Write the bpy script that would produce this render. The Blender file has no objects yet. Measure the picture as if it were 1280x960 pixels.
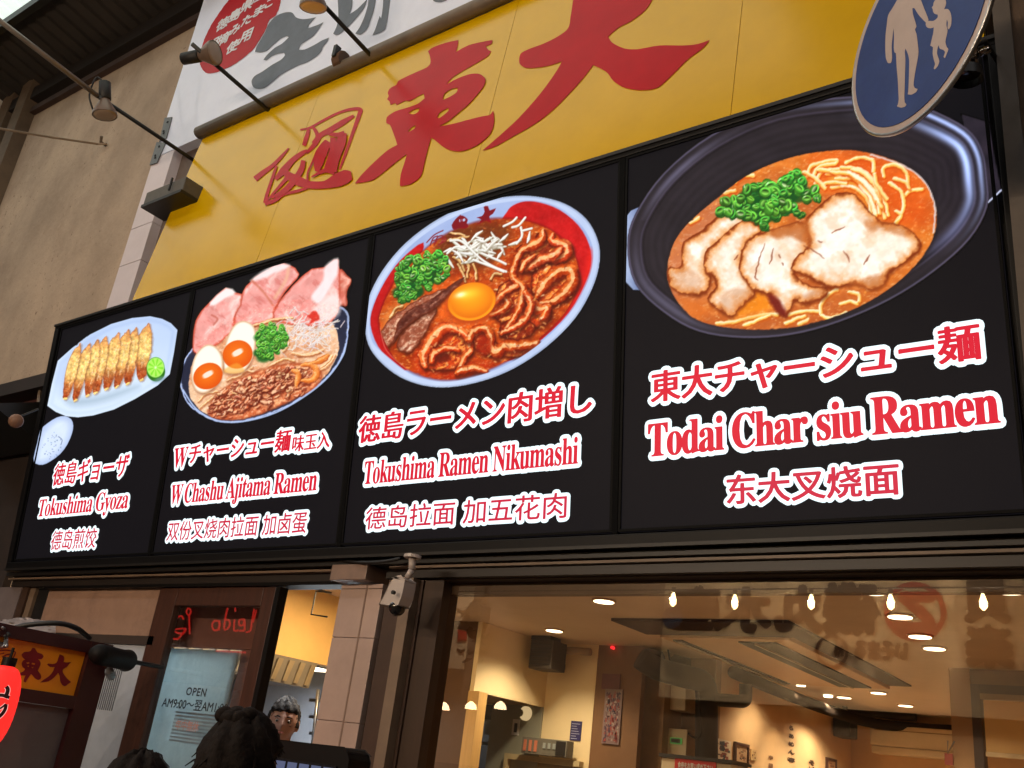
import bpy, bmesh, math, random
import numpy as np
from mathutils import Vector, Matrix
from mathutils.geometry import tessellate_polygon
random.seed(4)
SC = bpy.context.scene
COL = SC.collection

# ------------------------------------------------------------------ camera
FPX = 1198.0
def _u(v):
    v = np.array(v, float); return v/np.linalg.norm(v)
_dh = _u([-1688, 272, FPX]); _dv = _u([381, -2914, FPX])
_dv = _u(_dv-_dh*np.dot(_dv, _dh))
RX = -_dh; RZ = _dv; RY = np.cross(RZ, RX)
ROT = np.array([RX, RY, RZ])
CAM = np.array([0., -3., 1.55])
cd = bpy.data.cameras.new('camera'); cam = bpy.data.objects.new('camera', cd); COL.objects.link(cam)
cd.sensor_fit = 'HORIZONTAL'; cd.sensor_width = 36.0; cd.lens = 36.0*FPX/1280.0
cd.clip_start = 0.02; cd.clip_end = 500
_m = np.column_stack([ROT[:, 0], -ROT[:, 1], -ROT[:, 2]])
M4 = Matrix.Identity(4)
for i in range(3):
    for j in range(3): M4[i][j] = _m[i, j]
    M4[i][3] = CAM[i]
cam.matrix_world = M4
SC.camera = cam

# ------------------------------------------------------------------ world: night sky over a covered shopping street
wd = bpy.data.worlds.new('World'); SC.world = wd; wd.use_nodes = True
wn = wd.node_tree; bg = wn.nodes['Background']
sky = wn.nodes.new('ShaderNodeTexSky'); sky.sky_type = 'NISHITA'; sky.sun_disc = False
sky.sun_elevation = math.radians(-4); sky.sun_rotation = math.radians(200)
wn.links.new(sky.outputs[0], bg.inputs[0]); bg.inputs[1].default_value = 0.1
SC.view_settings.view_transform = 'Standard'; SC.view_settings.look = 'None'
SC.view_settings.exposure = 0.0; SC.view_settings.gamma = 1.0

def lamp(name, kind, loc, energy, color, size=.3, rot=None, target=None, spot=None, blend=.6, size_y=None, parent=None):
    l = bpy.data.lights.new(name, kind); l.energy = energy; l.color = color
    if kind == 'AREA':
        l.size = size
        if size_y: l.shape = 'RECTANGLE'; l.size_y = size_y
    else: l.shadow_soft_size = size
    if spot: l.spot_size = math.radians(spot); l.spot_blend = blend
    o = bpy.data.objects.new(name, l); COL.objects.link(o); o.location = loc
    if target is not None:
        o.rotation_euler = (Vector(target)-Vector(loc)).to_track_quat('-Z', 'Y').to_euler()
    elif rot: o.rotation_euler = rot
    return o

# ------------------------------------------------------------------ pixel <-> place helpers
def ray(px, py): return ROT@_u([px-640, py-480, FPX])
def at(px, py, val, ax=1):
    r = ray(px, py); return CAM+r*((val-CAM[ax])/r[ax])
def dist(px, py, d): return CAM+ray(px, py)*d
def proj(P):
    c = (np.asarray(P, float)-CAM)@ROT
    return c[..., :2]/c[..., 2:3]*FPX+np.array([640, 480])
class Plane:
    def __init__(s, O, U, V):
        s.O = np.array(O, float); s.U = _u(U); s.V = _u(V); s.N = np.cross(s.U, s.V)
    def px(s, p):
        r = ray(*p); k = np.dot(s.O-CAM, s.N)/np.dot(r, s.N); q = CAM+r*k-s.O
        return np.array([np.dot(q, s.U), np.dot(q, s.V)])
    def pt(s, u, v, off=0.):
        return s.O+s.U*u+s.V*v+s.N*off
    def pp(s, p, off=0.):
        u, v = s.px(p); return s.pt(u, v, off)

# ------------------------------------------------------------------ materials
def lin(c):
    c = np.asarray(c, float)/255.
    return np.where(c <= .04045, c/12.92, ((c+.055)/1.055)**2.4)
def L4(c): return (*[float(x) for x in lin(c)], 1.)
MATS = {}
def mat(name, col, rough=.6, metal=0., var=.12, scale=6., bump=.0, bscale=40., dirt=0., dcol=(40, 30, 25), spec=.5, stretch=(1, 1, 1), coat=0., speck=0.):
    """col in sRGB 0-255; colour varies a little with noise, optional dirt blotches and bump"""
    if name in MATS: return MATS[name]
    m = bpy.data.materials.new(name); m.use_nodes = True; nt = m.node_tree; N = nt.nodes; Lk = nt.links
    b = N['Principled BSDF']; b.inputs['Roughness'].default_value = rough; b.inputs['Metallic'].default_value = metal
    b.inputs['Specular IOR Level'].default_value = spec
    if coat: b.inputs['Coat Weight'].default_value = coat; b.inputs['Coat Roughness'].default_value = .08
    tc = N.new('ShaderNodeTexCoord'); mp = N.new('ShaderNodeMapping'); mp.inputs['Scale'].default_value = stretch
    Lk.new(tc.outputs['Object'], mp.inputs[0])
    nz = N.new('ShaderNodeTexNoise'); nz.inputs['Scale'].default_value = scale; nz.inputs['Detail'].default_value = 6
    nz.inputs['Roughness'].default_value = .65
    Lk.new(mp.outputs[0], nz.inputs['Vector'])
    r = N.new('ShaderNodeValToRGB'); c = lin(col)
    lo = np.clip(c*(1-var*1.6), 0, 1); hi = np.clip(c*(1+var*1.2), 0, 1)
    r.color_ramp.elements[0].position = .3; r.color_ramp.elements[0].color = (*lo, 1)
    r.color_ramp.elements[1].position = .7; r.color_ramp.elements[1].color = (*hi, 1)
    Lk.new(nz.outputs[0], r.inputs[0]); out = r.outputs[0]
    if dirt:
        n2 = N.new('ShaderNodeTexNoise'); n2.inputs['Scale'].default_value = scale*.45; n2.inputs['Detail'].default_value = 9
        n2.inputs['Roughness'].default_value = .75; Lk.new(mp.outputs[0], n2.inputs['Vector'])
        r2 = N.new('ShaderNodeValToRGB'); r2.color_ramp.elements[0].position = .48; r2.color_ramp.elements[1].position = .72
        r2.color_ramp.elements[1].color = (dirt, dirt, dirt, 1)
        Lk.new(n2.outputs[0], r2.inputs[0])
        mx = N.new('ShaderNodeMix'); mx.data_type = 'RGBA'
        Lk.new(r2.outputs[0], mx.inputs[0]); Lk.new(out, mx.inputs[6]); mx.inputs[7].default_value = L4(dcol); out = mx.outputs[2]
    if speck:
        n4 = N.new('ShaderNodeTexNoise'); n4.inputs['Scale'].default_value = 26; n4.inputs['Detail'].default_value = 3; n4.inputs['Roughness'].default_value = .8
        Lk.new(mp.outputs[0], n4.inputs['Vector'])
        n5 = N.new('ShaderNodeTexNoise'); n5.inputs['Scale'].default_value = 1.1; n5.inputs['Detail'].default_value = 3; Lk.new(mp.outputs[0], n5.inputs['Vector'])
        ad = N.new('ShaderNodeMath'); ad.operation = 'MULTIPLY_ADD'; ad.inputs[1].default_value = .22; Lk.new(n5.outputs[0], ad.inputs[0]); Lk.new(n4.outputs[0], ad.inputs[2])
        r4 = N.new('ShaderNodeValToRGB'); r4.color_ramp.elements[0].position = .74; r4.color_ramp.elements[1].position = .80; r4.color_ramp.elements[1].color = (speck, speck, speck, 1)
        Lk.new(ad.outputs[0], r4.inputs[0]); mx4 = N.new('ShaderNodeMix'); mx4.data_type = 'RGBA'
        Lk.new(r4.outputs[0], mx4.inputs[0]); Lk.new(out, mx4.inputs[6]); mx4.inputs[7].default_value = L4(dcol); out = mx4.outputs[2]
    Lk.new(out, b.inputs['Base Color'])
    if bump:
        n3 = N.new('ShaderNodeTexNoise'); n3.inputs['Scale'].default_value = bscale; n3.inputs['Detail'].default_value = 5
        Lk.new(mp.outputs[0], n3.inputs['Vector'])
        bp = N.new('ShaderNodeBump'); bp.inputs['Strength'].default_value = bump; bp.inputs['Distance'].default_value = .01
        Lk.new(n3.outputs[0], bp.inputs['Height']); Lk.new(bp.outputs[0], b.inputs['Normal'])
    MATS[name] = m; return m
def emit(name, col, strength=1., base=(20, 20, 20), rough=.4):
    if name in MATS: return MATS[name]
    m = bpy.data.materials.new(name); m.use_nodes = True; b = m.node_tree.nodes['Principled BSDF']
    b.inputs['Base Color'].default_value = L4(base); b.inputs['Roughness'].default_value = rough; b.inputs['Specular IOR Level'].default_value = .12
    b.inputs['Emission Color'].default_value = L4(col); b.inputs['Emission Strength'].default_value = strength
    MATS[name] = m; return m
def glass(name, tint=(235, 240, 238), refl=1.0, rough=.0, haze=0., hcol=(120, 110, 100)):
    if name in MATS: return MATS[name]
    m = bpy.data.materials.new(name); m.use_nodes = True; nt = m.node_tree; N = nt.nodes; Lk = nt.links
    N.remove(N['Principled BSDF']); o = N['Material Output']
    t = N.new('ShaderNodeBsdfTransparent'); t.inputs[0].default_value = L4(tint)
    g = N.new('ShaderNodeBsdfGlossy'); g.inputs['Roughness'].default_value = rough
    fr = N.new('ShaderNodeFresnel'); fr.inputs[0].default_value = 1.5
    mu = N.new('ShaderNodeMath'); mu.operation = 'MULTIPLY'; mu.inputs[1].default_value = 1.8*refl; mu.use_clamp = True
    Lk.new(fr.outputs[0], mu.inputs[0])
    mx = N.new('ShaderNodeMixShader'); Lk.new(mu.outputs[0], mx.inputs[0]); Lk.new(t.outputs[0], mx.inputs[1]); Lk.new(g.outputs[0], mx.inputs[2])
    last = mx.outputs[0]
    if haze:
        d = N.new('ShaderNodeBsdfTranslucent'); d.inputs[0].default_value = L4(hcol)
        tc = N.new('ShaderNodeTexCoord'); nz = N.new('ShaderNodeTexNoise'); nz.inputs['Scale'].default_value = 3; nz.inputs['Detail'].default_value = 5
        Lk.new(tc.outputs['Object'], nz.inputs['Vector'])
        m2 = N.new('ShaderNodeMath'); m2.operation = 'MULTIPLY'; m2.inputs[1].default_value = haze*2
        Lk.new(nz.outputs[0], m2.inputs[0])
        mx2 = N.new('ShaderNodeMixShader'); Lk.new(m2.outputs[0], mx2.inputs[0]); Lk.new(last, mx2.inputs[1]); Lk.new(d.outputs[0], mx2.inputs[2])
        last = mx2.outputs[0]
    Lk.new(last, o.inputs[0]); MATS[name] = m; return m

# ------------------------------------------------------------------ object helpers
def tag(o, label, cat, group=None):
    o['label'] = label; o['category'] = cat
    if group: o['group'] = group
    return o
def thing(name, label, cat, loc=(0, 0, 0), group=None):
    o = bpy.data.objects.new(name, None); COL.objects.link(o); o.location = [float(x) for x in loc]
    o.empty_display_size = .1
    return tag(o, label, cat, group)
def link(name, me, m, parent=None, smooth=False, label=None):
    if m: me.materials.append(m)
    if smooth: me.polygons.foreach_set('use_smooth', [True]*len(me.polygons))
    o = bpy.data.objects.new(name, me); COL.objects.link(o)
    if parent is not None:
        o.parent = parent; loc = Vector(parent.location); p = parent.parent
        while p is not None: loc += Vector(p.location); p = p.parent
        me.transform(Matrix.Translation(-loc))
    if label: o['label'] = label
    return o
class MB:
    def __init__(s): s.v = []; s.f = []
    def add(s, v, f):
        n = len(s.v); s.v += [tuple(float(x) for x in p) for p in v]; s.f += [tuple(i+n for i in q) for q in f]; return s
    def box(s, a, b):
        (x0, y0, z0), (x1, y1, z1) = a, b
        x0, x1 = sorted((x0, x1)); y0, y1 = sorted((y0, y1)); z0, z1 = sorted((z0, z1))
        return s.add([(x0, y0, z0), (x1, y0, z0), (x1, y1, z0), (x0, y1, z0), (x0, y0, z1), (x1, y0, z1), (x1, y1, z1), (x0, y1, z1)],
            [(0, 3, 2, 1), (4, 5, 6, 7), (0, 1, 5, 4), (1, 2, 6, 5), (2, 3, 7, 6), (3, 0, 4, 7)])
    def pbox(s, P, u0, v0, u1, v1, d0, d1):
        """box in a plane's frame: u,v extents and depth range along its normal"""
        c = [P.pt(u, v, d) for d in (d0, d1) for (u, v) in ((u0, v0), (u1, v0), (u1, v1), (u0, v1))]
        return s.add(c, [(0, 3, 2, 1), (4, 5, 6, 7), (0, 1, 5, 4), (1, 2, 6, 5), (2, 3, 7, 6), (3, 0, 4, 7)])
    def tube(s, pts, r, n=10, cap=True):
        pts = [Vector([float(x) for x in p]) for p in pts]; k = len(pts)
        rs = r if isinstance(r, (list, tuple)) else [r]*k
        V = []; F = []; up = None
        for i, p in enumerate(pts):
            t = (pts[min(i+1, k-1)]-pts[max(i-1, 0)]).normalized()
            if up is None: up = t.orthogonal().normalized()
            up = (up-t*up.dot(t)).normalized(); w = t.cross(up)
            for j in range(n):
                a = 2*math.pi*j/n; V.append(p+(up*math.cos(a)+w*math.sin(a))*rs[i])
        for i in range(k-1):
            for j in range(n):
                j2 = (j+1) % n; F.append((i*n+j, i*n+j2, (i+1)*n+j2, (i+1)*n+j))
        if cap: F.append(tuple(reversed(range(n)))); F.append(tuple((k-1)*n+j for j in range(n)))
        return s.add(V, F)
    def prism(s, pts, d):
        """closed outline (3-D points) extruded by vector d"""
        n = len(pts); P = [Vector([float(x) for x in p]) for p in pts]; d = Vector([float(x) for x in d])
        tr = tessellate_polygon([P]); V = P+[p+d for p in P]
        F = [tuple(t) for t in tr]+[tuple(i+n for i in reversed(t)) for t in tr]
        F += [(i, (i+1) % n, (i+1) % n+n, i+n) for i in range(n)]
        return s.add(V, F)
    def build(s, name, m, parent=None, smooth=False, label=None, fix=True, bevel=0):
        me = bpy.data.meshes.new(name); me.from_pydata(s.v, [], s.f)
        if fix:
            bm = bmesh.new(); bm.from_mesh(me)
            if bevel:
                bmesh.ops.bevel(bm, geom=[e for e in bm.edges], offset=bevel, segments=2, affect='EDGES', profile=.6)
            bmesh.ops.recalc_face_normals(bm, faces=bm.faces); bm.to_mesh(me); bm.free()
        return link(name, me, m, parent, smooth, label)
def struct(o): o['kind'] = 'structure'; return o
def stuff(o): o['kind'] = 'stuff'; return o
def crom(pts, n=6, closed=True):
    P = np.array(pts, float); k = len(P); out = []
    rng = range(k) if closed else range(k-1)
    for i in rng:
        if closed: a, b, c, d = P[(i-1) % k], P[i], P[(i+1) % k], P[(i+2) % k]
        else: a, b, c, d = P[max(i-1, 0)], P[i], P[i+1], P[min(i+2, k-1)]
        for j in range(n):
            t = j/n
            out.append(.5*((2*b)+(-a+c)*t+(2*a-5*b+4*c-d)*t*t+(-a+3*b-3*c+d)*t**3))
    if not closed: out.append(P[-1])
    return np.array(out)
def flat(P, loops, off, name, m, parent, thick=0.0, mirrorY=False):
    """flat cut shapes lying on plane P; loops = list of (outer, holes) in pixel coordinates"""
    mb = MB()
    for outer, holes in loops:
        L = [[Vector(P.pp(p, off)) for p in outer]]+[[Vector(P.pp(p, off)) for p in h] for h in holes]
        tr = tessellate_polygon(L); V = [v for l in L for v in l]
        if mirrorY: V = [Vector((v.x, -v.y, v.z)) for v in V]
        mb.add(V, [tuple(t) for t in tr])
    return mb.build(name, m, parent, fix=False)

def cusp(pts, n=4, lim=.45):
    """closed outline, smooth along its curves but sharp where it turns hard"""
    P = np.array(pts, float); k = len(P); T = np.zeros_like(P)
    for i in range(k):
        a = P[i]-P[i-1]; b = P[(i+1) % k]-P[i]; la, lb = np.linalg.norm(a)+1e-9, np.linalg.norm(b)+1e-9
        if (a/la)@(b/lb) > lim: T[i] = (a/la+b/lb)*min(la, lb)*.5
    out = []
    for i in range(k):
        p0, p1, m0, m1 = P[i], P[(i+1) % k], T[i], T[(i+1) % k]
        for j in range(n):
            t = j/n; out.append((2*t**3-3*t*t+1)*p0+(t**3-2*t*t+t)*m0+(-2*t**3+3*t*t)*p1+(t**3-t*t)*m1)
    return np.array(out)

# ------------------------------------------------------------------ lettering
MB_BOLD = {**{chr(65+i): chr(0x1D400+i) for i in range(26)}, **{chr(97+i): chr(0x1D41A+i) for i in range(26)}}
def bold(s): return ''.join(MB_BOLD.get(c, c) for c in s)
_tc = {}
def glyphs(s, res=3, space=1.0):
    key = (s, res, space)
    if key in _tc: return _tc[key]
    c = bpy.data.curves.new('lettering_source', 'FONT'); c.body = s; c.resolution_u = res; c.space_character = space
    o = bpy.data.objects.new('lettering_source', c); COL.objects.link(o)
    dg = bpy.context.evaluated_depsgraph_get(); dg.update()
    me = o.evaluated_get(dg).to_mesh()
    me.calc_loop_triangles()
    V = np.array([v.co[:2] for v in me.vertices]); T = [tuple(t.vertices) for t in me.loop_triangles]
    # merge coincident vertices so that borders are borders
    cnt = {}
    for t in T:
        for a, b in ((t[0], t[1]), (t[1], t[2]), (t[2], t[0])):
            k = (min(a, b), max(a, b)); cnt[k] = cnt.get(k, 0)+1
    B = [k for k, n in cnt.items() if n == 1]
    o.to_mesh_clear() if False else None
    bpy.data.objects.remove(o); bpy.data.curves.remove(c)
    _tc[key] = (V, T, B); return _tc[key]
def letters(name, s, P, pL, pR, pB, pT, m, parent, off=.004, rx=0., ry=0., res=3, cap=None, back=None, boff=.002, brad=.014, slant=0., space=1., flip=False):
    V, T, B = glyphs(s, res, space)
    x0, x1 = V[:, 0].min(), V[:, 0].max(); y0, y1 = V[:, 1].min(), V[:, 1].max()
    if cap:
        y0 = 0.; y1 = glyphs(cap, res)[0][:, 1].max()
    uL = P.px(pL)[0]; uR = P.px(pR)[0]; vB = P.px(pB)[1]; vT = P.px(pT)[1]
    u = (V[:, 0]-x0)/(x1-x0); u = 1-u if flip else u
    W = np.column_stack([uL+rx+u*(uR-uL-2*rx), vB+ry+(V[:, 1]-y0)/(y1-y0)*(vT-vB-2*ry)])
    W[:, 0] += (W[:, 1]-vB)*slant
    def mesh(a, b, o_, nm, mt):
        mb = MB(); q = lambda x, y: P.pt(x, y, o_)
        mb.add([q(x, y) for x, y in W], T); kk = 0; st = 1.6e-3/max(1, 2*len(B))
        qq = lambda x, y: P.pt(x, y, o_-2e-5-st*kk)
        if a > 0:
            n = 10 if a > .006 else 6
            seen = set()
            for i, j in B:
                d = (W[j]-W[i])/np.array([a, b]); L = math.hypot(*d)
                if L < 1e-9: continue
                d /= L; nn = np.array([-d[1]*a, d[0]*b])
                kk += 1; mb.add([qq(*(W[i]+nn)), qq(*(W[j]+nn)), qq(*(W[j]-nn)), qq(*(W[i]-nn))], [(0, 1, 2, 3)])
                seen.add(i); seen.add(j)
            for i in seen:
                kk += 1; mb.add([qq(W[i][0]+a*math.cos(2*math.pi*k/n), W[i][1]+b*math.sin(2*math.pi*k/n)) for k in range(n)], [tuple(range(n))])
        return mb.build(nm, mt, parent, fix=False)
    o = mesh(rx, ry, off, name, m)
    if back: mesh(brad, brad, boff, 'lettering_outline', back)
    return o
# ================================================================== planes of the front
_s, _c = math.sin(math.radians(6.5)), math.cos(math.radians(6.5))
SG = Plane((0, -.1, 2.3427), (1, 0, 0), (0, -_s, _c))          # face of the black menu sign, leaning out at the top
H_SG = 1.60
_sy, _cy = math.sin(math.radians(6.3)), math.cos(math.radians(6.3))
YL = Plane(SG.pt(0, H_SG+.004, -.012), (1, 0, 0), (0, _sy, _cy))      # yellow board, leaning back
WH = Plane((0, -.14, 0), (1, 0, 0), (0, 0, 1))                # white board
FR = Plane((0, 0, 0), (1, 0, 0), (0, 0, 1))                   # shop front
def X(px, py, y=0.): return float(at(px, py, y)[0])
def Z(px, py, y=0.): return float(at(px, py, y)[2])

# ------------------------------------------------------------------ materials
m_conc = mat('stained_concrete', (178, 158, 138), .9, var=.2, scale=1.1, bump=.5, bscale=30, dirt=.55, dcol=(84, 62, 48), stretch=(1, 1, .7), speck=.75)
m_white = mat('white_board', (226, 232, 255), .38, var=.03, scale=3, dirt=.12, dcol=(150, 140, 135))
m_tile = mat('pale_tile', (176, 152, 140), .4, var=.06, scale=4, dirt=.25, dcol=(110, 85, 70))
m_yel = mat('yellow_film', (216, 172, 0), .2, var=.04, scale=2, dirt=.2, dcol=(170, 128, 6), spec=.42)
m_red = mat('brush_red', (184, 0, 18), .25, var=.06, scale=5, spec=.14)
m_gray = mat('brush_gray', (92, 98, 112), .45, var=.12, scale=8)
m_pipe = mat('painted_pipe', (112, 98, 82), .45, var=.12, scale=9, dirt=.4)
m_black = mat('black_frame', (10, 9, 10), .5, var=.1, scale=6, spec=.2)
m_dark = mat('dark_metal', (20, 18, 17), .5, var=.15, scale=10)
m_steel = mat('brushed_steel', (150, 150, 150), .3, metal=.9, var=.08, scale=12, stretch=(1, 1, 12))
m_wood = mat('brown_door_wood', (66, 36, 24), .45, var=.22, scale=7, stretch=(6, 6, .6), bump=.15)
m_brown = mat('brown_frame', (62, 42, 30), .5, var=.12, scale=6)
m_tan = mat('tan_trim', (118, 98, 80), .5, var=.1, scale=5, dirt=.3)
m_maroon = mat('maroon_lacquer', (52, 18, 20), .4, var=.1, scale=7)
m_beigepanel = mat('beige_panel', (150, 118, 98), .7, var=.1, scale=5, dirt=.5, dcol=(70, 50, 40))
m_frost = mat('frosted_pane', (170, 176, 186), .5, var=.12, scale=3)
m_cream = mat('cream_wall', (238, 214, 164), .6, var=.04, scale=2)
m_warm = mat('warm_plaster', (224, 184, 132), .75, var=.06, scale=2.5, bump=.1)
m_ceil = mat('ceiling_board', (212, 188, 158), .7, var=.04, scale=3)
m_asph = mat('street_paving', (70, 66, 62), .8, var=.2, scale=9)
m_plast = mat('ivory_plastic', (214, 196, 160), .45, var=.04)
m_wires = mat('black_rubber', (20, 18, 18), .6, var=.05)
m_whitep = mat('white_enamel', (225, 222, 214), .35, var=.03)

# ------------------------------------------------------------------ ground
g = MB().box((-40, -30, -.2), (30, .05, 0)).build('street_ground', m_asph); struct(g)
struct(MB().box((-9, .05, -.2), (3, 9, .02)).build('shop_floor', mat('shop_floor_tile', (120, 96, 74), .5, var=.1)))

# ------------------------------------------------------------------ concrete wall to the left and above
t = thing('concrete_wall', 'stained beige concrete wall rising left of the yellow sign', 'wall', (-7, 0, 0))
mb = MB(); mb.box((-8.42, 0, 3.70), (-5.2, .3, 9)); mb.build('wall_face', m_conc, t)
MB().box((-5.2, .012, 2.5), (3, .3, 9)).build('wall_upper', m_conc, t)
t = thing('concrete_column', 'ribbed gray concrete column at the upper left, past the stained wall', 'column', (-8.7, 0, 0))
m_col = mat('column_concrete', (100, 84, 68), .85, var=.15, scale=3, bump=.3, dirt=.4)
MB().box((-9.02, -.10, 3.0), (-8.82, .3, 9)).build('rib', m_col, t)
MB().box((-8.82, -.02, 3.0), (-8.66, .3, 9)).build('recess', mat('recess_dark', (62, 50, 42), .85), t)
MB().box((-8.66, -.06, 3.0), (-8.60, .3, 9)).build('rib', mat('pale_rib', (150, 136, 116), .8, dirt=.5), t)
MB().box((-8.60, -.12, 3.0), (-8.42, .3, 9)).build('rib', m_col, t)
t = thing('neighbour_sign', 'sliver of a yellow sign with white edge beyond the gray column', 'sign', (-9.6, -.1, 6))
MB().box((-10.6, -.2, 5.9), (-9.1, -.05, 7.1)).build('panel', m_yel, t)
MB().box((-9.1, -.22, 5.2), (-9.04, -.05, 7.1)).build('edge_strip', m_whitep, t)
# neighbour's shop front below the concrete
t = thing('neighbour_awning', 'dark fascia and reddish shop front under the concrete wall at the left edge', 'shop front', (-7.5, 0, 2))
MB().box((-12, -.12, 3.60), (-6.04, .2, 3.70)).build('fascia', mat('fascia_dark', (40, 30, 27), .6), t)
MB().box((-12, .02, 3.2), (-6.04, .2, 3.6)).build('header', mat('header_maroon', (74, 38, 36), .7, var=.2, scale=4), t)
MB().box((-12, .05, 0), (-6.3, .2, 3.2)).build('shutter', mat('shutter_dark', (44, 34, 30), .6, var=.2, scale=4), t)
mb = MB(); mb.prism([(-7.0, -.45, 3.33), (-7.0, 0, 3.52), (-7.0, 0, 3.18)], (.84, 0, 0)); mb.build('canopy', m_dark, t)
lp = thing('round_lamp', 'small round beige lamp under the dark neighbour canopy', 'lamp', at(22, 527, -.3))
q = at(22, 527, -.5); mb = MB()
mb.tube([q+[-.03, 0, .01], q+[-.0, -.01, -.0], q+[.03, -.02, -.01]], [.03, .042, .034], 14); mb.build('lamp_shade', mat('lamp_beige', (120, 86, 66), .6), lp, True)
MB().tube([q+[0, 0, .03], q+[-.02, .1, .12]], .006, 6).build('bracket', m_dark, lp)
c = MB().tube(crom([at(53, 478, -.06), at(49, 495, -.07), at(48, 512, -.07), at(40, 530, -.08), at(33, 545, -.08)], 5, False), .014, 6).build('drain_hose', m_pipe)
tag(c, 'thin gray hose hanging beside the lower left of the black sign', 'hose')

# ------------------------------------------------------------------ awning of the arcade, top left
t = thing('arcade_awning', 'dark corrugated awning running along the wall top left with bright outer strip', 'awning', (-8, -1, 7.1))
zc = 7.02
mb = MB(); n = 0; xs = np.arange(-16, -2, .038)
for i, x in enumerate(xs):
    z = zc+.012*math.sin(i*math.pi/2)
    for k, (y, dz) in enumerate([(.02, 0), (-.62, .10)]): mb.v.append((float(x), y, float(z+dz)))
for i in range(len(xs)-1): mb.f.append((2*i, 2*i+2, 2*i+3, 2*i+1))
stuff(mb.build('corrugated_sheet', mat('sheet_dark', (46, 40, 35), .7, var=.15, scale=4), t, fix=False))
mb = MB()
for i, x in enumerate(xs):
    z = zc+.12+.016*math.sin(i*math.pi/2)
    for y, dz in [(-.62, 0), (-2.6, .3)]: mb.v.append((float(x), y, float(z+dz)))
for i in range(len(xs)-1): mb.f.append((2*i, 2*i+2, 2*i+3, 2*i+1))
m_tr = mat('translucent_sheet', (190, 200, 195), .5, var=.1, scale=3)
_b = m_tr.node_tree.nodes['Principled BSDF']; _b.inputs['Emission Color'].default_value = L4((225, 240, 232)); _b.inputs['Emission Strength'].default_value = 1.05  # own glow stands in for light coming through the sheet
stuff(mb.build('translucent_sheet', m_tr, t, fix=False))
MB().box((-16, -.09, 6.83), (-2, 0, 6.96)).build('edge_beam', mat('beam_dark', (30, 24, 22), .7), t)
MB().box((-16, -.05, 6.70), (-2, 0, 6.76)).build('conduit', mat('conduit_brown', (62, 44, 38), .6), t)
MB().box((-16, -.66, zc+.02), (-2, -.6, zc+.10)).build('purlin', m_dark, t)

# ------------------------------------------------------------------ white board with gray brush characters
wx0 = X(195, 190, -.14)
t = thing('white_signboard', 'large white signboard with gray brush characters and red oval above the yellow sign', 'sign', (-4, -.14, 5.2))
zb = Z(215, 186, -.14)
MB().box((wx0, -.14, 5.262), (-.3, -.05, 7.6)).build('board', m_white, t)
for (a, b) in (((206, 148), (213, 172)), ((192, 178), (204, 206))):
    q0 = WH.px(a); q1 = WH.px(b)
PLT = [[(207, 148), (216, 147), (209, 173), (200, 178)], [(197, 178), (208, 179), (197, 204), (188, 207)]]
for pl in PLT:
    mb = MB(); mb.prism([WH.pp(p, .002) for p in pl], WH.N*.006); o = mb.build('mounting_plate', mat('plate_gray', (104, 106, 108), .5, metal=.3), t)
    cx = sum(p[0] for p in pl)/4; cy = sum(p[1] for p in pl)/4
    for dx, dy in ((-1.5, 6), (2.0, -8), (-2.5, 3.5)):
        mb = MB(); q = WH.pp((cx+dx*.6+dy*-.2, cy+dy), .008); mb.tube([q, q+WH.N*.006], .009, 6); mb.build('screw', m_dark, o)
# 生 and 卵 in brush (crop coordinates of a 6.4x enlargement from (300,0))
def cr(pts, s, x0, y0): return [(x0+a/s, y0+b/s) for a, b in pts]
G1 = cr([(122, 415), (135, 375), (200, 265), (240, 180), (300, 125), (370, 100), (420, 103), (450, 140), (500, 155), (560, 150), (610, 140), (590, 160), (555, 200), (545, 228), (600, 210), (640, 195), (672, 178), (640, 225), (590, 290), (540, 325), (490, 360), (475, 400), (520, 398), (600, 360), (660, 325), (716, 303), (700, 335), (665, 380), (655, 410), (620, 450), (540, 500), (470, 525), (400, 560), (330, 600), (270, 650), (200, 705), (150, 712), (110, 700), (95, 650), (120, 610), (180, 575), (260, 520), (330, 480), (362, 445), (355, 425), (310, 432), (260, 450), (215, 485), (190, 480), (215, 445), (280, 385), (340, 350), (392, 300), (375, 292), (330, 310), (260, 370), (220, 408), (165, 422)], 6.4, 300, 0)
G2 = [cr([(780, -60), (905, -60), (898, 60), (880, 115), (940, 75), (1010, 5), (1020, -10), (1000, 60), (930, 150), (870, 215), (800, 275), (770, 285), (748, 270), (775, 215), (790, 130)], 6.4, 300, 0),
      cr([(1035, -60), (1095, -60), (1080, 60), (1045, 170), (1020, 235), (965, 280), (925, 270), (960, 220), (1000, 130), (1025, 40)], 6.4, 300, 0),
      cr([(1150, -60), (1215, -60), (1200, 30), (1185, 140), (1165, 235), (1120, 265), (1062, 285), (1085, 235), (1110, 160), (1120, 130), (1132, 150), (1145, 60)], 6.4, 300, 0)]
for g_ in [G1]+G2+[cr([(385, -30), (500, -30), (505, 5), (460, 20), (400, 12)], 6.4, 480, 0)]: flat(WH, [(cusp(g_, 3), [])], .003, 'gray_brush_stroke', m_gray, t)
OV = cr([(470, -20), (400, 60), (320, 170), (230, 310), (165, 440), (130, 540), (105, 640), (100, 750), (115, 810), (160, 868), (210, 885), (290, 872), (400, 830), (520, 770), (640, 680), (740, 590), (800, 500), (880, 370), (935, 240), (1005, 190), (1050, 90), (1068, 0), (1060, -90), (1000, -190), (900, -260), (760, -240), (600, -150)], 9.6, 240, 0)
ov2 = crom(OV, 5); ov2 = [(p[0]+random.uniform(-.25, .25), p[1]+random.uniform(-.25, .25)) for p in ov2]
flat(WH, [(ov2, [])], .003, 'red_oval', mat('oval_red', (176, 12, 28), .4, spec=.2, var=.08, scale=6), t)
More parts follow.
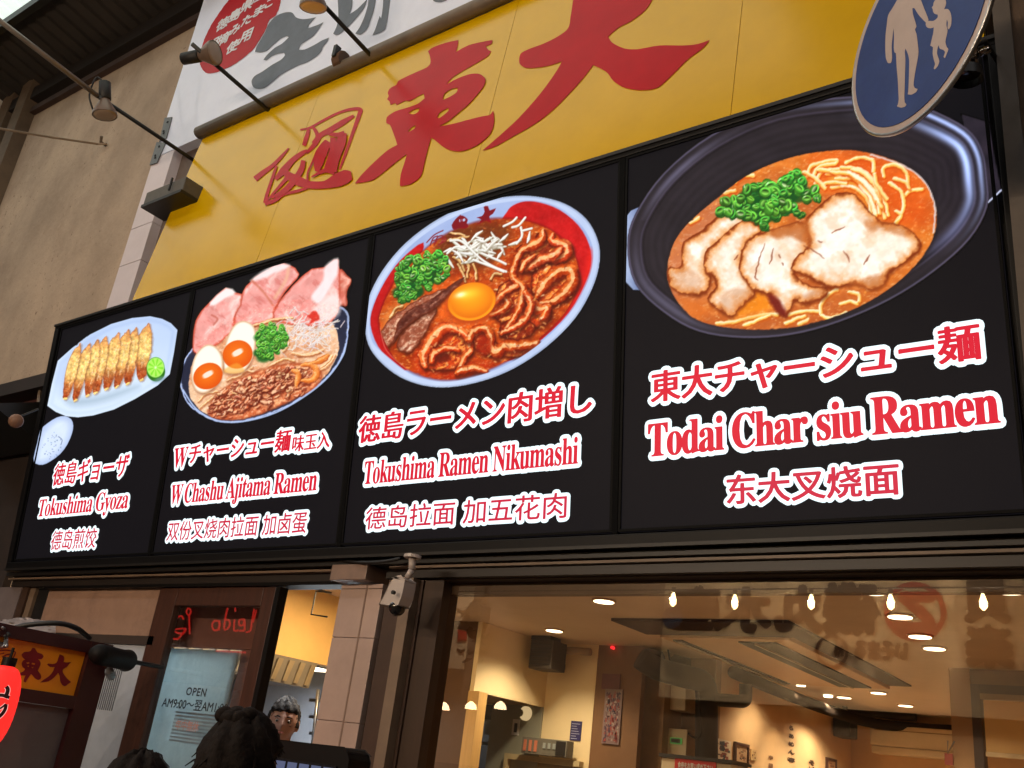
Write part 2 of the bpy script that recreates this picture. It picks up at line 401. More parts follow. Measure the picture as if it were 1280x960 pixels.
m_wl = mat('white_print', (222, 222, 230), .45, var=.03)
for s_, L_ in (('徳島県産', [(278.5, 30.5), (294, 19.5), (309, 7.5), (324, -5)]), ('朝摘みたまご', [(264.5, 57), (279, 49.5), (294, 37.5), (309, 25.5), (324, 14), (338.5, 3)]), ('使用', [(291, 59), (307.5, 46)])):
    for ch, (cx, cy) in zip(s_, L_):
        kx = 6.6 if ch not in 'みたまご' else 5.6; ky = 6.4 if ch not in 'みたまご' else 5.4
        letters('white_letter', ch, WH, (cx-kx, cy), (cx+kx, cy), (cx, cy+ky), (cx, cy-ky), m_wl, t, .006, .004, .004, slant=.12)


# ------------------------------------------------------------------ white panelled pier behind the yellow sign
t = thing('panelled_pier', 'narrow pier of stacked white panels between concrete wall and yellow sign', 'pier', (wx0+.12, -.07, 3.9))
zs = [3.90, Z(150, 333, -.14), Z(166, 286, -.14), 5.259]
for z0, z1 in zip(zs[:-1], zs[1:]):
    MB().box((wx0-.01, -.138, z0+.003), (wx0+.235, -.05, z1-.003)).build('panel', m_tile if False else mat('pier_panel', (214, 204, 210), .5, var=.04, scale=3, dirt=.15), t)
MB().box((wx0, -.05, 3.9), (wx0+.225, 0.01, 5.25)).build('backing', mat('pier_side', (96, 84, 78), .7, var=.15), t)
MB().box((wx0+.236, -.07, 3.9), (wx0+.70, 0.0, 5.6)).build('side_cladding', mat('pier_side2', (104, 90, 82), .7, var=.15, dirt=.4), t)
# beam end poking out
mb = MB()
P0 = [at(179, 258, -.30), at(190, 238, -.30), at(225, 222, -.30), at(222, 247, -.30), ]
bx0, bx1 = X(180, 258, -.3), X(236, 235, -.3); bz0, bz1 = Z(180, 261, -.3), Z(186, 240, -.3)
t = thing('steel_bracket', 'gray angular bracket end beside the upper left edge of the yellow sign', 'bracket', (bx0, -.2, bz0))
MB().box((bx0, -.32, bz0), (bx0+.42, -.14, bz0+.02)).build('base_plate', m_dark, t)
MB().box((bx0, -.31, bz0+.021), (bx0+.42, -.14, bz1-.01)).build('housing', mat('housing_gray', (92, 88, 82), .6, dirt=.4), t, bevel=.006)
MB().tube([(bx0+.3, -.33, bz1), (bx0+.3, -.33, bz0+.04)], .008, 6).build('bolt', m_dark, t)

# ------------------------------------------------------------------ yellow board
t = thing('yellow_signboard', 'glossy yellow signboard with huge red brush characters above the menu panels', 'sign', YL.pt(-2.7, 0))
ux0, ux1 = -5.18, -.40; vt = 1.325
seams = [ux0, -4.02, -2.55, -1.28, ux1]
for a, b in zip(seams[:-1], seams[1:]):
    mb = MB(); mb.pbox(YL, a+.0012, 0, b-.0012, vt, -.03, 0); mb.build('yellow_panel', m_yel, t)
mb = MB(); mb.pbox(YL, ux0, -.0, ux1, vt, -.05, -.031); mb.build('backing', m_dark, t)
T1 = cr([(568, 318), (640, 280), (720, 254), (770, 256), (803, 285), (795, 325), (760, 372), (700, 440), (640, 490), (580, 540), (525, 568), (600, 556), (700, 530), (780, 510), (830, 500), (850, 475), (856, 540), (835, 610), (780, 665), (720, 700), (650, 720), (590, 712), (540, 685), (500, 650), (478, 638), (460, 700), (435, 800), (415, 870), (350, 918), (290, 928), (295, 860), (320, 780), (332, 735), (260, 790), (180, 855), (120, 895), (20, 912), (60, 860), (140, 780), (220, 710), (275, 680), (255, 620), (230, 560), (208, 550), (212, 515), (260, 480), (340, 455), (400, 432), (440, 400), (500, 360)], 4.8, 440, 40)
T1u = cr([(458, 118), (480, 98), (560, 68), (640, 50), (636, 85), (626, 122), (700, 82), (780, 62), (845, 50), (840, 72), (805, 88), (820, 110), (836, 116), (820, 145), (740, 195), (660, 240), (600, 280), (568, 318), (540, 350), (530, 420), (445, 435), (432, 372), (400, 388), (345, 418), (325, 414), (270, 440), (262, 428), (232, 440), (228, 420), (212, 405), (222, 385), (216, 368), (230, 340), (268, 318), (280, 295), (360, 255), (450, 215), (472, 190), (470, 150)], 4.8, 440, 40)
T1h = [cr(h, 4.8, 440, 40) for h in ([(548, 410), (556, 375), (600, 345), (638, 338), (630, 365), (590, 392)], [(342, 488), (375, 468), (407, 460), (400, 482), (370, 498)], [(515, 515), (528, 488), (580, 458), (582, 475), (555, 500), (525, 520)], [(338, 602), (355, 580), (385, 562), (378, 582), (352, 598)])]
T2 = cr([(510, -80), (940, -80), (920, 0), (880, 60), (800, 120), (740, 150), (685, 198), (705, 228), (770, 260), (840, 265), (960, 245), (1080, 245), (1160, 238), (1228, 215), (1190, 260), (1110, 320), (1030, 400), (950, 470), (880, 483), (820, 480), (760, 465), (710, 430), (680, 390), (640, 365), (605, 350), (560, 410), (480, 500), (390, 590), (300, 660), (180, 730), (80, 785), (15, 805), (90, 740), (200, 640), (300, 530), (370, 440), (420, 365), (438, 330), (360, 355), (280, 365), (240, 362), (212, 340), (218, 290), (260, 265), (340, 235), (420, 195), (472, 152), (485, 90)], 4.267, 600, 0)
T1s = [tuple(p) for p in cusp(T1, 3)]
flat(YL, [(T1s, [cusp(h, 3) for h in T1h])], .0042, 'brush_character', m_red, t)
flat(YL, [(cusp(T1u, 3), [])], .003, 'brush_stroke', m_red, t)
flat(YL, [(cusp(T2, 4), [])], .003, 'brush_character', m_red, t)
# the brushed noodle character inside its drawn outline (6.4x from (310,120))
def brush(P, pts, w, off, scale=6.4, x0=310, y0=120):
    """a ribbon along a smooth line, width in crop units (w or list)"""
    C = crom(cr(pts, scale, x0, y0), 5, False); k = len(C)
    ws = np.interp(np.linspace(0, 1, k), np.linspace(0, 1, len(w)), w)/scale if isinstance(w, (list, tuple)) else np.full(k, w/scale)
    T_ = np.gradient(C, axis=0); T_ /= np.linalg.norm(T_, axis=1)[:, None]+1e-9; Nn = np.column_stack([-T_[:, 1], T_[:, 0]])
    a = C+Nn*ws[:, None]/2; b = C-Nn*ws[:, None]/2
    V = [P.pp(p, off) for p in a]+[P.pp(p, off) for p in b]
    return V, [(i, i+1, i+1+k, i+k) for i in range(k-1)]
mb = MB()
for i, (pts, w) in enumerate([
    ([(420, 272), (500, 255), (600, 200), (720, 140), (830, 108), (900, 112), (890, 160), (840, 300), (780, 470), (735, 590)], [14, 18, 20, 20, 24, 34, 34, 28, 24, 16]),
    ([(850, 160), (760, 215), (660, 275), (580, 320), (540, 385), (470, 460)], [20, 46, 44, 40, 40, 20]),
    ([(515, 240), (560, 320), (520, 380)], [20, 34, 20]), ([(490, 270), (470, 340), (450, 400)], [24, 36, 30]),
    ([(60, 668), (120, 620), (200, 560), (270, 490), (330, 420)], [46, 40, 30, 26, 10]),
    ([(222, 670), (290, 600), (360, 520), (440, 460), (480, 440)], [24, 60, 44, 36, 20]),
    ([(232, 560), (200, 660), (160, 780), (140, 860)], [20, 24, 26, 30]),
    ([(140, 865), (220, 840), (290, 790), (400, 765), (480, 740)], [34, 30, 26, 24, 20]),
    ([(160, 840), (220, 770), (300, 680), (350, 620)], [12, 20, 30, 70]),
    ([(300, 620), (400, 680), (500, 715), (620, 715), (720, 680), (790, 650), (835, 640)], [40, 80, 60, 60, 110, 110, 60]),
    ([(190, 820), (290, 770), (360, 700), (430, 600), (450, 520)], [12, 46, 50, 46, 34]),
    ([(650, 370), (600, 450), (570, 540), (560, 610)], [60, 90, 80, 30]),
    ([(560, 440), (520, 540), (485, 620), (485, 690)], [12, 14, 14, 20]),
    ([(515, 655), (580, 620), (640, 600), (700, 600)], [10, 26, 40, 90]),
    ([(770, 300), (750, 380), (710, 480), (680, 570), (680, 620)], [56, 80, 80, 90, 80]),
    ([(690, 340), (680, 440), (640, 560), (640, 600)], [50, 36, 30, 50]),
    ([(640, 300), (720, 320), (780, 300)], [30, 36, 30])]):
    V, F = brush(YL, pts, w, .003+.0004*i); mb.add(V, F)
mb.build('brush_character', m_red, t, fix=False)

# pipe along the top of the yellow board
pz = [YL.pt(ux0-.02, vt+.035, .03), YL.pt(-.32, vt+.035, .03)]
o = MB().tube(pz, .042, 14).build('sign_pipe', m_pipe, None, True); tag(o, 'long gray pipe along the top edge of the yellow signboard', 'pipe')
t2 = thing('pipe_clamp', 'small corroded clamp on the gray pipe under the gray brush character', 'clamp', YL.pp((433, 84), .05))
q = YL.pp((434, 84), .05); MB().tube([q+[-.03, 0, 0], q+[.03, 0, 0]], .056, 12).build('band', mat('rust', (86, 62, 44), .8, var=.3), t2); MB().box(q+[-.012, -.07, -.01], q+[.012, -.03, .07]).build('screw', m_dark, t2)

# ------------------------------------------------------------------ black sign cabinet
t = thing('sign_cabinet', 'long black cabinet framing the four illuminated menu panels', 'sign frame', SG.pt(-3.2, 0))
UL, UR = -6.02, -.36
mb = MB(); mb.pbox(SG, UL, 0, UR, H_SG, -.085, -.03); mb.build('back_box', m_black, t)
for nm, a in (('top_rail', (UL, H_SG-.03, UR, H_SG)), ('bottom_rail', (UL, 0, UR, .05)), ('side_rail', (UL, .0505, UL+.05, H_SG-.0305)), ('side_rail', (UR-.035, .0505, UR, H_SG-.0305))):
    mb = MB(); mb.pbox(SG, *a, -.0295, .0); mb.build(nm, m_black, t, bevel=.004)
mb = MB(); mb.pbox(SG, UL+.001, H_SG-.012, UR-.001, H_SG+.003, .0005, .008); mb.build('top_lip', m_dark, t)
mb = MB(); mb.pbox(SG, UL+.001, .0, UR-.001, .012, .0005, .010); mb.build('bottom_lip', m_dark, t)

# ------------------------------------------------------------------ trim under the sign
zt = Z(640, 723); zd = Z(270, 729)
xp0, xp1 = X(406, 880), X(455, 880)
fb = thing('fascia_board', 'dark brown board and tan strip under the black menu sign', 'trim', (-3, 0, 2.3))
MB().box((-6.05, -.02, 2.262), (xp0, .02, 2.318)).build('dark_board', mat('board_dark', (34, 27, 23), .5), fb)
MB().box((xp1+.03, -.03, 2.268), (.6, -.001, 2.30)).build('dark_board', mat('board_dark', (34, 27, 23), .5), fb)
MB().box((-6.05, -.05, 2.299), (xp0-.0, -.021, 2.309)).build('tan_strip', m_tan, fb)
MB().box((xp1+.06, -.05, 2.304), (.6, -.02, 2.314)).build('tan_strip', m_tan, fb)
MB().box((-6.05, -.07, 2.319), (.6, .03, 2.34)).build('soffit', m_dark, fb)

# ------------------------------------------------------------------ tiled pier between door and window
t = thing('tiled_pillar', 'pinkish tiled pillar between the sliding door and the big window', 'pillar', ((xp0+xp1)/2, 0, 0))
zz = [0, .45, 1.05, Z(410, 901), Z(420, 798), 2.20]
zz = [0, .5, 1.08, Z(410, 901), Z(424, 798), Z(430, 738), 2.245]
for z0, z1 in zip(zz[:-1], zz[1:]):
    MB().box((xp0, -.03, z0+.0012), (xp1-.071, .12, z1-.0012)).build('tile', m_tile, t, bevel=.002)
    MB().box((xp1-.067, -.03, z0+.0012), (xp1+.022, .12, z1-.0012)).build('tile', m_tile, t, bevel=.002)
MB().box((xp0+.002, -.022, 0), (xp1+.02, .118, 2.24)).build('grout', mat('grout_dark', (160, 134, 120), .9), t)
MB().box((xp0-.02, -.09, 2.25), (xp1-.03, .06, 2.318)).build('cap_block', mat('cap_tan', (132, 108, 94), .5, dirt=.3), t, bevel=.003)
MB().tube([(xp1-.069, -.028, 0), (xp1-.069, -.028, 2.24)], .006, 6).build('joint_seal', mat('seal', (140, 116, 102), .8), t)

# ------------------------------------------------------------------ window jamb and the big window
t = thing('shop_window', 'wide fixed shop window showing the warm lit restaurant inside', 'window', (-1.4, 0, 0))
a0, a1, a2, a3, a4 = X(467, 880)-.012, X(491, 880), X(504, 880), X(508, 880), X(533, 880)
MB().box((xp1+.024, .0, 0), (a0+.012, .1, 2.262)).build('dark_gap', m_black, t)
MB().box((a0+.012, -.03, 0), (a1, .1, 2.262)).build('jamb', m_brown, t)
MB().box((a1, -.055, 0), (a2, .1, 2.262)).build('pale_jamb', m_tan, t)
MB().box((a2+.001, -.01, 0), (a3, .1, 2.262)).build('jamb', m_brown, t)
m_fr = mat('window_frame_brown', (58, 38, 22), .5, var=.15, scale=5, stretch=(5, 5, .5))
MB().box((a3+.001, .0, 0), (a4, .1, 2.262)).build('frame_stile', m_fr, t)
MB().box((a4, .0, 2.2621), (.6, .1, 2.30)).build('frame_head', m_fr, t)
MB().box((a4, .055, 2.215), (.6, .1, 2.262)).build('glazing_bead', mat('bead_tan', (92, 68, 46), .5), t)
MB().box((a4, .04, 0), (.6, .1, .8)).build('frame_sill', m_fr, t)
gl = glass('window_glass', (232, 226, 214), 1.35)
MB().add([(a4, .05, .8), (.6, .05, .8), (.6, .05, 2.262), (a4, .05, 2.262)], [(0, 1, 2, 3)]).build('pane', gl, t, fix=False)

# ------------------------------------------------------------------ door side
t = thing('side_panel_wall', 'dim beige panel with frosted pane beneath, left of the door', 'wall panel', (-5.2, 0, 0))
MB().box((-6.30, -.01, 0), (-5.93, .2, 2.262)).build('pale_pier', mat('pier_gray', (104, 92, 90), .6, dirt=.2), t)
MB().box((-5.93, -.005, 0), (-5.86, .2, 2.262)).build('trim', m_brown, t)
MB().box((-5.86, .01, 0), (-5.80, .2, 2.262)).build('trim', m_tan, t)
MB().box((-5.80, .03, 0), (-5.66, .2, 2.262)).build('dark_recess', m_dark, t)
zl = Z(150, 812)
xq = X(176, 860)
MB().box((-5.66, .02, zl+.06), (xq, .2, 2.262)).build('beige_panel', m_beigepanel, t)
MB().box((-5.66, .015, 0), (xq, .03, zl+.058)).build('frosted_pane', m_frost, t)
mb = MB()
for i in range(26):
    x = -5.15+i*.018
    mb.box((x, .012, 1.62), (x+.006, .0148, 1.84))
stuff(mb.build('reflection_lines', mat('reflection_gray', (90, 92, 98), .5), t))  # thin bars stand in for a corrugated front mirrored in the pane
MB().box((-5.66, .0, zl+.03), (xq, .0198, zl+.075)).build('rail', mat('rail_dark', (60, 48, 42), .5), t)

# sliding door leaf
d0, d1 = X(158, 900), X(333, 800)-.01
t = thing('sliding_door', 'brown wooden sliding door with printed opening hours on its glass', 'door', ((d0+d1)/2, 0, 0))
g0, g1 = X(192, 860), X(303, 860)
zg = Z(260, 757)
yd = -.0
MB().box((d0, .0, 0), (g0, .045, 2.245)).build('stile', m_wood, t, bevel=.003)
MB().box((g1, .0, 0), (d1, .045, 2.245)).build('stile', m_wood, t, bevel=.003)
MB().box((g0+.001, .0, zg), (g1-.001, .045, 2.245)).build('top_rail', m_wood, t, bevel=.003)
MB().box((g0+.001, .0, 0), (g1-.001, .045, .4)).build('bottom_rail', m_wood, t, bevel=.003)
MB().box((d1+.001, .0, 0), (d1+.03, .05, 2.245)).build('edge_strip', m_black, t)
MB().add([(g0, .02, .4), (g1, .02, .4), (g1, .02, zg), (g0, .02, zg)], [(0, 1, 2, 3)]).build('door_glass', glass('door_glass', (225, 225, 225), 1.2), t, fix=False)
DG = Plane((0, .018, 0), (1, 0, 0), (0, 0, 1))
m_pr = mat('door_print', (34, 36, 40), .6)
letters('opening_hours', 'OPEN', DG, (231.5, 870), (257.5, 868), (232, 869), (256, 860.5), m_pr, t, .001, .0012, .0012, space=1.15)
letters('opening_hours', 'AM9:00～翌AM1:00', DG, (201.5, 884), (285, 884), (203, 884), (254, 875.5), m_pr, t, .001, .0008, .0008)
letters('opening_hours', '年中無休', DG, (218, 912), (248, 911), (219, 912), (247, 902), mat('door_print_red', (176, 128, 118), .6), t, .001, .0006, .0006)
t = thing('door_header', 'dark track beam above the sliding door opening', 'beam', (-4.3, 0, 2.26))
MB().box((-5.66, -.018, 2.247), (xp0-.021, .08, 2.2615)).build('track', m_black, t)

# ------------------------------------------------------------------ restaurant interior (structure)
CZ = 2.6
struct(MB().box((-9, .1, CZ), (1.2, 9, CZ+.1)).build('ceiling', m_ceil))
struct(MB().box((-9, .1, 2.262), (1.2, .14, CZ)).build('wall_over_window', m_ceil))
xk = float(at(607, 778, CZ, 2)[0]); yk0 = float(at(607, 778, CZ, 2)[1])
yk1 = float(at(687, 820, xk, 0)[1]); zk = float(at(640, 875, xk, 0)[2])
print('kitchen', xk, yk0, yk1, zk)
# ================================================================== printed dish pictures (painted procedurally, carried as vertex colours)
def _lat(seed, n=64):
    return np.random.default_rng(seed).random((n, n))
def vnoise(x, y, seed):
    L = _lat(seed); n = L.shape[0]
    xi = np.floor(x).astype(int); yi = np.floor(y).astype(int); fx = x-xi; fy = y-yi
    fx = fx*fx*(3-2*fx); fy = fy*fy*(3-2*fy)
    a = L[yi % n, xi % n]; b = L[yi % n, (xi+1) % n]; c = L[(yi+1) % n, xi % n]; d = L[(yi+1) % n, (xi+1) % n]
    return (a*(1-fx)+b*fx)*(1-fy)+(c*(1-fx)+d*fx)*fy
def fbm(x, y, s, seed, o=4):
    v = 0; a = .5; t = 0
    for i in range(o):
        v = v+a*vnoise(x/s, y/s, seed+i); t += a; s /= 2.03; a *= .55
    return v/t
def sd_poly(x, y, P):
    P = np.asarray(P, float); d = np.full(x.shape, 1e9); ins = np.zeros(x.shape, bool)
    for i in range(len(P)):
        a = P[i]; b = P[(i+1) % len(P)]; e = b-a; L = e@e
        if L < 1e-12: continue
        wx = x-a[0]; wy = y-a[1]; t = np.clip((wx*e[0]+wy*e[1])/L, 0, 1)
        d = np.minimum(d, (wx-e[0]*t)**2+(wy-e[1]*t)**2)
        c = ((a[1] <= y) & (b[1] > y)) | ((b[1] <= y) & (a[1] > y))
        with np.errstate(divide='ignore', invalid='ignore'):
            xx = a[0]+(y-a[1])*(e[0]/(e[1] if e[1] else 1e-9))
        ins ^= c & (x < xx)
    d = np.sqrt(d); return np.where(ins, -d, d)
class Canvas:
    def __init__(s, x0, y0, x1, y1, S=1.6):
        s.b = (x0, y0, x1, y1); s.S = S
        w = int((x1-x0)*S); h = int((y1-y0)*S)
        s.X, s.Y = np.meshgrid(x0+(np.arange(w)+.5)/S, y0+(np.arange(h)+.5)/S)
        s.C = np.zeros((h, w, 3)); s.A = np.zeros((h, w))
    def sl(s, x0, y0, x1, y1):
        S = s.S; a = max(0, int((x0-s.b[0])*S)-2); b = min(s.C.shape[1], int((x1-s.b[0])*S)+3)
        c = max(0, int((y0-s.b[1])*S)-2); d = min(s.C.shape[0], int((y1-s.b[1])*S)+3)
        return (slice(c, d), slice(a, b)) if b > a and d > c else None
    def put(s, q, m, col, clip=None, mark=True):
        if clip is not None: m = m*clip[q]
        m = np.clip(m, 0, 1); col = np.asarray(col, float)
        s.C[q] = s.C[q]*(1-m[..., None])+col*m[..., None]
        if mark: s.A[q] = np.maximum(s.A[q], m)
    def poly(s, P, col, soft=.6, n=4, clip=None, fn=None, op=1., mark=True):
        P = crom(P, n) if n else np.array(P, float)
        q = s.sl(P[:, 0].min()-soft, P[:, 1].min()-soft, P[:, 0].max()+soft, P[:, 1].max()+soft)
        if q is None: return None
        x, y = s.X[q], s.Y[q]; d = sd_poly(x, y, P); m = np.clip(.5-d/max(soft, .01), 0, 1)*op
        c = fn(x, y, d) if fn else np.array(col, float)
        s.put(q, m, c, clip, mark); return P
    def ell(s, cx, cy, rx, ry, rot, col, soft=.6, clip=None, fn=None, op=1., mark=True):
        r = max(rx, ry)+soft; q = s.sl(cx-r, cy-r, cx+r, cy+r)
        if q is None: return
        x, y = s.X[q], s.Y[q]; c, n = math.cos(rot), math.sin(rot)
        a = ((x-cx)*c+(y-cy)*n)/rx; b = (-(x-cx)*n+(y-cy)*c)/ry; rr = np.sqrt(a*a+b*b)
        d = (rr-1)*min(rx, ry); m = np.clip(.5-d/max(soft, .01), 0, 1)*op
        s.put(q, m, fn(a, b, rr) if fn else col, clip, mark)
    def line(s, P, w, col, hi=None, sh=None, soft=.5, clip=None, n=5, op=1., mark=True, closed=False, rag=0., tex=0.):
        """a rounded strand: colour in the middle, highlight to the upper left, darker rim"""
        P = crom(P, n, closed) if n else np.array(P, float)
        if closed: P = np.vstack([P, P[:1]])
        mw = max(w) if isinstance(w, (list, tuple)) else w
        q = s.sl(P[:, 0].min()-mw, P[:, 1].min()-mw, P[:, 0].max()+mw, P[:, 1].max()+mw)
        if q is None: return
        x, y = s.X[q], s.Y[q]; best = np.full(x.shape, 1e9); sg = np.zeros(x.shape); W = np.full(x.shape, mw/2)
        ws = np.interp(np.linspace(0, 1, len(P)), np.linspace(0, 1, len(w)), w) if isinstance(w, (list, tuple)) else None
        for i in range(len(P)-1):
            a = P[i]; e = P[i+1]-a; L = e@e
            if L < 1e-9: continue
            wx = x-a[0]; wy = y-a[1]; t = np.clip((wx*e[0]+wy*e[1])/L, 0, 1)
            ox = wx-e[0]*t; oy = wy-e[1]*t; d = np.hypot(ox, oy); k = d < best
            best = np.where(k, d, best); sg = np.where(k, -(ox*.5+oy*.86), sg)
            if ws is not None: W = np.where(k, (ws[i]+(ws[i+1]-ws[i])*t)/2, W)
        if rag: best = best+(fbm(x, y, 4.5, 77, 3)-.5)*rag
        m = np.clip(.5-(best-W)/soft, 0, 1)*op; r = best/np.maximum(W, .1)
        c = np.broadcast_to(np.array(col, float), x.shape+(3,)).copy()
        if sh is not None:
            k = np.clip(r, 0, 1)**2; k = k*np.where(sg < 0, 1., .45); c = c*(1-k[..., None])+np.array(sh, float)*k[..., None]
        if hi is not None:
            k = np.exp(-((sg/np.maximum(W, .1)-.35)/.33)**2)*.85; c = c*(1-k[..., None])+np.array(hi, float)*k[..., None]
        if tex: c = np.clip(c+((fbm(x, y, 3.2, 91, 3)-.5)*tex)[..., None]*np.array([1., .85, .6]), 0, 255)
        s.put(q, m, c, clip, mark)
    def mask(s, P, soft=.8, n=4):
        P = crom(P, n) if n else P; q = s.sl(*s.b); x, y = s.X, s.Y
        return np.clip(.5-sd_poly(x, y, P)/soft, 0, 1)
    def warp(s, m, amp, sc, seed, o=3):
        dx = (fbm(s.X, s.Y, sc, seed, o)-.5)*2*amp*m*s.S; dy = (fbm(s.X, s.Y, sc, seed+50, o)-.5)*2*amp*m*s.S
        h, w = s.A.shape; yy, xx = np.mgrid[0:h, 0:w]; fx = np.clip(xx+dx, 0, w-1.001); fy = np.clip(yy+dy, 0, h-1.001)
        xi = fx.astype(int); yi = fy.astype(int); a = (fx-xi)[..., None]; b = (fy-yi)[..., None]; C = s.C
        s.C = (C[yi, xi]*(1-a)+C[yi, xi+1]*a)*(1-b)+(C[yi+1, xi]*(1-a)+C[yi+1, xi+1]*a)*b
    def grain(s, m, k, sc, seed, spec=0., sat=1.0):
        n = fbm(s.X, s.Y, sc, seed, 4)-.5; s.C = np.clip(s.C*(1+(n*k*m)[..., None]), 0, 255)
        if spec:
            L = s.C.mean(-1); h = np.clip((fbm(s.X*.8+s.Y*.5, s.Y*1.5, sc*.8, seed+7, 3)-.66)*14, 0, 1)*m*spec*np.clip((L-40)/120, 0, 1)
            s.C = s.C*(1-h[..., None])+np.array([255, 238, 214.])*h[..., None]
        g = s.C.mean(-1, keepdims=True); mm = m[..., None]; s.C = np.clip(g+(s.C-g)*(1+(sat-1)*mm), 0, 255)
    def mesh(s, name, P, parent, off, m, step=.0031, label=None):
        cs = np.array([P.px((a, b)) for a in (s.b[0], (s.b[0]+s.b[2])/2, s.b[2]) for b in (s.b[1], s.b[3])])
        u0, v0 = cs.min(0); u1, v1 = cs.max(0); nu = int((u1-u0)/step); nv = int((v1-v0)/step)
        U, V = np.meshgrid(np.linspace(u0, u1, nu), np.linspace(v0, v1, nv))
        W = P.O+U[..., None]*P.U+V[..., None]*P.V+P.N*off; q = proj(W)
        fx = np.clip((q[..., 0]-s.b[0])*s.S-.5, 0, s.C.shape[1]-1.001); fy = np.clip((q[..., 1]-s.b[1])*s.S-.5, 0, s.C.shape[0]-1.001)
        inb = (q[..., 0] > s.b[0]) & (q[..., 0] < s.b[2]) & (q[..., 1] > s.b[1]) & (q[..., 1] < s.b[3])
        xi = fx.astype(int); yi = fy.astype(int); a = fx-xi; b = fy-yi
        RGBA = np.dstack([s.C, s.A])
        def g(dy, dx): return RGBA[yi+dy, xi+dx]
        c = (g(0, 0)*(1-a)[..., None]+g(0, 1)*a[..., None])*(1-b)[..., None]+(g(1, 0)*(1-a)[..., None]+g(1, 1)*a[..., None])*b[..., None]
        al = c[..., 3]*inb; col = lin(np.clip(c[..., :3], 0, 255))
        keep = al > .02
        kq = keep[:-1, :-1] | keep[1:, :-1] | keep[:-1, 1:] | keep[1:, 1:]
        idx = np.arange(nu*nv).reshape(nv, nu); Q = np.stack([idx[:-1, :-1], idx[:-1, 1:], idx[1:, 1:], idx[1:, :-1]], -1)[kq]
        used = np.unique(Q); remap = -np.ones(nu*nv, int); remap[used] = np.arange(len(used)); Q = remap[Q]
        co = W.reshape(-1, 3)[used]; cc = col.reshape(-1, 3)[used]
        me = bpy.data.meshes.new(name); me.vertices.add(len(co)); me.vertices.foreach_set('co', co.astype(np.float32).ravel())
        me.loops.add(Q.size); me.loops.foreach_set('vertex_index', Q.astype(np.int32).ravel())
        me.polygons.add(len(Q)); me.polygons.foreach_set('loop_start', np.arange(0, Q.size, 4, dtype=np.int32))
        me.update(calc_edges=True)
        at_ = me.color_attributes.new('print', 'FLOAT_COLOR', 'POINT')
        at_.data.foreach_set('color', np.column_stack([cc, np.ones(len(cc))]).astype(np.float32).ravel())
        return link(name, me, m, parent, False, label)
m_print = bpy.data.materials.new('backlit_print'); m_print.use_nodes = True
_n = m_print.node_tree; _b = _n.nodes['Principled BSDF']; _a = _n.nodes.new('ShaderNodeVertexColor'); _a.layer_name = 'print'
_b.inputs['Base Color'].default_value = (.01, .01, .01, 1); _b.inputs['Roughness'].default_value = .5; _b.inputs['Specular IOR Level'].default_value = .06
_n.links.new(_a.outputs[0], _b.inputs['Emission Color']); _b.inputs['Emission Strength'].default_value = 1.14

SCR = np.array([22, 20, 24.])
rnd = random.Random(11)
def jit(c, a, r=rnd):
    k = r.uniform(-a, a); return np.clip(np.array(c, float)+k+np.array([r.uniform(-a, a)*.4 for _ in range(3)]), 0, 255)
def mixc(a, b, t): return np.array(a, float)*(1-t[..., None])+np.array(b, float)*t[..., None]
def scallions(cv, cx, cy, rx, ry, rot, n, size, dark=(12, 78, 26), mid=(54, 172, 50), light=(150, 226, 90), white=(214, 240, 170), clip=None, seed=1, squash=.62, P=None):
    r = random.Random(seed)
    for i in range(9 if n > 20 else 0):
        a = r.uniform(0, 6.28); q = r.uniform(0, .7)
        X_ = cx+rx*q*math.cos(a)*math.cos(rot)-ry*q*math.sin(a)*math.sin(rot); Y_ = cy+rx*q*math.cos(a)*math.sin(rot)+ry*q*math.sin(a)*math.cos(rot)
        cv.ell(X_, Y_+1, size*2.4, size*1.5, rot, dark, 3., clip, op=.8)
    items = []
    for i in range(n):
        a = r.uniform(0, 6.28); q = r.random()**.55; x = rx*q*math.cos(a); y = ry*q*math.sin(a)
        items.append((cy+x*math.sin(rot)+y*math.cos(rot), cx+x*math.cos(rot)-y*math.sin(rot)))
    r.shuffle(items)
    for Y_, X_ in items:
        s = size*r.uniform(.55, 1.12); ang = r.uniform(-.9, .9) if r.random() < .75 else r.uniform(0, 3.14); fl = r.uniform(.42, .85)
        hue = r.random(); m_ = np.array(mid, float)*(1-hue)+np.array((130, 205, 50.))*hue*.8+np.array((20, 120, 40.))*hue*.2
        m_ = np.clip(m_*r.uniform(.7, 1.25), 0, 255)
        cv.ell(X_+.5, Y_+s*.45, s*1.08, s*fl*1.15, ang, dark, 1.2, clip, op=.8)
        ln = s*r.uniform(.2, .7)
        cv.line([(X_, Y_+ln), (X_, Y_)], s*1.7, m_*.72, sh=m_*.4, n=0, clip=clip)
        def rf(a_, b_, rr, m_=m_):
            c0 = mixc(np.clip(m_*1.25+22, 0, 255), m_*.8, np.clip(.5+b_*.6, 0, 1)); return c0
        cv.ell(X_, Y_, s, s*fl, ang, None, .5, clip, fn=rf)
        li = np.clip(np.array(light if r.random() > .15 else white, float)*r.uniform(.8, 1.05), 0, 255)
        def hf(a_, b_, rr, li=li, m_=m_):
            return mixc(m_*.42, li, np.clip(.45+b_*.9, 0, 1))
        cv.ell(X_, Y_, s*.66, s*fl*.62, ang, None, .5, clip, fn=hf)
        if r.random() < .4: cv.ell(X_-s*.45, Y_-s*fl*.6, s*.3, s*.12, ang-.5, (226, 250, 200), .8, clip, op=.8)
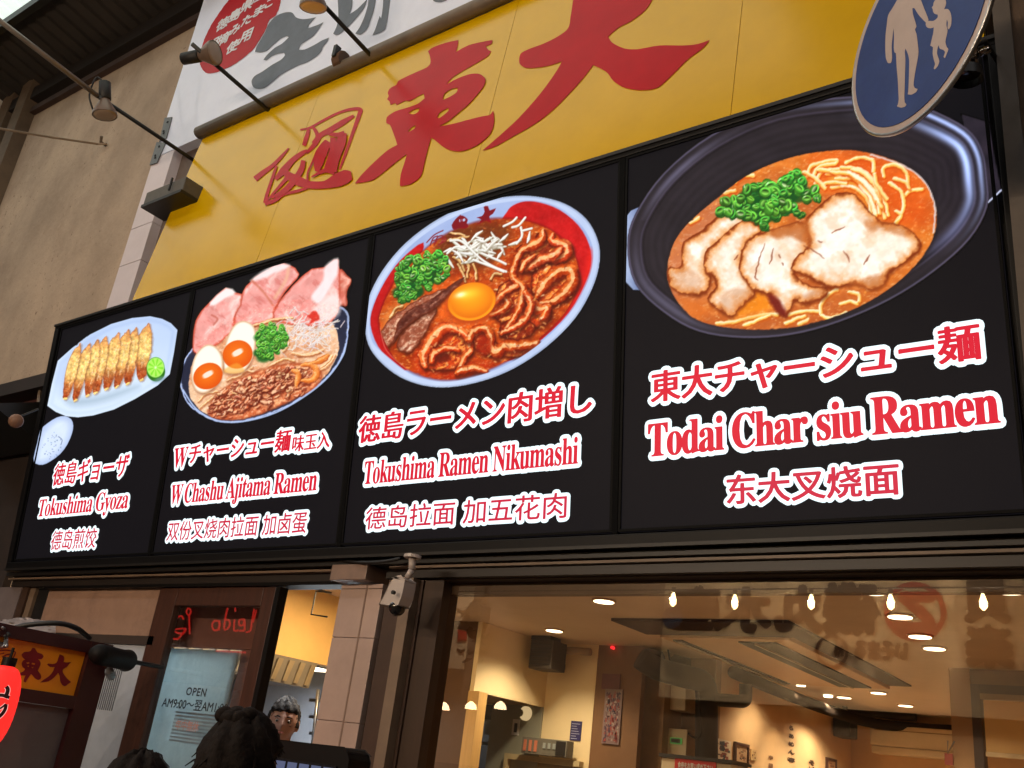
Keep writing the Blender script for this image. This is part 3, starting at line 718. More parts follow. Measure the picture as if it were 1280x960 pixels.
def noodles(cv, paths, w, col=(240, 200, 110), hi=(255, 246, 205), sh=(196, 112, 30), clip=None, shadow=(150, 60, 12)):
    for p in paths:
        p = np.array(p, float); cv.line(p+[0.6, 1.6], w*1.25, shadow, clip=clip, soft=1.6, op=.6)
        cv.line(p, w, jit(col, 12), hi=jit(hi, 6), sh=sh, clip=clip)
def meat_fn(base, fat, rim, seed, dirx=1., diry=.3, rimw=3., mid=None, sc=9., fatk=1.0):
    def f(x, y, d):
        u = x*dirx+y*diry; v = -x*diry+y*dirx
        wx = fbm(x, y, sc*1.2, seed+40)*sc*1.6
        n1 = fbm(u+wx, v*2.6+wx, sc, seed); n2 = fbm(x, y, sc*.5, seed+9, 5); n3 = fbm(u*3, v, sc*.6, seed+21)
        c = mixc(base, fat, np.clip((n1-.48)*5*fatk, 0, 1))
        if mid is not None: c = mixc(c, mid, np.clip((n3-.55)*5, 0, 1)*.8) if False else c*(1-np.clip((n3-.55)*5, 0, 1)[..., None]*.55)+np.array(mid, float)*np.clip((n3-.55)*5, 0, 1)[..., None]*.55
        c = c+(n2-.5)[..., None]*46
        rw = rimw*(.35+1.5*fbm(x, y, 5, seed+3)); k = np.clip(1+d/rw, 0, 1)
        c = c*(1-k[..., None])+np.array(rim, float)*k[..., None]
        k2 = np.exp(-((d+rw*1.6)/1.3)**2)*.4*np.clip((n1-.35)*4, 0, 1)
        return np.clip(c+k2[..., None]*40, 0, 255)
    return f
def chashu_fn(seed, ax=(1., -.5)):
    def f(x, y, d):
        t = -d; n = fbm(x, y, 26, seed, 3); g = fbm(x*ax[0]+y*ax[1], (y*ax[0]-x*ax[1])*3, 9, seed+4, 4); r_ = fbm(x, y, 7, seed+8, 3)
        c = mixc((255, 250, 240), (238, 208, 178), np.clip((n-.42)*3.0, 0, 1)*.55); c = c+((g-.5)*15)[..., None]
        k = np.clip((fbm(x, y, 16, seed+13, 3)-.56)*6, 0, 1)*.35; c = c*(1-k[..., None])+np.array([222, 168, 120.])*k[..., None]
        k = np.exp(-(t/(3.+12*r_))**2)*.95; c = c*(1-k[..., None])+np.array([222, 140, 70.])*k[..., None]
        k = np.clip(1.35-t/(.7+8.5*np.clip(r_-.25, 0, 1)), 0, 1); c = c*(1-k[..., None])+np.array([126, 50, 16.])*k[..., None]
        return np.clip(c, 0, 255)
    return f
def soup_fn(cs, seed, sc=40., oil=.5, hl=(255, 190, 110)):
    def f(x, y, d):
        n = fbm(x, y*1.6, sc, seed); n2 = fbm(x, y*1.4, 9, seed+5, 5)
        c = mixc(cs[0], cs[1], np.clip((n-.35)*3.2, 0, 1)); c = mixc(c, cs[2], np.clip((n2-.55)*4, 0, 1)*oil) if False else c*(1-(np.clip((n2-.55)*4, 0, 1)*oil)[..., None])+np.array(cs[2], float)*(np.clip((n2-.55)*4, 0, 1)*oil)[..., None]
        h = np.clip((fbm(x*1.2, y*2.4, 6, seed+11, 3)-.68)*9, 0, 1)*.55
        return np.clip(c*(1-h[..., None])+np.array(hl, float)*h[..., None]+(n2-.5)[..., None]*24, 0, 255)
    return f

# ---------------------------------------------------------------- dish 4: char siu ramen in a dark pot
def crp(s, x0, y0): return lambda L: np.array([(x0+a/s, y0+b/s) for a, b in L], float)
def dish4():
    c = Canvas(776, 112, 1254, 428, 1.7); k = crp(2.51, 770, 100)
    hl = k([(16, 450), (80, 395), (100, 420), (60, 560), (85, 660), (20, 622)])
    c.poly(hl, (165, 185, 222), n=2, fn=lambda x, y, d: mixc((205, 220, 246), (112, 128, 172), np.clip((x-776)/26+.3*fbm(x, y, 8, 3), 0, 1)))
    hr = k([(1085, 108), (1170, 133), (1185, 230), (1208, 345), (1160, 385), (1120, 300)])
    c.poly(hr, (52, 44, 54), n=1, fn=lambda x, y, d: mixc((58, 48, 60), (34, 30, 38), np.clip(fbm(x, y, 20, 8)*1.3, 0, 1)))
    c.line(k([(1208, 346), (1180, 372), (1150, 400)]), 2.2, (190, 196, 225), n=3)
    O = k([(35, 520), (60, 420), (150, 290), (300, 170), (500, 82), (740, 50), (870, 56), (980, 88), (1100, 150), (1150, 220), (1166, 310), (1165, 400), (1110, 500), (1000, 600), (860, 690), (700, 760), (550, 800), (400, 810), (260, 790), (150, 730), (60, 640)])
    CTR = np.array([770+590/2.51, 100+440/2.51])
    def bowl(x, y, d):
        a = np.arctan2((y-CTR[1])*1.6, x-CTR[0]); depth = -d
        rings = .5+.5*np.sin(depth*.62+fbm(x, y, 60, 4)*3)
        c0 = mixc((30, 25, 30), (54, 46, 54), np.clip(rings*.22+fbm(x, y, 30, 9)*.5, 0, 1))
        # glossy bands the photographer's lamp leaves on the glaze of the printed pot
        up = np.exp(-((a+.55)/.42)**2); band = np.exp(-((depth-24)/5.5)**2)*up*1.1+np.exp(-((depth-8)/3.2)**2)*np.exp(-((a+.75)/.6)**2)*.95
        lo = np.exp(-((depth-10)/6)**2)*np.exp(-((a-2.4)/.5)**2)*.45+np.exp(-((depth-12)/4)**2)*np.exp(-((a+2.6)/.45)**2)*.55
        side = np.exp(-((depth-22)/7)**2)*np.exp(-((a-.12)/.3)**2)*.6
        rl = np.exp(-((depth-1.6)/1.2)**2)*.6
        c0 = c0+band[..., None]*np.array([150, 178, 235])+lo[..., None]*np.array([96, 98, 124])+side[..., None]*np.array([70, 78, 110])+rl[..., None]*np.array([70, 70, 95])
        c0 = c0+(np.exp(-((depth-17)/1.5)**2)*.35)[..., None]*np.array([60, 56, 76])-(np.exp(-((depth-20)/2)**2)*.3)[..., None]*np.array([50, 46, 50])
        return np.clip(c0, 0, 255)
    c.poly(O, (50, 42, 52), n=4, fn=bowl)
    Sp = k([(160, 600), (200, 480), (330, 360), (430, 290), (560, 240), (700, 220), (800, 230), (900, 265), (970, 320), (1003, 400), (1000, 480), (950, 570), (850, 660), (720, 730), (560, 775), (400, 782), (260, 755), (190, 690)])
    c.line(Sp, 5.5, (28, 20, 22), closed=True, n=4, soft=5, op=.6)
    c.poly(Sp, None, n=4, soft=1., fn=soup_fn([(188, 98, 46), (216, 122, 50), (236, 156, 84)], 31, 60, .5, (255, 206, 140)))
    m = c.mask(Sp)
    c.poly(k([(150, 560), (250, 420), (360, 380), (330, 600), (240, 720), (170, 680)]), (190, 116, 84), soft=26, clip=m, op=.7)
    c.poly(k([(620, 235), (830, 235), (960, 320), (990, 440), (900, 470), (800, 420), (640, 330)]), (220, 86, 22), soft=26, clip=m, op=.7)
    c.line(k([(800, 234), (900, 268), (968, 320), (1001, 400), (996, 480)]), 2.0, (225, 232, 245), soft=1.2, op=.8)
    r = random.Random(5)
    for i in range(150):
        a = r.uniform(0, 6.28); q = math.sqrt(r.random()); x = CTR[0]+165*q*math.cos(a); y = CTR[1]+25+100*q*math.sin(a)
        c.ell(x, y, r.uniform(.5, 2.6), r.uniform(.4, 1.4), r.uniform(-.3, .3), jit((246, 168, 78), 25, r), .8, m, op=.5)
    kz = crp(3.459, 820, 180)
    N = [[(655, 140), (670, 95), (740, 75), (780, 70), (770, 85), (700, 100), (680, 140)], [(690, 170), (720, 120), (800, 110), (880, 150), (940, 220), (960, 290)], [(740, 130), (820, 130), (900, 190), (960, 260), (990, 320)], [(760, 190), (830, 180), (900, 220), (940, 290)],
         [(800, 100), (880, 110), (940, 160), (985, 230), (1005, 310)], [(820, 80), (880, 58), (935, 70), (940, 120)], [(985, 140), (985, 100), (1040, 90), (1085, 130), (1090, 180)], [(1075, 225), (1100, 200), (1150, 195)], [(1010, 170), (1060, 210), (1070, 270), (1040, 340)], [(1030, 150), (1080, 165), (1095, 190)],
         [(345, 165), (370, 140), (420, 135)], [(300, 210), (340, 200)], [(150, 340), (185, 318)], [(700, 110), (760, 120), (820, 160)], [(850, 110), (900, 130), (950, 180), (970, 240)], [(780, 150), (860, 150), (920, 200), (950, 250)], [(870, 160), (920, 220), (930, 300)], [(890, 150), (950, 210), (980, 280)],
         [(700, 180), (760, 165), (820, 170)], [(640, 120), (690, 150), (730, 190)], [(1040, 290), (1060, 310), (1035, 345)], [(945, 130), (960, 180), (1000, 240)], [(830, 130), (890, 175), (930, 240), (950, 310)], [(905, 170), (955, 235), (965, 300)], [(760, 120), (850, 135), (930, 200), (975, 270)]]
    c.poly(kz([(760, 120), (880, 120), (980, 220), (1000, 320), (930, 300), (860, 210), (760, 190)]), (226, 150, 60), soft=8, clip=m, op=.9)
    noodles(c, [kz(p) for p in N], 4.8, (248, 206, 112), (255, 250, 222), (216, 122, 30), m, (196, 66, 8))
    for p in ([(830, 120), (900, 170), (950, 240)], [(860, 130), (920, 180), (965, 250)], [(880, 180), (930, 240), (950, 300)], [(800, 180), (860, 185)], [(900, 160), (940, 200)]):
        c.line(kz(p), 2.6, (255, 248, 226), soft=1.4, op=.8, clip=m)
    N2 = [[(262, 775), (330, 770), (400, 752), (480, 735), (525, 738)], [(380, 785), (430, 765), (490, 740)], [(575, 738), (640, 722), (705, 725)], [(712, 735), (715, 690), (745, 650), (785, 630)], [(715, 740), (760, 752), (820, 730)], [(835, 640), (875, 650), (880, 680)], [(560, 775), (600, 758), (640, 745)], [(620, 778), (655, 760)], [(800, 690), (840, 680), (870, 690)]]
    noodles(c, [kz(p) for p in N2], 4.8, (250, 210, 120), (255, 252, 224), (214, 128, 40), m, (190, 84, 16))
    c.poly(kz([(360, 640), (480, 650), (500, 710), (400, 740), (330, 740)]), (236, 140, 30), soft=12, clip=m, op=.8)
    c.poly(kz([(100, 660), (220, 690), (200, 760), (130, 730)]), (212, 112, 44), soft=12, clip=m, op=.8)
    A = [(120, 420), (200, 370), (260, 320), (330, 292), (380, 310), (430, 350), (330, 380), (260, 430), (235, 480), (225, 540), (240, 580), (215, 640), (170, 655), (100, 640), (60, 610), (48, 550), (60, 530), (100, 535), (115, 490), (108, 450)]
    B = [(212, 470), (250, 430), (320, 370), (380, 330), (440, 350), (450, 380), (400, 430), (380, 480), (385, 540), (410, 600), (430, 650), (370, 700), (330, 745), (280, 725), (225, 680), (230, 650), (260, 620), (250, 580), (210, 545)]
    Cc = [(365, 480), (385, 430), (440, 390), (500, 370), (560, 350), (640, 340), (665, 400), (655, 450), (640, 500), (600, 560), (660, 610), (740, 625), (720, 670), (640, 690), (600, 680), (560, 745), (520, 720), (490, 650), (420, 635), (385, 590), (360, 540)]
    D = [(585, 520), (620, 475), (660, 440), (650, 380), (650, 320), (700, 270), (760, 225), (830, 208), (880, 235), (930, 300), (980, 335), (1060, 350), (1110, 385), (1145, 430), (1130, 470), (1080, 510), (1010, 560), (985, 610), (930, 625), (850, 605), (760, 625), (700, 600), (640, 570), (590, 545)]
    for i, P in enumerate((A, B, Cc, D)):
        P = kz(P); P = crom(P, 3); r2 = np.random.default_rng(i); P = P+r2.normal(0, .5, P.shape)
        c.poly(P+[.8, 2.6], (110, 40, 10), soft=4, n=0, clip=m, op=.75)
        c.poly(P, None, n=0, soft=.9, clip=m, fn=chashu_fn(100+i*13))
    for P, op in (([(490, 380), (560, 350), (645, 342), (660, 400), (640, 430), (580, 400), (520, 410)], .8), ([(640, 340), (660, 335), (668, 440), (648, 440)], .75), ([(480, 655), (520, 660), (560, 720), (555, 748), (520, 725), (495, 690)], .95), ([(640, 650), (700, 630), (735, 640), (700, 670), (650, 680)], .45), ([(900, 335), (960, 330), (1060, 352), (1110, 390), (1060, 400), (980, 370), (930, 380)], .5), ([(60, 555), (150, 545), (200, 590), (180, 645), (90, 630)], .35), ([(850, 600), (980, 560), (985, 612), (930, 628), (850, 610)], .6), ([(380, 620), (420, 650), (370, 700), (330, 740), (270, 700), (300, 640)], .35)):
        c.poly(kz(P), (178, 96, 44) if op < .9 else (110, 28, 20), soft=5, clip=m, op=op)
    # stray seams in the pork
    for p in ([(760, 385), (790, 370), (815, 360)], [(700, 420), (720, 425)], [(490, 520), (500, 490), (508, 450)], [(530, 480), (540, 495)], [(810, 460), (830, 490), (835, 510)], [(900, 520), (925, 480)], [(340, 500), (355, 480)], [(640, 440), (680, 460), (725, 495)], [(440, 590), (430, 560), (470, 430)], [(545, 515), (552, 525)]):
        c.line(kz(p), [1.0, 2.2, .8], (130, 60, 36), soft=1, op=.8)
    c.warp(m, 1.3, 6, 900); c.grain(m, .10, 5., 910, .22, 1.1)
    scallions(c, 820+500/3.459, 180+235/3.459, 57, 21, -.22, 88, 7.2, seed=3, clip=m)
    scallions(c, 820+470/3.459, 180+250/3.459, 40, 22, -.1, 44, 6.6, seed=8, clip=m)
    for (x, y) in ((300, 250), (285, 290), (480, 345), (700, 235), (600, 125), (560, 150), (620, 300), (320, 290)): scallions(c, 820+x/3.459, 180+y/3.459, 5, 3, 0, 3, 6.2, seed=x, clip=m)
    return c

# ---------------------------------------------------------------- dish 3: white and red bowl with raw egg yolk
def dish3():
    c = Canvas(450, 240, 756, 490, 1.8); k = crp(3.694, 440, 230)
    O = k([(60, 640), (75, 530), (140, 400), (250, 270), (400, 160), (560, 90), (720, 58), (850, 58), (980, 90), (1080, 160), (1135, 260), (1143, 360), (1110, 480), (1030, 620), (900, 750), (750, 850), (600, 910), (450, 938), (330, 930), (220, 890), (130, 820), (75, 740)])
    c.poly(O, None, n=4, fn=lambda x, y, d: mixc((206, 220, 246), (176, 192, 228), np.clip(fbm(x, y, 40, 2), 0, 1))-(np.exp(-((d+1.2)/1.0)**2)*26)[..., None])
    I = k([(80, 640), (95, 560), (150, 440), (255, 300), (400, 190), (560, 118), (720, 82), (850, 78), (960, 110), (1050, 180), (1105, 270), (1112, 360), (1080, 470), (1000, 605), (880, 725), (740, 822), (600, 880), (450, 912), (330, 900), (240, 860), (155, 790), (95, 730)])
    mi = c.mask(I)
    c.poly(I, None, n=4, soft=1.2, fn=lambda x, y, d: mixc((178, 196, 236), (150, 168, 214), np.clip(fbm(x, y, 30, 12)+.1, 0, 1)))
    redf = lambda x, y, d: mixc((176, 14, 18), (214, 24, 26), np.clip(fbm(x, y, 30, 6)*1.6-.3, 0, 1))+((fbm(x, y, 3, 7)-.5)*26)[..., None]
    R1 = k([(700, 190), (715, 130), (745, 98), (800, 80), (870, 86), (960, 120), (1045, 190), (1095, 280), (1104, 370), (1072, 470), (1000, 595), (880, 715), (740, 812), (700, 780), (900, 500), (900, 250)])
    c.poly(R1, None, n=3, soft=1.2, fn=redf, clip=mi)
    R2 = k([(85, 650), (100, 560), (155, 445), (230, 345), (330, 270), (300, 380), (200, 560), (200, 700), (260, 860), (180, 810), (120, 750)])
    c.poly(R2, None, n=3, soft=1.2, fn=redf, clip=mi)
    c.poly(k([(1020, 560), (1104, 390), (1100, 300), (1050, 480), (940, 640)]), (240, 34, 24), n=3, soft=9, clip=mi, op=.7)
    Sp = k([(128, 660), (140, 570), (210, 430), (330, 310), (450, 225), (600, 170), (700, 160), (800, 170), (920, 215), (1010, 300), (1045, 390), (1040, 480), (980, 600), (880, 700), (760, 790), (620, 860), (480, 900), (360, 895), (250, 850), (180, 780)])
    c.line(Sp, 3, (120, 14, 8), closed=True, soft=3, op=.7)
    c.poly(Sp, None, n=4, soft=1., fn=soup_fn([(150, 52, 16), (186, 76, 24), (222, 120, 48)], 61, 50, .6))
    m = c.mask(Sp)
    c.poly(k([(420, 230), (560, 180), (720, 190), (700, 300), (600, 400), (400, 340)]), (96, 46, 20), soft=14, clip=m, op=.8)
    c.poly(k([(300, 760), (440, 800), (700, 840), (560, 900), (320, 890)]), (178, 46, 14), soft=14, clip=m, op=.8)
    c.poly(k([(380, 480), (500, 440), (700, 500), (650, 640), (420, 660)]), (214, 96, 36), soft=16, clip=m, op=.8)
    c.poly(k([(140, 600), (240, 540), (330, 560), (240, 700), (150, 720)]), (214, 128, 66), soft=12, clip=m, op=.8)
    # name printed on the rim, brush style
    c.poly(k([(460, 190), (480, 160), (500, 145), (520, 150), (535, 165), (530, 180), (540, 195), (515, 208), (490, 205), (470, 212)]), (126, 14, 26), n=2)
    c.poly(k([(495, 165), (505, 160), (507, 172), (498, 176)]), (190, 200, 232), n=2)
    c.poly(k([(512, 162), (522, 160), (522, 170), (513, 172)]), (190, 200, 232), n=2)
    c.line(k([(500, 145), (506, 200)]), 1.6, (126, 14, 26), n=0)
    c.poly(k([(575, 155), (600, 148), (612, 128), (608, 105), (628, 102), (636, 122), (664, 112), (650, 138), (634, 150), (640, 180), (620, 170), (600, 175), (575, 185), (598, 165)]), (126, 14, 26), n=2)
    for p in ([(345, 270), (380, 235), (420, 215)], [(360, 285), (375, 250), (395, 240)], [(380, 280), (395, 245), (420, 240), (410, 275)], [(400, 280), (425, 262), (428, 245)], [(370, 262), (415, 250)]):
        c.line(k(p), 1.5, (130, 30, 40), op=.9)
    c.line(k([(130, 665), (160, 770), (260, 860)]), 1.2, (235, 150, 120), op=.5)
    r = random.Random(9)
    for i in range(110):
        x = r.uniform(470, 735); y = r.uniform(280, 475)
        c.ell(x, y, r.uniform(.6, 2.4), r.uniform(.4, 1.3), r.uniform(-.5, .2), jit((232, 150, 84), 25, r), .8, m, op=.5)
    # bamboo shoots and noodles under the sprouts
    noodles(c, [k(p) for p in ([(470, 340), (500, 360), (520, 400)], [(510, 350), (540, 380), (530, 430)], [(430, 220), (480, 230), (520, 240)], [(440, 260), (490, 255), (540, 240)], [(560, 370), (575, 400), (570, 440)], [(490, 370), (515, 420), (520, 450)], [(180, 610), (200, 580), (230, 560)], [(170, 640), (210, 600), (250, 580)], [(640, 440), (655, 415), (690, 420)], [(660, 490), (700, 500), (720, 520)], [(690, 620), (730, 600), (760, 560)])], 3.1, (214, 168, 100), (250, 226, 180), (130, 70, 30), m, (70, 26, 8))
    # dark pork belly slices, lower left
    for i, P in enumerate(([(128, 690), (180, 620), (280, 545), (400, 490), (430, 490), (380, 550), (280, 630), (200, 720), (160, 760), (135, 730)], [(210, 740), (250, 670), (330, 600), (390, 570), (370, 630), (320, 720), (280, 770), (230, 775)], [(240, 600), (380, 520), (500, 435), (505, 450), (400, 560), (260, 650), (190, 740), (200, 690)])):
        P = k(P); c.poly(P+[1, 2.5], (60, 18, 6), soft=4, clip=m, op=.7)
        c.poly(P, None, n=4, soft=.8, clip=m, fn=meat_fn((150, 84, 62) if i < 2 else (92, 44, 34), (214, 168, 140) if i < 2 else (140, 84, 66), (92, 36, 20), 300+i*7, .8, -.6, 2.2, (120, 62, 44), 8, .9))
    # curled pork strips
    for i, (P, b_) in enumerate([([(760, 300), (840, 260), (960, 250), (1010, 310), (960, 370), (860, 400), (780, 400)], 0), ([(830, 420), (940, 360), (1030, 400), (1025, 500), (940, 560), (850, 545)], 1), ([(680, 480), (760, 440), (830, 500), (800, 600), (720, 640), (650, 600)], 0),
        ([(800, 560), (880, 540), (930, 590), (890, 650), (800, 660)], 1), ([(690, 640), (800, 620), (850, 680), (760, 720), (680, 700)], 0), ([(330, 830), (350, 740), (420, 670), (520, 690), (550, 770), (480, 850), (390, 860)], 1), ([(540, 700), (620, 660), (660, 720), (690, 770), (600, 790)], 0), ([(690, 760), (790, 715), (870, 740), (820, 790), (720, 800)], 1), ([(840, 240), (880, 215), (900, 250), (860, 280)], 1)]):
        P = crom(k(P), 3); P = P+np.random.default_rng(60+i).normal(0, .8, P.shape)
        c.poly(P+[1, 3], (60, 16, 6), soft=5, n=0, clip=mi, op=.7)
        c.poly(P, None, n=0, soft=1., clip=mi, fn=meat_fn((186, 62, 24) if b_ else (140, 44, 18), (248, 156, 80), (78, 16, 6), 800+i*11, .7, -.6, 3., (96, 30, 14), 7, 1.1))
    def strip(pts, w, seed, col=(206, 92, 36), hi=(250, 176, 108), sh=(110, 32, 12)):
        P = k(pts); w = [a*1.15 for a in w]; c.line(P+[1, 3], [q*1.2 for q in w], (70, 18, 6), soft=4, clip=mi, op=.7)
        c.line(P, w, col, hi=mixc(col, hi, np.array(.55)), sh=sh, soft=.8, clip=mi, rag=1.4, tex=70, op=.95)
        c.line(P+[-.5, -.8], [a*.30 for a in w], (255, 214, 160), soft=.9, clip=mi, op=.75, rag=3.)
    for i, (p, w) in enumerate([
        ([(880, 215), (880, 250), (840, 280), (790, 300), (765, 340), (745, 390), (750, 440), (790, 480), (780, 560), (740, 630), (700, 690)], [5, 9, 12, 9, 7, 6, 7, 10, 8, 7, 4]),
        ([(930, 235), (925, 265), (980, 280), (995, 310), (960, 345), (900, 350)], [5, 10, 12, 12, 10, 6]),
        ([(820, 390), (870, 350), (930, 330), (960, 300)], [6, 12, 10, 6]),
        ([(850, 520), (880, 470), (920, 430), (960, 400), (1010, 400), (1020, 450), (980, 500), (930, 540), (870, 550)], [5, 12, 14, 14, 12, 14, 14, 10, 6]),
        ([(830, 540), (860, 580), (900, 580), (880, 620)], [8, 14, 12, 6]),
        ([(700, 520), (720, 560), (680, 590), (640, 600)], [5, 8, 7, 5]),
        ([(800, 500), (830, 560), (800, 620), (750, 660), (690, 690)], [6, 9, 8, 8, 5]),
        ([(340, 840), (330, 790), (370, 720), (420, 670), (480, 670), (540, 720), (545, 770)], [5, 10, 14, 13, 10, 9, 6]),
        ([(370, 820), (380, 780), (430, 760), (490, 765)], [6, 9, 8, 6]),
        ([(540, 720), (560, 680), (610, 665), (640, 700), (640, 750), (670, 780), (700, 750), (780, 745), (850, 735)], [8, 9, 10, 9, 10, 12, 10, 12, 9]),
        ([(500, 850), (520, 800), (550, 770)], [6, 8, 6]), ([(490, 870), (560, 850), (620, 865)], [8, 10, 5]),
        ([(640, 560), (690, 520), (720, 490), (760, 470)], [5, 7, 7, 5]), ([(780, 400), (800, 360), (840, 330)], [5, 7, 5])]):
        strip(p, [q*1.05 for q in w], i, jit((206, 74, 24), 18), jit((255, 170, 96), 12), (92, 18, 6))
    for i in range(120):
        x, y = r.choice([(r.uniform(640, 722), r.uniform(310, 420)), (r.uniform(530, 650), r.uniform(410, 465))])
        c.line([(x, y), (x+r.uniform(-4, 4), y+r.uniform(-3, 3))], r.uniform(.8, 2.2), jit((250, 186, 126) if r.random() < .55 else (110, 30, 12), 20, r), soft=1., clip=m, n=0, op=.55)
    c.ell(440+420/3.694, 230+800/3.694, 9, 6, -.3, (84, 20, 10), 3, m, op=.8)
    c.ell(440+610/3.694, 230+745/3.694, 9, 12, .1, (150, 36, 12), 4, m, op=.8)
    c.warp(m, 2.2, 9, 920); c.grain(m, .30, 4., 930, .5, 1.15)
    # egg yolk
    cx, cy = 440+553/3.694, 230+543/3.694
    c.ell(cx+.5, cy+2, 33, 26, -.25, (176, 60, 14), 5, m, op=.7)
    def yolk(a, b, rr):
        h = np.exp(-(((a+.38)/.22)**2+((b+.5)/.14)**2)); h2 = np.exp(-(((a+.1)/.5)**2+((b+.45)/.3)**2))
        c0 = mixc((252, 156, 22), (222, 98, 6), np.clip(rr**2*.8+b*.35, 0, 1))
        return np.clip(c0+h2[..., None]*np.array([20, 50, 30])+h[..., None]*np.array([20, 80, 160])+(np.exp(-((rr-.93)/.07)**2)*np.clip(b+.3, 0, 1))[..., None]*np.array([30, 60, 20]), 0, 255)
    c.ell(cx, cy, 30.5, 23.5, -.25, None, .8, fn=yolk)
    # bean sprouts
    for i in range(60):
        a = r.gauss(0, .5); x = 440+600/3.694+r.gauss(0, 20); y = 230+(295)/3.694-(x-602)*.16+r.gauss(0, 7); l = r.uniform(9, 22)
        an = r.choice([-.45, -.2, .5, .9, -.7])+r.gauss(0, .22); dx, dy = math.cos(an)*l, math.sin(an)*l
        p = [(x-dx/2, y-dy/2), (x+r.uniform(-2, 2), y+r.uniform(-2, 2)), (x+dx/2, y+dy/2)]
        c.line(np.array(p)+[.7, 1.5], 2.8, (120, 96, 66), soft=1.5, op=.45, clip=mi)
        c.line(p, [1.4, 4.0, 1.4], jit((232, 230, 220), 12, r), hi=(255, 255, 252), sh=(168, 164, 140), clip=mi)
    for p in ([(455, 262), (500, 262), (545, 300), (600, 350), (660, 385), (712, 405)], [(560, 350), (640, 380), (700, 405)], [(600, 320), (680, 355), (710, 370)], [(740, 200), (770, 190), (800, 155)], [(700, 195), (740, 175), (760, 155)], [(780, 200), (785, 240), (760, 275)], [(440, 320), (480, 290), (520, 300)], [(790, 215), (830, 205)]):
        c.line(k(p), 2.9, (232, 230, 220), hi=(255, 255, 255), sh=(176, 170, 150))
    scallions(c, 440+320/3.694, 230+408/3.694, 38, 23, -.42, 120, 4.8, seed=21, clip=None)
    scallions(c, 440+250/3.694, 230+500/3.694, 20, 11, -.3, 26, 4.4, seed=27)
    return c

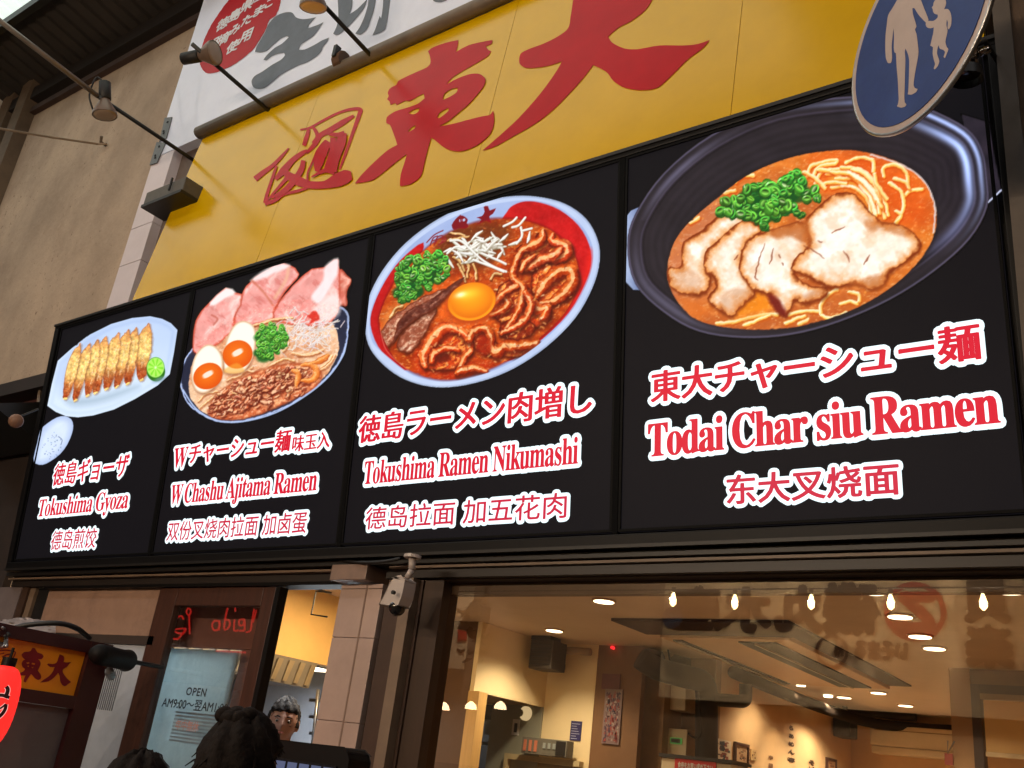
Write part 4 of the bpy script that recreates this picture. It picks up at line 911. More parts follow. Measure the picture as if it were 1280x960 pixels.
# ---------------------------------------------------------------- dish 2: pork and seasoned eggs
def dish2():
    c = Canvas(220, 318, 442, 534, 1.9); k = crp(4.173, 200, 310)
    O = k([(100, 690), (110, 620), (150, 545), (200, 490), (300, 400), (500, 320), (700, 270), (850, 280), (950, 308), (985, 350), (985, 430), (965, 540), (900, 650), (800, 740), (680, 820), (540, 880), (400, 912), (290, 905), (190, 855), (130, 790)])
    c.poly(O, None, n=4, fn=lambda x, y, d: mixc((26, 28, 44), (44, 48, 70), np.clip(fbm(x, y, 20, 3), 0, 1))+(np.exp(-((d+1.2)/1.1)**2))[..., None]*np.array([160, 175, 200]))
    Sp = k([(150, 740), (160, 640), (220, 520), (400, 400), (700, 330), (880, 380), (930, 470), (925, 560), (860, 670), (740, 760), (600, 830), (440, 890), (330, 895), (230, 860), (170, 800)])
    c.poly(Sp, None, n=4, soft=1., fn=soup_fn([(214, 150, 110), (236, 196, 160), (250, 226, 200)], 71, 30, .5, (255, 245, 230)))
    m = c.mask(O)
    def pork(P, seed, base=(236, 158, 150), fat=(250, 206, 198), rim=(196, 70, 46)):
        P = crom(k(P), 3); P = P+np.random.default_rng(seed).normal(0, .4, P.shape)
        c.poly(P+[-1, 2], (120, 40, 30), soft=4, n=0, op=.5)
        c.poly(P, None, n=0, soft=.8, fn=meat_fn(base, fat, rim, seed, .6, -.8, 2.6, (214, 112, 104), 22, .6))
    pork([(930, 110), (975, 140), (1000, 175), (975, 230), (975, 300), (945, 300), (920, 330), (860, 300), (870, 200)], 401, (214, 110, 90), (240, 170, 150), (150, 50, 30))
    pork([(590, 370), (610, 300), (670, 220), (735, 150), (790, 110), (860, 95), (925, 55), (935, 110), (940, 200), (930, 330), (860, 400), (700, 400)], 402)
    c.poly(k([(860, 95), (928, 52), (925, 130), (880, 220), (830, 290), (790, 250), (850, 170)]), (244, 238, 240), n=3, soft=4, op=.85)
    c.poly(k([(820, 300), (900, 240), (940, 280), (930, 350), (860, 380), (790, 360)]), (246, 232, 228), n=3, soft=6, op=.8)
    pork([(385, 400), (390, 340), (420, 250), (470, 175), (560, 110), (620, 80), (690, 95), (725, 130), (715, 160), (650, 230), (600, 320), (590, 370), (500, 400), (440, 430)], 403)
    c.poly(k([(470, 170), (560, 105), (640, 82), (680, 95), (600, 130), (520, 165)]), (244, 232, 232), n=3, soft=4, op=.9)
    c.line(k([(480, 170), (540, 230), (590, 300)]), 2.5, (190, 90, 60), soft=2.5, op=.6); c.line(k([(670, 110), (655, 170), (600, 260)]), 4, (240, 190, 150), soft=3, op=.6)
    pork([(170, 500), (180, 400), (215, 330), (270, 270), (340, 210), (390, 230), (428, 245), (420, 300), (390, 360), (385, 420), (330, 480), (270, 520), (215, 560), (180, 545)], 404)
    c.poly(k([(260, 285), (345, 208), (395, 232), (340, 262), (280, 300)]), (246, 238, 236), n=2, soft=3, op=.95)
    c.line(k([(270, 350), (300, 370), (280, 400)]), 2, (176, 70, 50), soft=2, op=.6)
    noodles(c, [k(p) for p in ([(480, 410), (560, 380), (640, 365), (700, 370)], [(490, 405), (600, 372), (690, 362)], [(720, 560), (800, 545), (850, 530)], [(690, 545), (760, 560), (840, 540)], [(200, 800), (240, 760), (300, 750)], [(210, 830), (260, 790), (300, 770)], [(840, 620), (880, 590), (895, 560)], [(560, 620), (640, 580), (700, 590)], [(660, 450), (670, 500), (640, 540)], [(350, 690), (420, 660), (480, 620)], [(460, 640), (520, 640), (600, 600)], [(820, 640), (880, 610), (910, 560)])], 2.6, (240, 196, 140), (255, 240, 210), (190, 110, 60), m, (140, 70, 40))
    r = random.Random(14)
    # white shredded leek
    for i in range(150):
        x = 200+(770+r.gauss(0, 70))/4.173; y = 310+(440+r.gauss(0, 48))/4.173; l = r.uniform(6, 18); an = r.uniform(-1.3, .9)
        dx, dy = math.cos(an)*l/2, math.sin(an)*l/2
        c.line([(x-dx, y-dy), (x+r.uniform(-3, 3), y+r.uniform(-3, 3)), (x+dx, y+dy)], r.uniform(.9, 1.7), jit((240, 236, 234), 14, r), sh=(190, 150, 140), soft=.7, n=3, op=.9)
    c.poly(k([(765, 355), (800, 330), (820, 335), (830, 370), (805, 385), (775, 400), (790, 370)]), (206, 60, 48), n=2, soft=2)
    # soft seasoned egg halves
    def egg(P, yk, rot, sz):
        P = k(P); c.poly(P+[1, 2.5], (120, 60, 40), soft=4, op=.5)
        c.poly(P, None, n=4, fn=lambda x, y, d: mixc((252, 246, 232), (214, 164, 118), np.exp(-((d+.3)/1.6)**2)*.8))
        cx, cy = k([yk])[0]
        def yf(a, b, rr):
            h = np.exp(-(((a-.05)/.42)**2+((b+.12)/.22)**4)); c0 = mixc((244, 122, 24), (224, 84, 8), np.clip(rr*.9+.2*b, 0, 1))
            k2 = np.clip((h-.3)*3, 0, 1); return c0*(1-k2[..., None])+np.array([255, 226, 206.])*k2[..., None]
        c.ell(cx, cy, sz[0], sz[1], rot, None, .8, fn=yf)
    # shredded seasoned pork
    MPo = k([(250, 850), (290, 770), (400, 690), (560, 620), (740, 600), (840, 640), (820, 720), (700, 790), (520, 870), (380, 900), (280, 890)])
    c.poly(MPo, None, n=3, soft=3, clip=m, fn=meat_fn((204, 112, 72), (240, 172, 124), (150, 64, 36), 480, .9, -.4, 3, (130, 50, 30), 6, 1.2))
    for i in range(430):
        t = r.random(); x = 200+(260+t*500+r.gauss(0, 42))/4.173; y = 310+(850-t*175-20+r.gauss(0, 46))/4.173
        if sd_poly(np.array([x]), np.array([y]), MPo)[0] > 0: continue
        s = r.uniform(3, 8); an = r.uniform(-1.1, .2); dx, dy = math.cos(an)*s, math.sin(an)*s; cc = jit(r.choice([(214, 108, 66), (236, 148, 100), (178, 76, 44), (248, 184, 136), (222, 122, 84)]), 16, r); w_ = r.uniform(1.6, 4.4)
        pp = [(x-dx/2, y-dy/2), (x+r.uniform(-1.5, 1.5), y+r.uniform(-1.5, 1.5)), (x+dx/2, y+dy/2)]
        c.line(np.array(pp)+[.6, 1.3], w_*1.1, (92, 28, 16), soft=1.6, clip=m, op=.6, n=3)
        c.line(pp, [w_*.5, w_, w_*.6], cc, hi=jit((255, 214, 178), 10, r), sh=np.array(cc)*.55, clip=m, rag=1.5, n=3)
    for p in ([(740, 610), (790, 610), (820, 650), (790, 690), (740, 690)], [(690, 640), (720, 660), (710, 720)], [(800, 600), (850, 580), (880, 560)]):
        c.line(k(p), [4, 9, 8, 4], (220, 126, 56), hi=(252, 190, 120), sh=(160, 70, 30), clip=m)
    c.warp(m, 1.2, 5, 940); c.grain(m, .2, 2.6, 950, .4, 1.12)
    egg([(335, 640), (330, 560), (350, 470), (390, 400), (440, 380), (490, 410), (500, 480), (485, 570), (440, 640), (380, 655)], (405, 555), -.5, (19, 17.5))
    c.poly(k([(330, 640), (380, 655), (440, 640), (400, 600)]), (240, 168, 60), soft=3, op=.6)
    egg([(165, 690), (165, 620), (190, 550), (240, 505), (290, 515), (325, 570), (325, 650), (300, 710), (240, 755), (190, 745)], (250, 668), -.5, (19, 16))
    scallions(c, 200+580/4.173, 310+465/4.173, 19, 19, 0, 110, 3.7, seed=33, dark=(20, 110, 30), mid=(80, 200, 60))
    scallions(c, 200+545/4.173, 310+550/4.173, 10, 8, 0, 30, 3.4, seed=35, dark=(10, 90, 24))
    c.line(k([(120, 740), (190, 840), (300, 900), (430, 905), (600, 860), (760, 770), (880, 670), (955, 560), (968, 500)]), 1.8, (176, 196, 236), soft=1)
    c.line(k([(940, 310), (975, 335), (984, 380)]), 1.8, (150, 165, 200), soft=1)
    return c

# ---------------------------------------------------------------- dish 1: gyoza on a cut off white plate
def dish1():
    c = Canvas(40, 388, 226, 584, 2.0); k = crp(5.333, 0, 360)
    O = k([(385, 485), (480, 400), (600, 310), (740, 240), (880, 200), (1000, 188), (1080, 205), (1140, 235), (1183, 280), (1160, 430), (1132, 575), (1050, 650), (900, 740), (760, 810), (620, 850), (520, 862), (440, 855), (370, 825), (315, 785), (345, 640)])
    P = np.array(O)
    def pf(x, y, d):
        c0 = mixc((186, 206, 240), (214, 230, 250), np.clip((y-400)/90+fbm(x, y, 30, 2)*.4-.2, 0, 1)); e = np.exp(-((d+5)/2.5)**2)*.25
        return c0-e[..., None]*np.array([40, 34, 20])
    c.poly(P, None, n=1, fn=pf)
    m = c.mask(P, n=1)
    c.poly(k([(400, 560), (500, 440), (640, 330), (540, 560), (440, 700), (400, 700)]), (168, 188, 232), soft=16, clip=m, op=.6)
    c.poly(k([(440, 740), (640, 720), (900, 650), (900, 680), (700, 760), (500, 790)]), (150, 172, 190), soft=10, clip=m, op=.6)
    tips = [(540, 365), (603, 362), (658, 335), (713, 315), (795, 292), (865, 270), (912, 260), (995, 230)]
    bases = [(430, 735), (495, 745), (580, 715), (632, 698), (705, 672), (775, 655), (845, 635), (935, 610)]
    wd = [74, 76, 80, 86, 92, 90, 92, 104]
    r = random.Random(3)
    for i in range(7, -1, -1):
        t = np.array(tips[i], float); b = np.array(bases[i], float); ax = (t-b); L = np.linalg.norm(ax); ax /= L; nn = np.array([-ax[1], ax[0]])*-1
        w = wd[i]/2; s0 = [(0, -.3), (.12, -.75), (.35, -1.0), (.6, -1.0), (.8, -.75), (.9, -.35), (1, 0), (.92, .35), (.8, .8), (.6, 1.0), (.35, .85), (.15, .55), (0, .3)]
        bend = lambda s: .25*w*math.sin(s*3.1)
        PG = [tuple(b+ax*L*s+nn*(w*q+bend(s))) for s, q in s0]
        Pk = k(PG)
        c.poly(Pk+[1.2, 2], (120, 70, 40), soft=3, clip=m, op=.5)
        bb = k([tuple(b)])[0]; tt = k([tuple(t)])[0]; A_ = (tt-bb); LL = np.linalg.norm(A_); A_ = A_/LL; N_ = np.array([-A_[1], A_[0]])
        def f(x, y, d, bb=bb, A_=A_, N_=N_, LL=LL, i=i):
            s = ((x-bb[0])*A_[0]+(y-bb[1])*A_[1])/LL; q = ((x-bb[0])*N_[0]+(y-bb[1])*N_[1])/7.
            n = fbm(x, y, 5, 500+i, 4)
            c0 = mixc((222, 160, 92), (246, 212, 132), np.clip(n*1.6-.35+.4*np.exp(-((s-.55)/.25)**2), 0, 1))
            kk = np.clip((.40-s)*4, 0, 1)*np.clip(n+.5, 0, 1); c0 = c0*(1-kk[..., None])+np.array([160, 72, 34.])*kk[..., None]
            kk = np.clip((s-.78)*4, 0, 1); c0 = c0*(1-kk[..., None]*.7)+np.array([196, 110, 70.])*kk[..., None]*.7
            kk = np.clip(1+d/1.2, 0, 1); c0 = c0*(1-.65*kk[..., None])+np.array([156, 78, 52.])*.65*kk[..., None]
            kk = np.clip(-q*1.2, 0, 1)*.0
            return np.clip(c0+(fbm(x, y, 2.2, 600+i)-.5)[..., None]*60, 0, 255)
        c.poly(Pk, None, n=3, soft=.7, fn=f, clip=m)
        for j in range(4):
            s = .25+.15*j; q = bb+A_*LL*s+N_*r.uniform(-2, 2); c.line([q-A_*3, q+A_*4+N_*r.uniform(-1, 1)], 1.1, (255, 236, 190), n=0, soft=1, op=.55)
        c.line([bb+N_*2.5+A_*1, bb-A_*1.5], 2.6, (236, 196, 110), hi=(255, 236, 170), n=0)
    mg = c.mask(k([(400, 760), (460, 540), (530, 350), (760, 270), (1000, 215), (1060, 330), (1040, 560), (960, 640), (500, 770)]), 3)
    c.warp(mg, 1.3, 4, 960); c.grain(mg*np.clip((c.C[..., 0]-c.C[..., 2]-20)/30, 0, 1), .55, 2.6, 970, .35, 1.1)
    cx, cy = 1037/5.333, 360+530/5.333
    c.ell(cx+.5, cy+5, 11.5, 12.5, 0, (40, 110, 20), 1, m); c.ell(cx+6, cy+15, 9, 3, -.3, (120, 150, 170), 3, m, op=.6)
    def lf(a, b, rr):
        an = np.arctan2(b, a); seg = np.abs(np.sin(an*4.5)); c0 = mixc((120, 220, 40), (176, 240, 96), np.clip(seg*1.4-.2, 0, 1))
        kk = np.clip((rr-.8)*9, 0, 1); c0 = c0*(1-kk[..., None])+np.array([176, 232, 120.])*kk[..., None]
        kk = np.clip((rr-.92)*20, 0, 1); c0 = c0*(1-kk[..., None])+np.array([70, 160, 20.])*kk[..., None]
        kk = np.exp(-(rr/.13)**2); return c0*(1-kk[..., None])+np.array([236, 252, 210.])*kk[..., None]
    c.ell(cx, cy, 11.2, 13, .1, None, .7, fn=lf)
    # small sauce dish
    k2 = crp(5.055, 0, 530)
    S2 = k2([(255, 40), (300, -5), (360, -42), (410, -50), (450, -30), (463, 10), (455, 60), (425, 130), (380, 190), (320, 235), (270, 258), (225, 250), (212, 215), (235, 120)])
    c.poly(S2, None, n=2, fn=lambda x, y, d: mixc((176, 194, 232), (214, 228, 248), np.clip((-d)/9, 0, 1))-(fbm(x, y, 12, 5)-.5)[..., None]*16)
    for i in range(46):
        a = r.uniform(0, 6.28); q = r.random()**.5; x = 335/5.055+13*q*math.cos(a); y = 530+135/5.055+17*q*math.sin(a)-3*math.cos(a)
        c.ell(x, y, r.uniform(.4, 1.2), r.uniform(.3, .7), r.uniform(0, 3), jit((120, 140, 176), 22, r), .6, op=.8)
    c.line(k2([(370, 80), (392, 100), (385, 130)]), 1.2, (110, 126, 160), op=.8)
    return c

# ================================================================== the four menu panels
m_scr = mat('switched_screen', (12, 11, 13), .5, var=.12, scale=3, spec=.06)
_b = m_scr.node_tree.nodes['Principled BSDF']; _b.inputs['Emission Color'].default_value = L4((24, 22, 26)); _b.inputs['Emission Strength'].default_value = .7
m_lr = emit('backlit_red', (226, 24, 52), 1.0); m_lr2 = emit('backlit_red_thin', (214, 34, 66), 1.0); m_lw = emit('backlit_white', (232, 250, 255), 1.4)
m_ins = mat('inner_frame', (7, 7, 8), .6, var=.05, spec=.1)
BX = [-5.955, -4.545, -3.135, -1.737, -.40]
PAN = [
    ('illuminated menu panel with a plate of gyoza dumplings and a lime half', 'gyoza dumplings on a white plate', dish1, [
        ('徳島ギョーザ', 0, (63, 606), (158, 590), (64.3, 607.5), (68, 579.5), .0042, .0015),
        ('Tokushima Gyoza', 1, (45, 645), (158, 634), (46, 645.7), (122, 616), .0016, .001),
        ('德岛煎饺', 2, (60.5, 688), (118, 680), (60.5, 688), (65, 663.5), .002, .001)]),
    ('illuminated menu panel with pink pork slices and two egg halves in a bowl', 'ramen with pork slices and egg halves', dish2, [
        ('W', 1, (213.5, 585), (231.5, 580), (214, 585), (215.4, 560.6), .0016, .001),
        ('チャーシュー麺', 0, (233, 580), (362, 555), (340, 566.5), (352.5, 537), .0042, .0015),
        ('味玉入', 0, (363.5, 560), (411.5, 550), (364.7, 565), (366.7, 544.5), .003, .001),
        ('W Chashu Ajitama Ramen', 1, (211, 625), (395, 605), (216.4, 629.7), (346, 591), .0016, .001),
        ('双份叉烧肉拉面 加卤蛋', 2, (207, 670), (382, 655), (208, 676.5), (312, 644), .0014, .001)]),
    ('illuminated menu panel with a white and red ramen bowl topped by an egg yolk', 'ramen in a white and red bowl with egg yolk', dish3, [
        ('徳島ラーメン肉増し', 0, (446.5, 540), (739.5, 500), (450.6, 553.8), (682.6, 484), .0048, .0015),
        ('Tokushima Ramen Nikumashi', 1, (453, 600), (721.5, 575), (455.8, 605), (618, 557.6), .0014, .001),
        ('德岛拉面 加五花肉', 2, (455.5, 650), (707.5, 630), (457, 662), (461, 633.7), .0014, .001)]),
    ('largest looking illuminated menu panel, a dark pot of ramen with pork slices', 'ramen in a dark pot with pork slices and scallions', dish4, [
        ('東大チャーシュー麺', 0, (812, 490), (1226, 430), (819, 503), (834.7, 461), .0045, .002),
        ('Todai Char siu Ramen', 1, (808.5, 560), (1250, 520), (823, 569.5), (1100, 495), .003, .001),
        ('东大叉烧面', 2, (907, 620), (1124, 600), (911, 631), (1112, 577), .003, .002)])]
for i, (lab, dl, fn, texts) in enumerate(PAN):
    a, b = BX[i]+.012, BX[i+1]-.012
    t = thing('menu_panel', lab, 'menu sign', SG.pt((a+b)/2, .8), 'illuminated menu panels in the black cabinet')
    mb = MB(); mb.pbox(SG, a, .058, b, H_SG-.0325, -.028, -.010); mb.build('screen', m_scr, t)
    w = .011
    for nm, q in (('frame_bar', (a, H_SG-.032-w, b, H_SG-.032)), ('frame_bar', (a, .0575, b, .0575+w)), ('frame_bar', (a, .058+w, a+w, H_SG-.0325-w)), ('frame_bar', (b-w, .058+w, b, H_SG-.0325-w))):
        mb = MB(); mb.pbox(SG, *q, -.0095, -.003); mb.build(nm, m_ins, t, bevel=.0015)
    fn().mesh('dish_picture', SG, t, -.0085, m_print, label=dl)
    for s, kind, pL, pR, pB, pT, rx, ry in texts:
        if kind == 1:
            letters('lettering', bold(s), SG, pL, pR, pB, pT, m_lr, t, -.0055, rx, ry, cap=bold('T'), back=m_lw, boff=-.0075, brad=.017, space=.93)
        else:
            letters('lettering', s, SG, pL, pR, pB, pT, m_lr if kind == 0 else m_lr2, t, -.0055, rx, ry, back=m_lw, boff=-.0075, brad=.018 if kind == 0 else .015)
for i in range(1, 4):
    mb = MB(); mb.pbox(SG, BX[i]-.0115, .0505, BX[i]+.0115, H_SG-.0305, -.0295, -.002); mb.build('mullion', mat('mullion_black', (6, 6, 7), .7, spec=.08), bpy.data.objects['sign_cabinet'], bevel=.002)
# ================================================================== restaurant interior
IX = -3.3; YW = 3.69
struct(MB().box((-9, YW, 2.1001), (-4.07, YW+.15, CZ)).build('wall_above_counter', m_cream))
struct(MB().box((-4.53+.001, YW-.004, 0), (-4.07, YW, 2.245)).build('wall_lower_panel', m_cream))
struct(MB().box((-4.53+.001, YW-.004, 2.25), (-4.07, YW, CZ)).build('wall_upper_panel', m_cream))
t = thing('bulkhead', 'cream bulkhead hanging from the ceiling over the kitchen pass', 'bulkhead', (-4.6, 3.2, 2.35))
MB().box((-4.57, 2.76, 2.10), (-4.53, YW-.001, CZ-.001)).build('board', m_cream, t)
m_brn = mat('brown_partition', (96, 66, 38), .6, var=.08, scale=3)
t = thing('partition', 'brown interior partition behind the left end of the window', 'partition', (-4.95, 2.8, 1.3))
MB().box((-5.2, 2.755, 0), (-4.572, 2.80, CZ-.001)).build('board', m_brn, t)
MB().box((-4.57, 2.75, 0), (-4.47, 2.85, 2.099)).build('post', mat('pale_post', (212, 170, 104), .5, var=.1, stretch=(4, 4, .4)), t)
m_kgray = mat('kitchen_gray', (150, 148, 128), .5, var=.05, scale=2)
struct(MB().box((-5.03, YW-.02, 0), (-4.532, YW+.05, 2.10)).build('wall_kitchen', m_kgray))
struct(MB().box((-9, 5.4, 0), (-5.0, 5.5, 2.6)).build('wall_kitchen_far', mat('kitchen_blue', (120, 128, 140), .35, var=.08)))
# round dial and little picture on the gray wall
t = thing('wall_dial', 'round pale dial with ring on the gray kitchen wall', 'dial', at(658, 892, YW-.03))
q = at(658, 892, YW-.021); MB().tube([q, q+[0, -.02, 0]], .055, 20).build('dial_face', emit('dial_glow', (250, 220, 170), .8), t, True)
MB().tube([q+[-.045, -.021, 0], q+[-.045, -.03, 0]], .03, 12).build('ring', m_kgray, t)
t = thing('wall_notice', 'small white notice with dark figure below the round dial', 'notice', at(645, 909, YW-.03))
q = at(645, 909, YW-.022); MB().box(q+[-.035, -.004, -.06], q+[.035, 0, .06]).build('sheet', m_whitep, t); MB().box(q+[-.015, -.006, -.04], q+[.015, -.0041, .03]).build('figure', m_dark, t)
t = thing('kitchen_extractor', 'dark louvred extractor seen through the narrow kitchen doorway', 'extractor', at(617, 905, 4.3))
q = at(617, 893, 4.4); MB().box(q+[-.3, 0, -.05], q+[.3, .4, .2]).build('housing', m_dark, t)
for i in range(5): MB().box(q+[-.28+i*.11, -.02, -.18], q+[-.22+i*.11, .01, -.05]).build('louvre', m_steel, t)
q = at(617, 930, 4.8); t = thing('steel_shelf', 'steel shelf with dark pots deep in the kitchen doorway', 'shelf', q)
MB().box(q+[-.4, 0, -.01], q+[.4, .3, .01]).build('shelf_board', m_steel, t); MB().tube([q+[0, .1, -.35], q+[0, .1, -.12]], .11, 14).build('pot', m_dark, t)

# black speaker box, pipe, on the cream wall
def tube_thing(name, lab, cat, pts, r, m, n=10):
    o = MB().tube(pts, r, n).build(name, m, None, True); return tag(o, lab, cat)
q0 = at(660, 835, 3.3); q1 = at(692, 800, 3.3)
t = thing('wall_speaker', 'dark boxy speaker under the ceiling beside the cream bulkhead', 'speaker', at(675, 818, 3.4))
m_spk = mat('speaker_dark', (52, 42, 30), .6, var=.1)
MB().box((q0[0], 3.3, q0[2]), (q1[0], 3.5, q1[2])).build('cabinet', m_spk, t, bevel=.008)
for i in range(6):
    zz_ = q0[2]+.03+i*(q1[2]-q0[2]-.04)/6; MB().box((q0[0]+.02, 3.292, zz_), (q1[0]-.02, 3.2995, zz_+.008)).build('grille_bar', m_dark, t)
MB().box((q0[0]+.05, 3.5, q0[2]+.05), (q0[0]+.09, YW, q0[2]+.09)).build('bracket', m_dark, t)
MB().box((q0[0]+.0, 3.3, q1[2]+.002), (q0[0]+.18, 3.45, CZ-.002)).build('hanger', m_dark, t)
a, b = at(693, 812, 3.55), at(738, 815, 3.55)
MB().tube([a, b], .028, 10)
tube_thing('ceiling_pipe', 'pale brown pipe on brackets running right from the dark speaker', 'pipe', [a, b], .03, mat('pipe_tan', (150, 120, 80), .4))
# menu box, blue notice, counter on the cream wall
q0 = at(651, 941, 3.5); q1 = at(709, 926, 3.5)
t = thing('control_panel', 'gray control panel with small colour labels on the cream wall', 'control panel', (q0+q1)/2)
MB().box((q0[0], 3.5, q0[2]), (q1[0], 3.60, q1[2])).build('casing', mat('panel_gray', (104, 100, 88), .5), t, bevel=.004)
for i, c_ in enumerate([(190, 110, 80), (200, 120, 90), (196, 116, 86)]): MB().box((q0[0]+.02+i*.05, 3.494, q0[2]+.02), (q0[0]+.045+i*.05, 3.4995, q1[2]-.02)).build('colour_label', mat('label_%d' % i, c_, .5), t)
for i in range(3): MB().box((q0[0]+.2+i*.045, 3.494, q0[2]+.05), (q0[0]+.225+i*.045, 3.4995, q1[2]-.03)).build('display', mat('disp', (150, 156, 150), .4), t)
MB().box((q1[0]-.09, 3.49, q0[2]+.01), (q1[0]-.01, 3.4995, q1[2]-.01)).build('outlet_square', m_dark, t)
q0 = at(712, 925, YW-.01); q1 = at(727.5, 902, YW-.01)
t = thing('blue_notice', 'dark blue notice with small pale writing on the cream wall', 'notice', (q0+q1)/2)
MB().box((q0[0], YW-.012, q0[2]), (q1[0], YW-.005, q1[2])).build('sheet', mat('notice_blue', (34, 34, 92), .5), t)
for i in range(7):
    z = q1[2]-.018-i*.018; MB().box((q0[0]+.01, YW-.0135, z-.005), (q1[0]-.012-.01*(i*7 % 4), YW-.0125, z)).build('text_line', mat('notice_pale', (170, 170, 190), .5), t)
q = at(640, 948, 3.2); t = thing('counter_hatch', 'pale framed counter hatch below the gray control panel', 'hatch', q)
a, b = at(634, 945, 3.66), at(728, 950, 3.66)
MB().box((a[0], 3.62, a[2]-.02), (b[0], YW-.01, a[2]+.02)).build('frame_head', mat('hatch_pale', (196, 176, 130), .5), t)
MB().box((a[0], 3.62, a[2]-.6), (a[0]+.03, YW-.01, a[2]-.021)).build('frame_jamb', mat('hatch_pale', (196, 176, 130), .5), t)
MB().box((a[0]+.031, YW-.009, a[2]-.6), (b[0], YW-.0045, a[2]-.022)).build('shutter', mat('hatch_shade', (150, 132, 96), .5), t)

# dark wall with the festival poster
YB = 4.2
struct(MB().box((-4.07, YW, 0), (-4.0, YB, CZ)).build('wall_return', mat('wall_return_brown', (120, 84, 50), .7, var=.08)))
struct(MB().box((-4.0, YB, 0), (IX, YB+.1, CZ)).build('wall_recess', mat('recess_brown', (146, 114, 76), .7, var=.08)))
PW = Plane((0, YW-.03, 0), (1, 0, 0), (0, 0, 1))
q0 = at(752, 929, YB-.03); q1 = at(780, 843, YB-.03)
struct(MB().box((-4.069, YW-.001, 0), (X(800, 880, YW), YW+.06, CZ)).build('wall_dark_pier', mat('pier_brown', (118, 82, 48), .7, var=.08)))
def poster(name, lab, cat, px0, px1, y, cols, seed, n=60, cell=(3, 5), frame=None):
    q0 = at(*px0, y); q1 = at(*px1, y); x0, x1 = sorted((q0[0], q1[0])); z0, z1 = sorted((q0[2], q1[2]))
    t = thing(name, lab, cat, ((x0+x1)/2, y, (z0+z1)/2)); r = random.Random(seed)
    MB().box((x0, y-.006, z0), (x1, y+.004, z1)).build('sheet', mat(name+'_base%d' % seed, cols[0], .5), t)
    for j, c_ in enumerate(cols[1:]):
        mb = MB()
        for i in range(n):
            w = (x1-x0)*r.uniform(.04, .16); h = (z1-z0)*r.uniform(.02, .09); x = r.uniform(x0+.01, x1-w-.01); z = r.uniform(z0+.01, z1-h-.01); k = -.0065-.0004*j
            mb.add([(x, y+k, z), (x+w, y+k, z+h*r.uniform(-.3, .3)), (x+w*r.uniform(.4, 1), y+k, z+h), (x+w*r.uniform(0, .3), y+k, z+h*.8)], [(0, 1, 2, 3)])
        stuff(mb.build('printed_picture', mat(name+'_ink%d_%d' % (seed, j), c_, .5), t, fix=False))
    if frame:
        w = frame[1]
        for a in ((x0-w, z0-w, x0, z1+w), (x1, z0-w, x1+w, z1+w), (x0, z1, x1, z1+w), (x0, z0-w, x1, z0)):
            MB().box((a[0], y-.012, a[1]), (a[2], y+.004, a[3])).build('frame_bar', frame[0], t)
    return t
poster('festival_poster', 'tall purple and red poster with a busy figure picture on the dark pier', 'poster', (752, 929), (779, 862), YW-.01, [(120, 96, 92), (94, 50, 60), (160, 140, 130), (60, 44, 66), (140, 56, 50)], 4, 46)
poster('poster_header', 'dark red header strip above the festival poster', 'poster', (752, 861), (776, 843), YW-.01, [(92, 32, 34), (110, 44, 40)], 5, 8)
q = at(767, 810, YW-.02); o = MB().tube([q, q+[0, -.03, 0]], .012, 8).build('alarm_light', emit('red_led', (255, 30, 40), 3.0), None, True); tag(o, 'tiny red light high on the dark pier', 'light')
t = thing('pale_pilaster', 'narrow pale pilaster between poster and dark pipes', 'pilaster', (X(815, 900, 4.0), 4.0, 1.3))
MB().box((X(803, 900, 3.9), 3.9, 0), (X(829, 900, 3.9), YB, CZ-.001)).build('shaft', mat('pilaster_tan', (160, 124, 78), .6), t)
# pipes
m_duct = mat('dark_duct', (20, 18, 16), .7, var=.2, scale=5)
P_ = lambda x, y, d: at(x, y, d)
tube_thing('exhaust_duct', 'thick dark duct dropping down the recess with an elbow at the top', 'duct', crom([P_(800, 822, 3.6), P_(822, 836, 3.7), P_(858, 846, 3.8), P_(878, 852, 3.95), P_(883, 868, 4.02), P_(883, 900, 4.02), P_(883, 960, 4.02)], 5, False), .085, m_duct, 14)
tube_thing('upper_duct', 'horizontal dark duct crossing under the ceiling toward the back wall', 'duct', [P_(800, 824, 3.75), P_(860, 830, 4.3), P_(945, 858, 5.3)], .10, m_duct, 14)
tube_thing('drain_pipe', 'thinner dark pipe ending in an elbow against the warm wall', 'pipe', crom([P_(888, 874, 4.0), P_(915, 876, 4.2), P_(930, 876, 4.35), P_(932, 868, 4.4), P_(932, 855, 4.4)], 4, False), .05, m_duct, 12)
tube_thing('loose_cable', 'thin cable looping beside the dark duct', 'cable', crom([P_(835, 812, 3.8), P_(842, 835, 3.9), P_(870, 860, 3.9), P_(874, 885, 3.92), P_(877, 915, 3.92), P_(868, 922, 3.95), P_(858, 914, 4.05)], 5, False), .008, m_wires, 6)
for (a, b, lab) in (((836, 887), (858, 852), 'ivory junction box high between pilaster and dark duct'), ((824, 946), (859, 912), 'ivory control box with a small green lit display')):
    q0 = at(*a, 4.0); q1 = at(*b, 4.0); t = thing('wall_box', lab, 'control box', (q0+q1)/2)
    MB().box((q0[0], 4.0, q0[2]), (q1[0], YB-.001, q1[2])).build('casing', m_plast, t, bevel=.006)
    if 'green' in lab:
        q0 = at(838, 929, 3.99); q1 = at(852, 923, 3.99)
        MB().box((q0[0], 3.985, q0[2]), (q1[0], 3.999, q1[2])).build('display_frame', emit('green_glow', (70, 150, 70), .7), t)
        MB().box((q0[0]+.008, 3.98, q0[2]+.006), (q1[0]-.008, 3.9845, q1[2]-.006)).build('display', m_dark, t)
q0 = at(826, 960, 3.6); q1 = at(915, 944, 3.6)
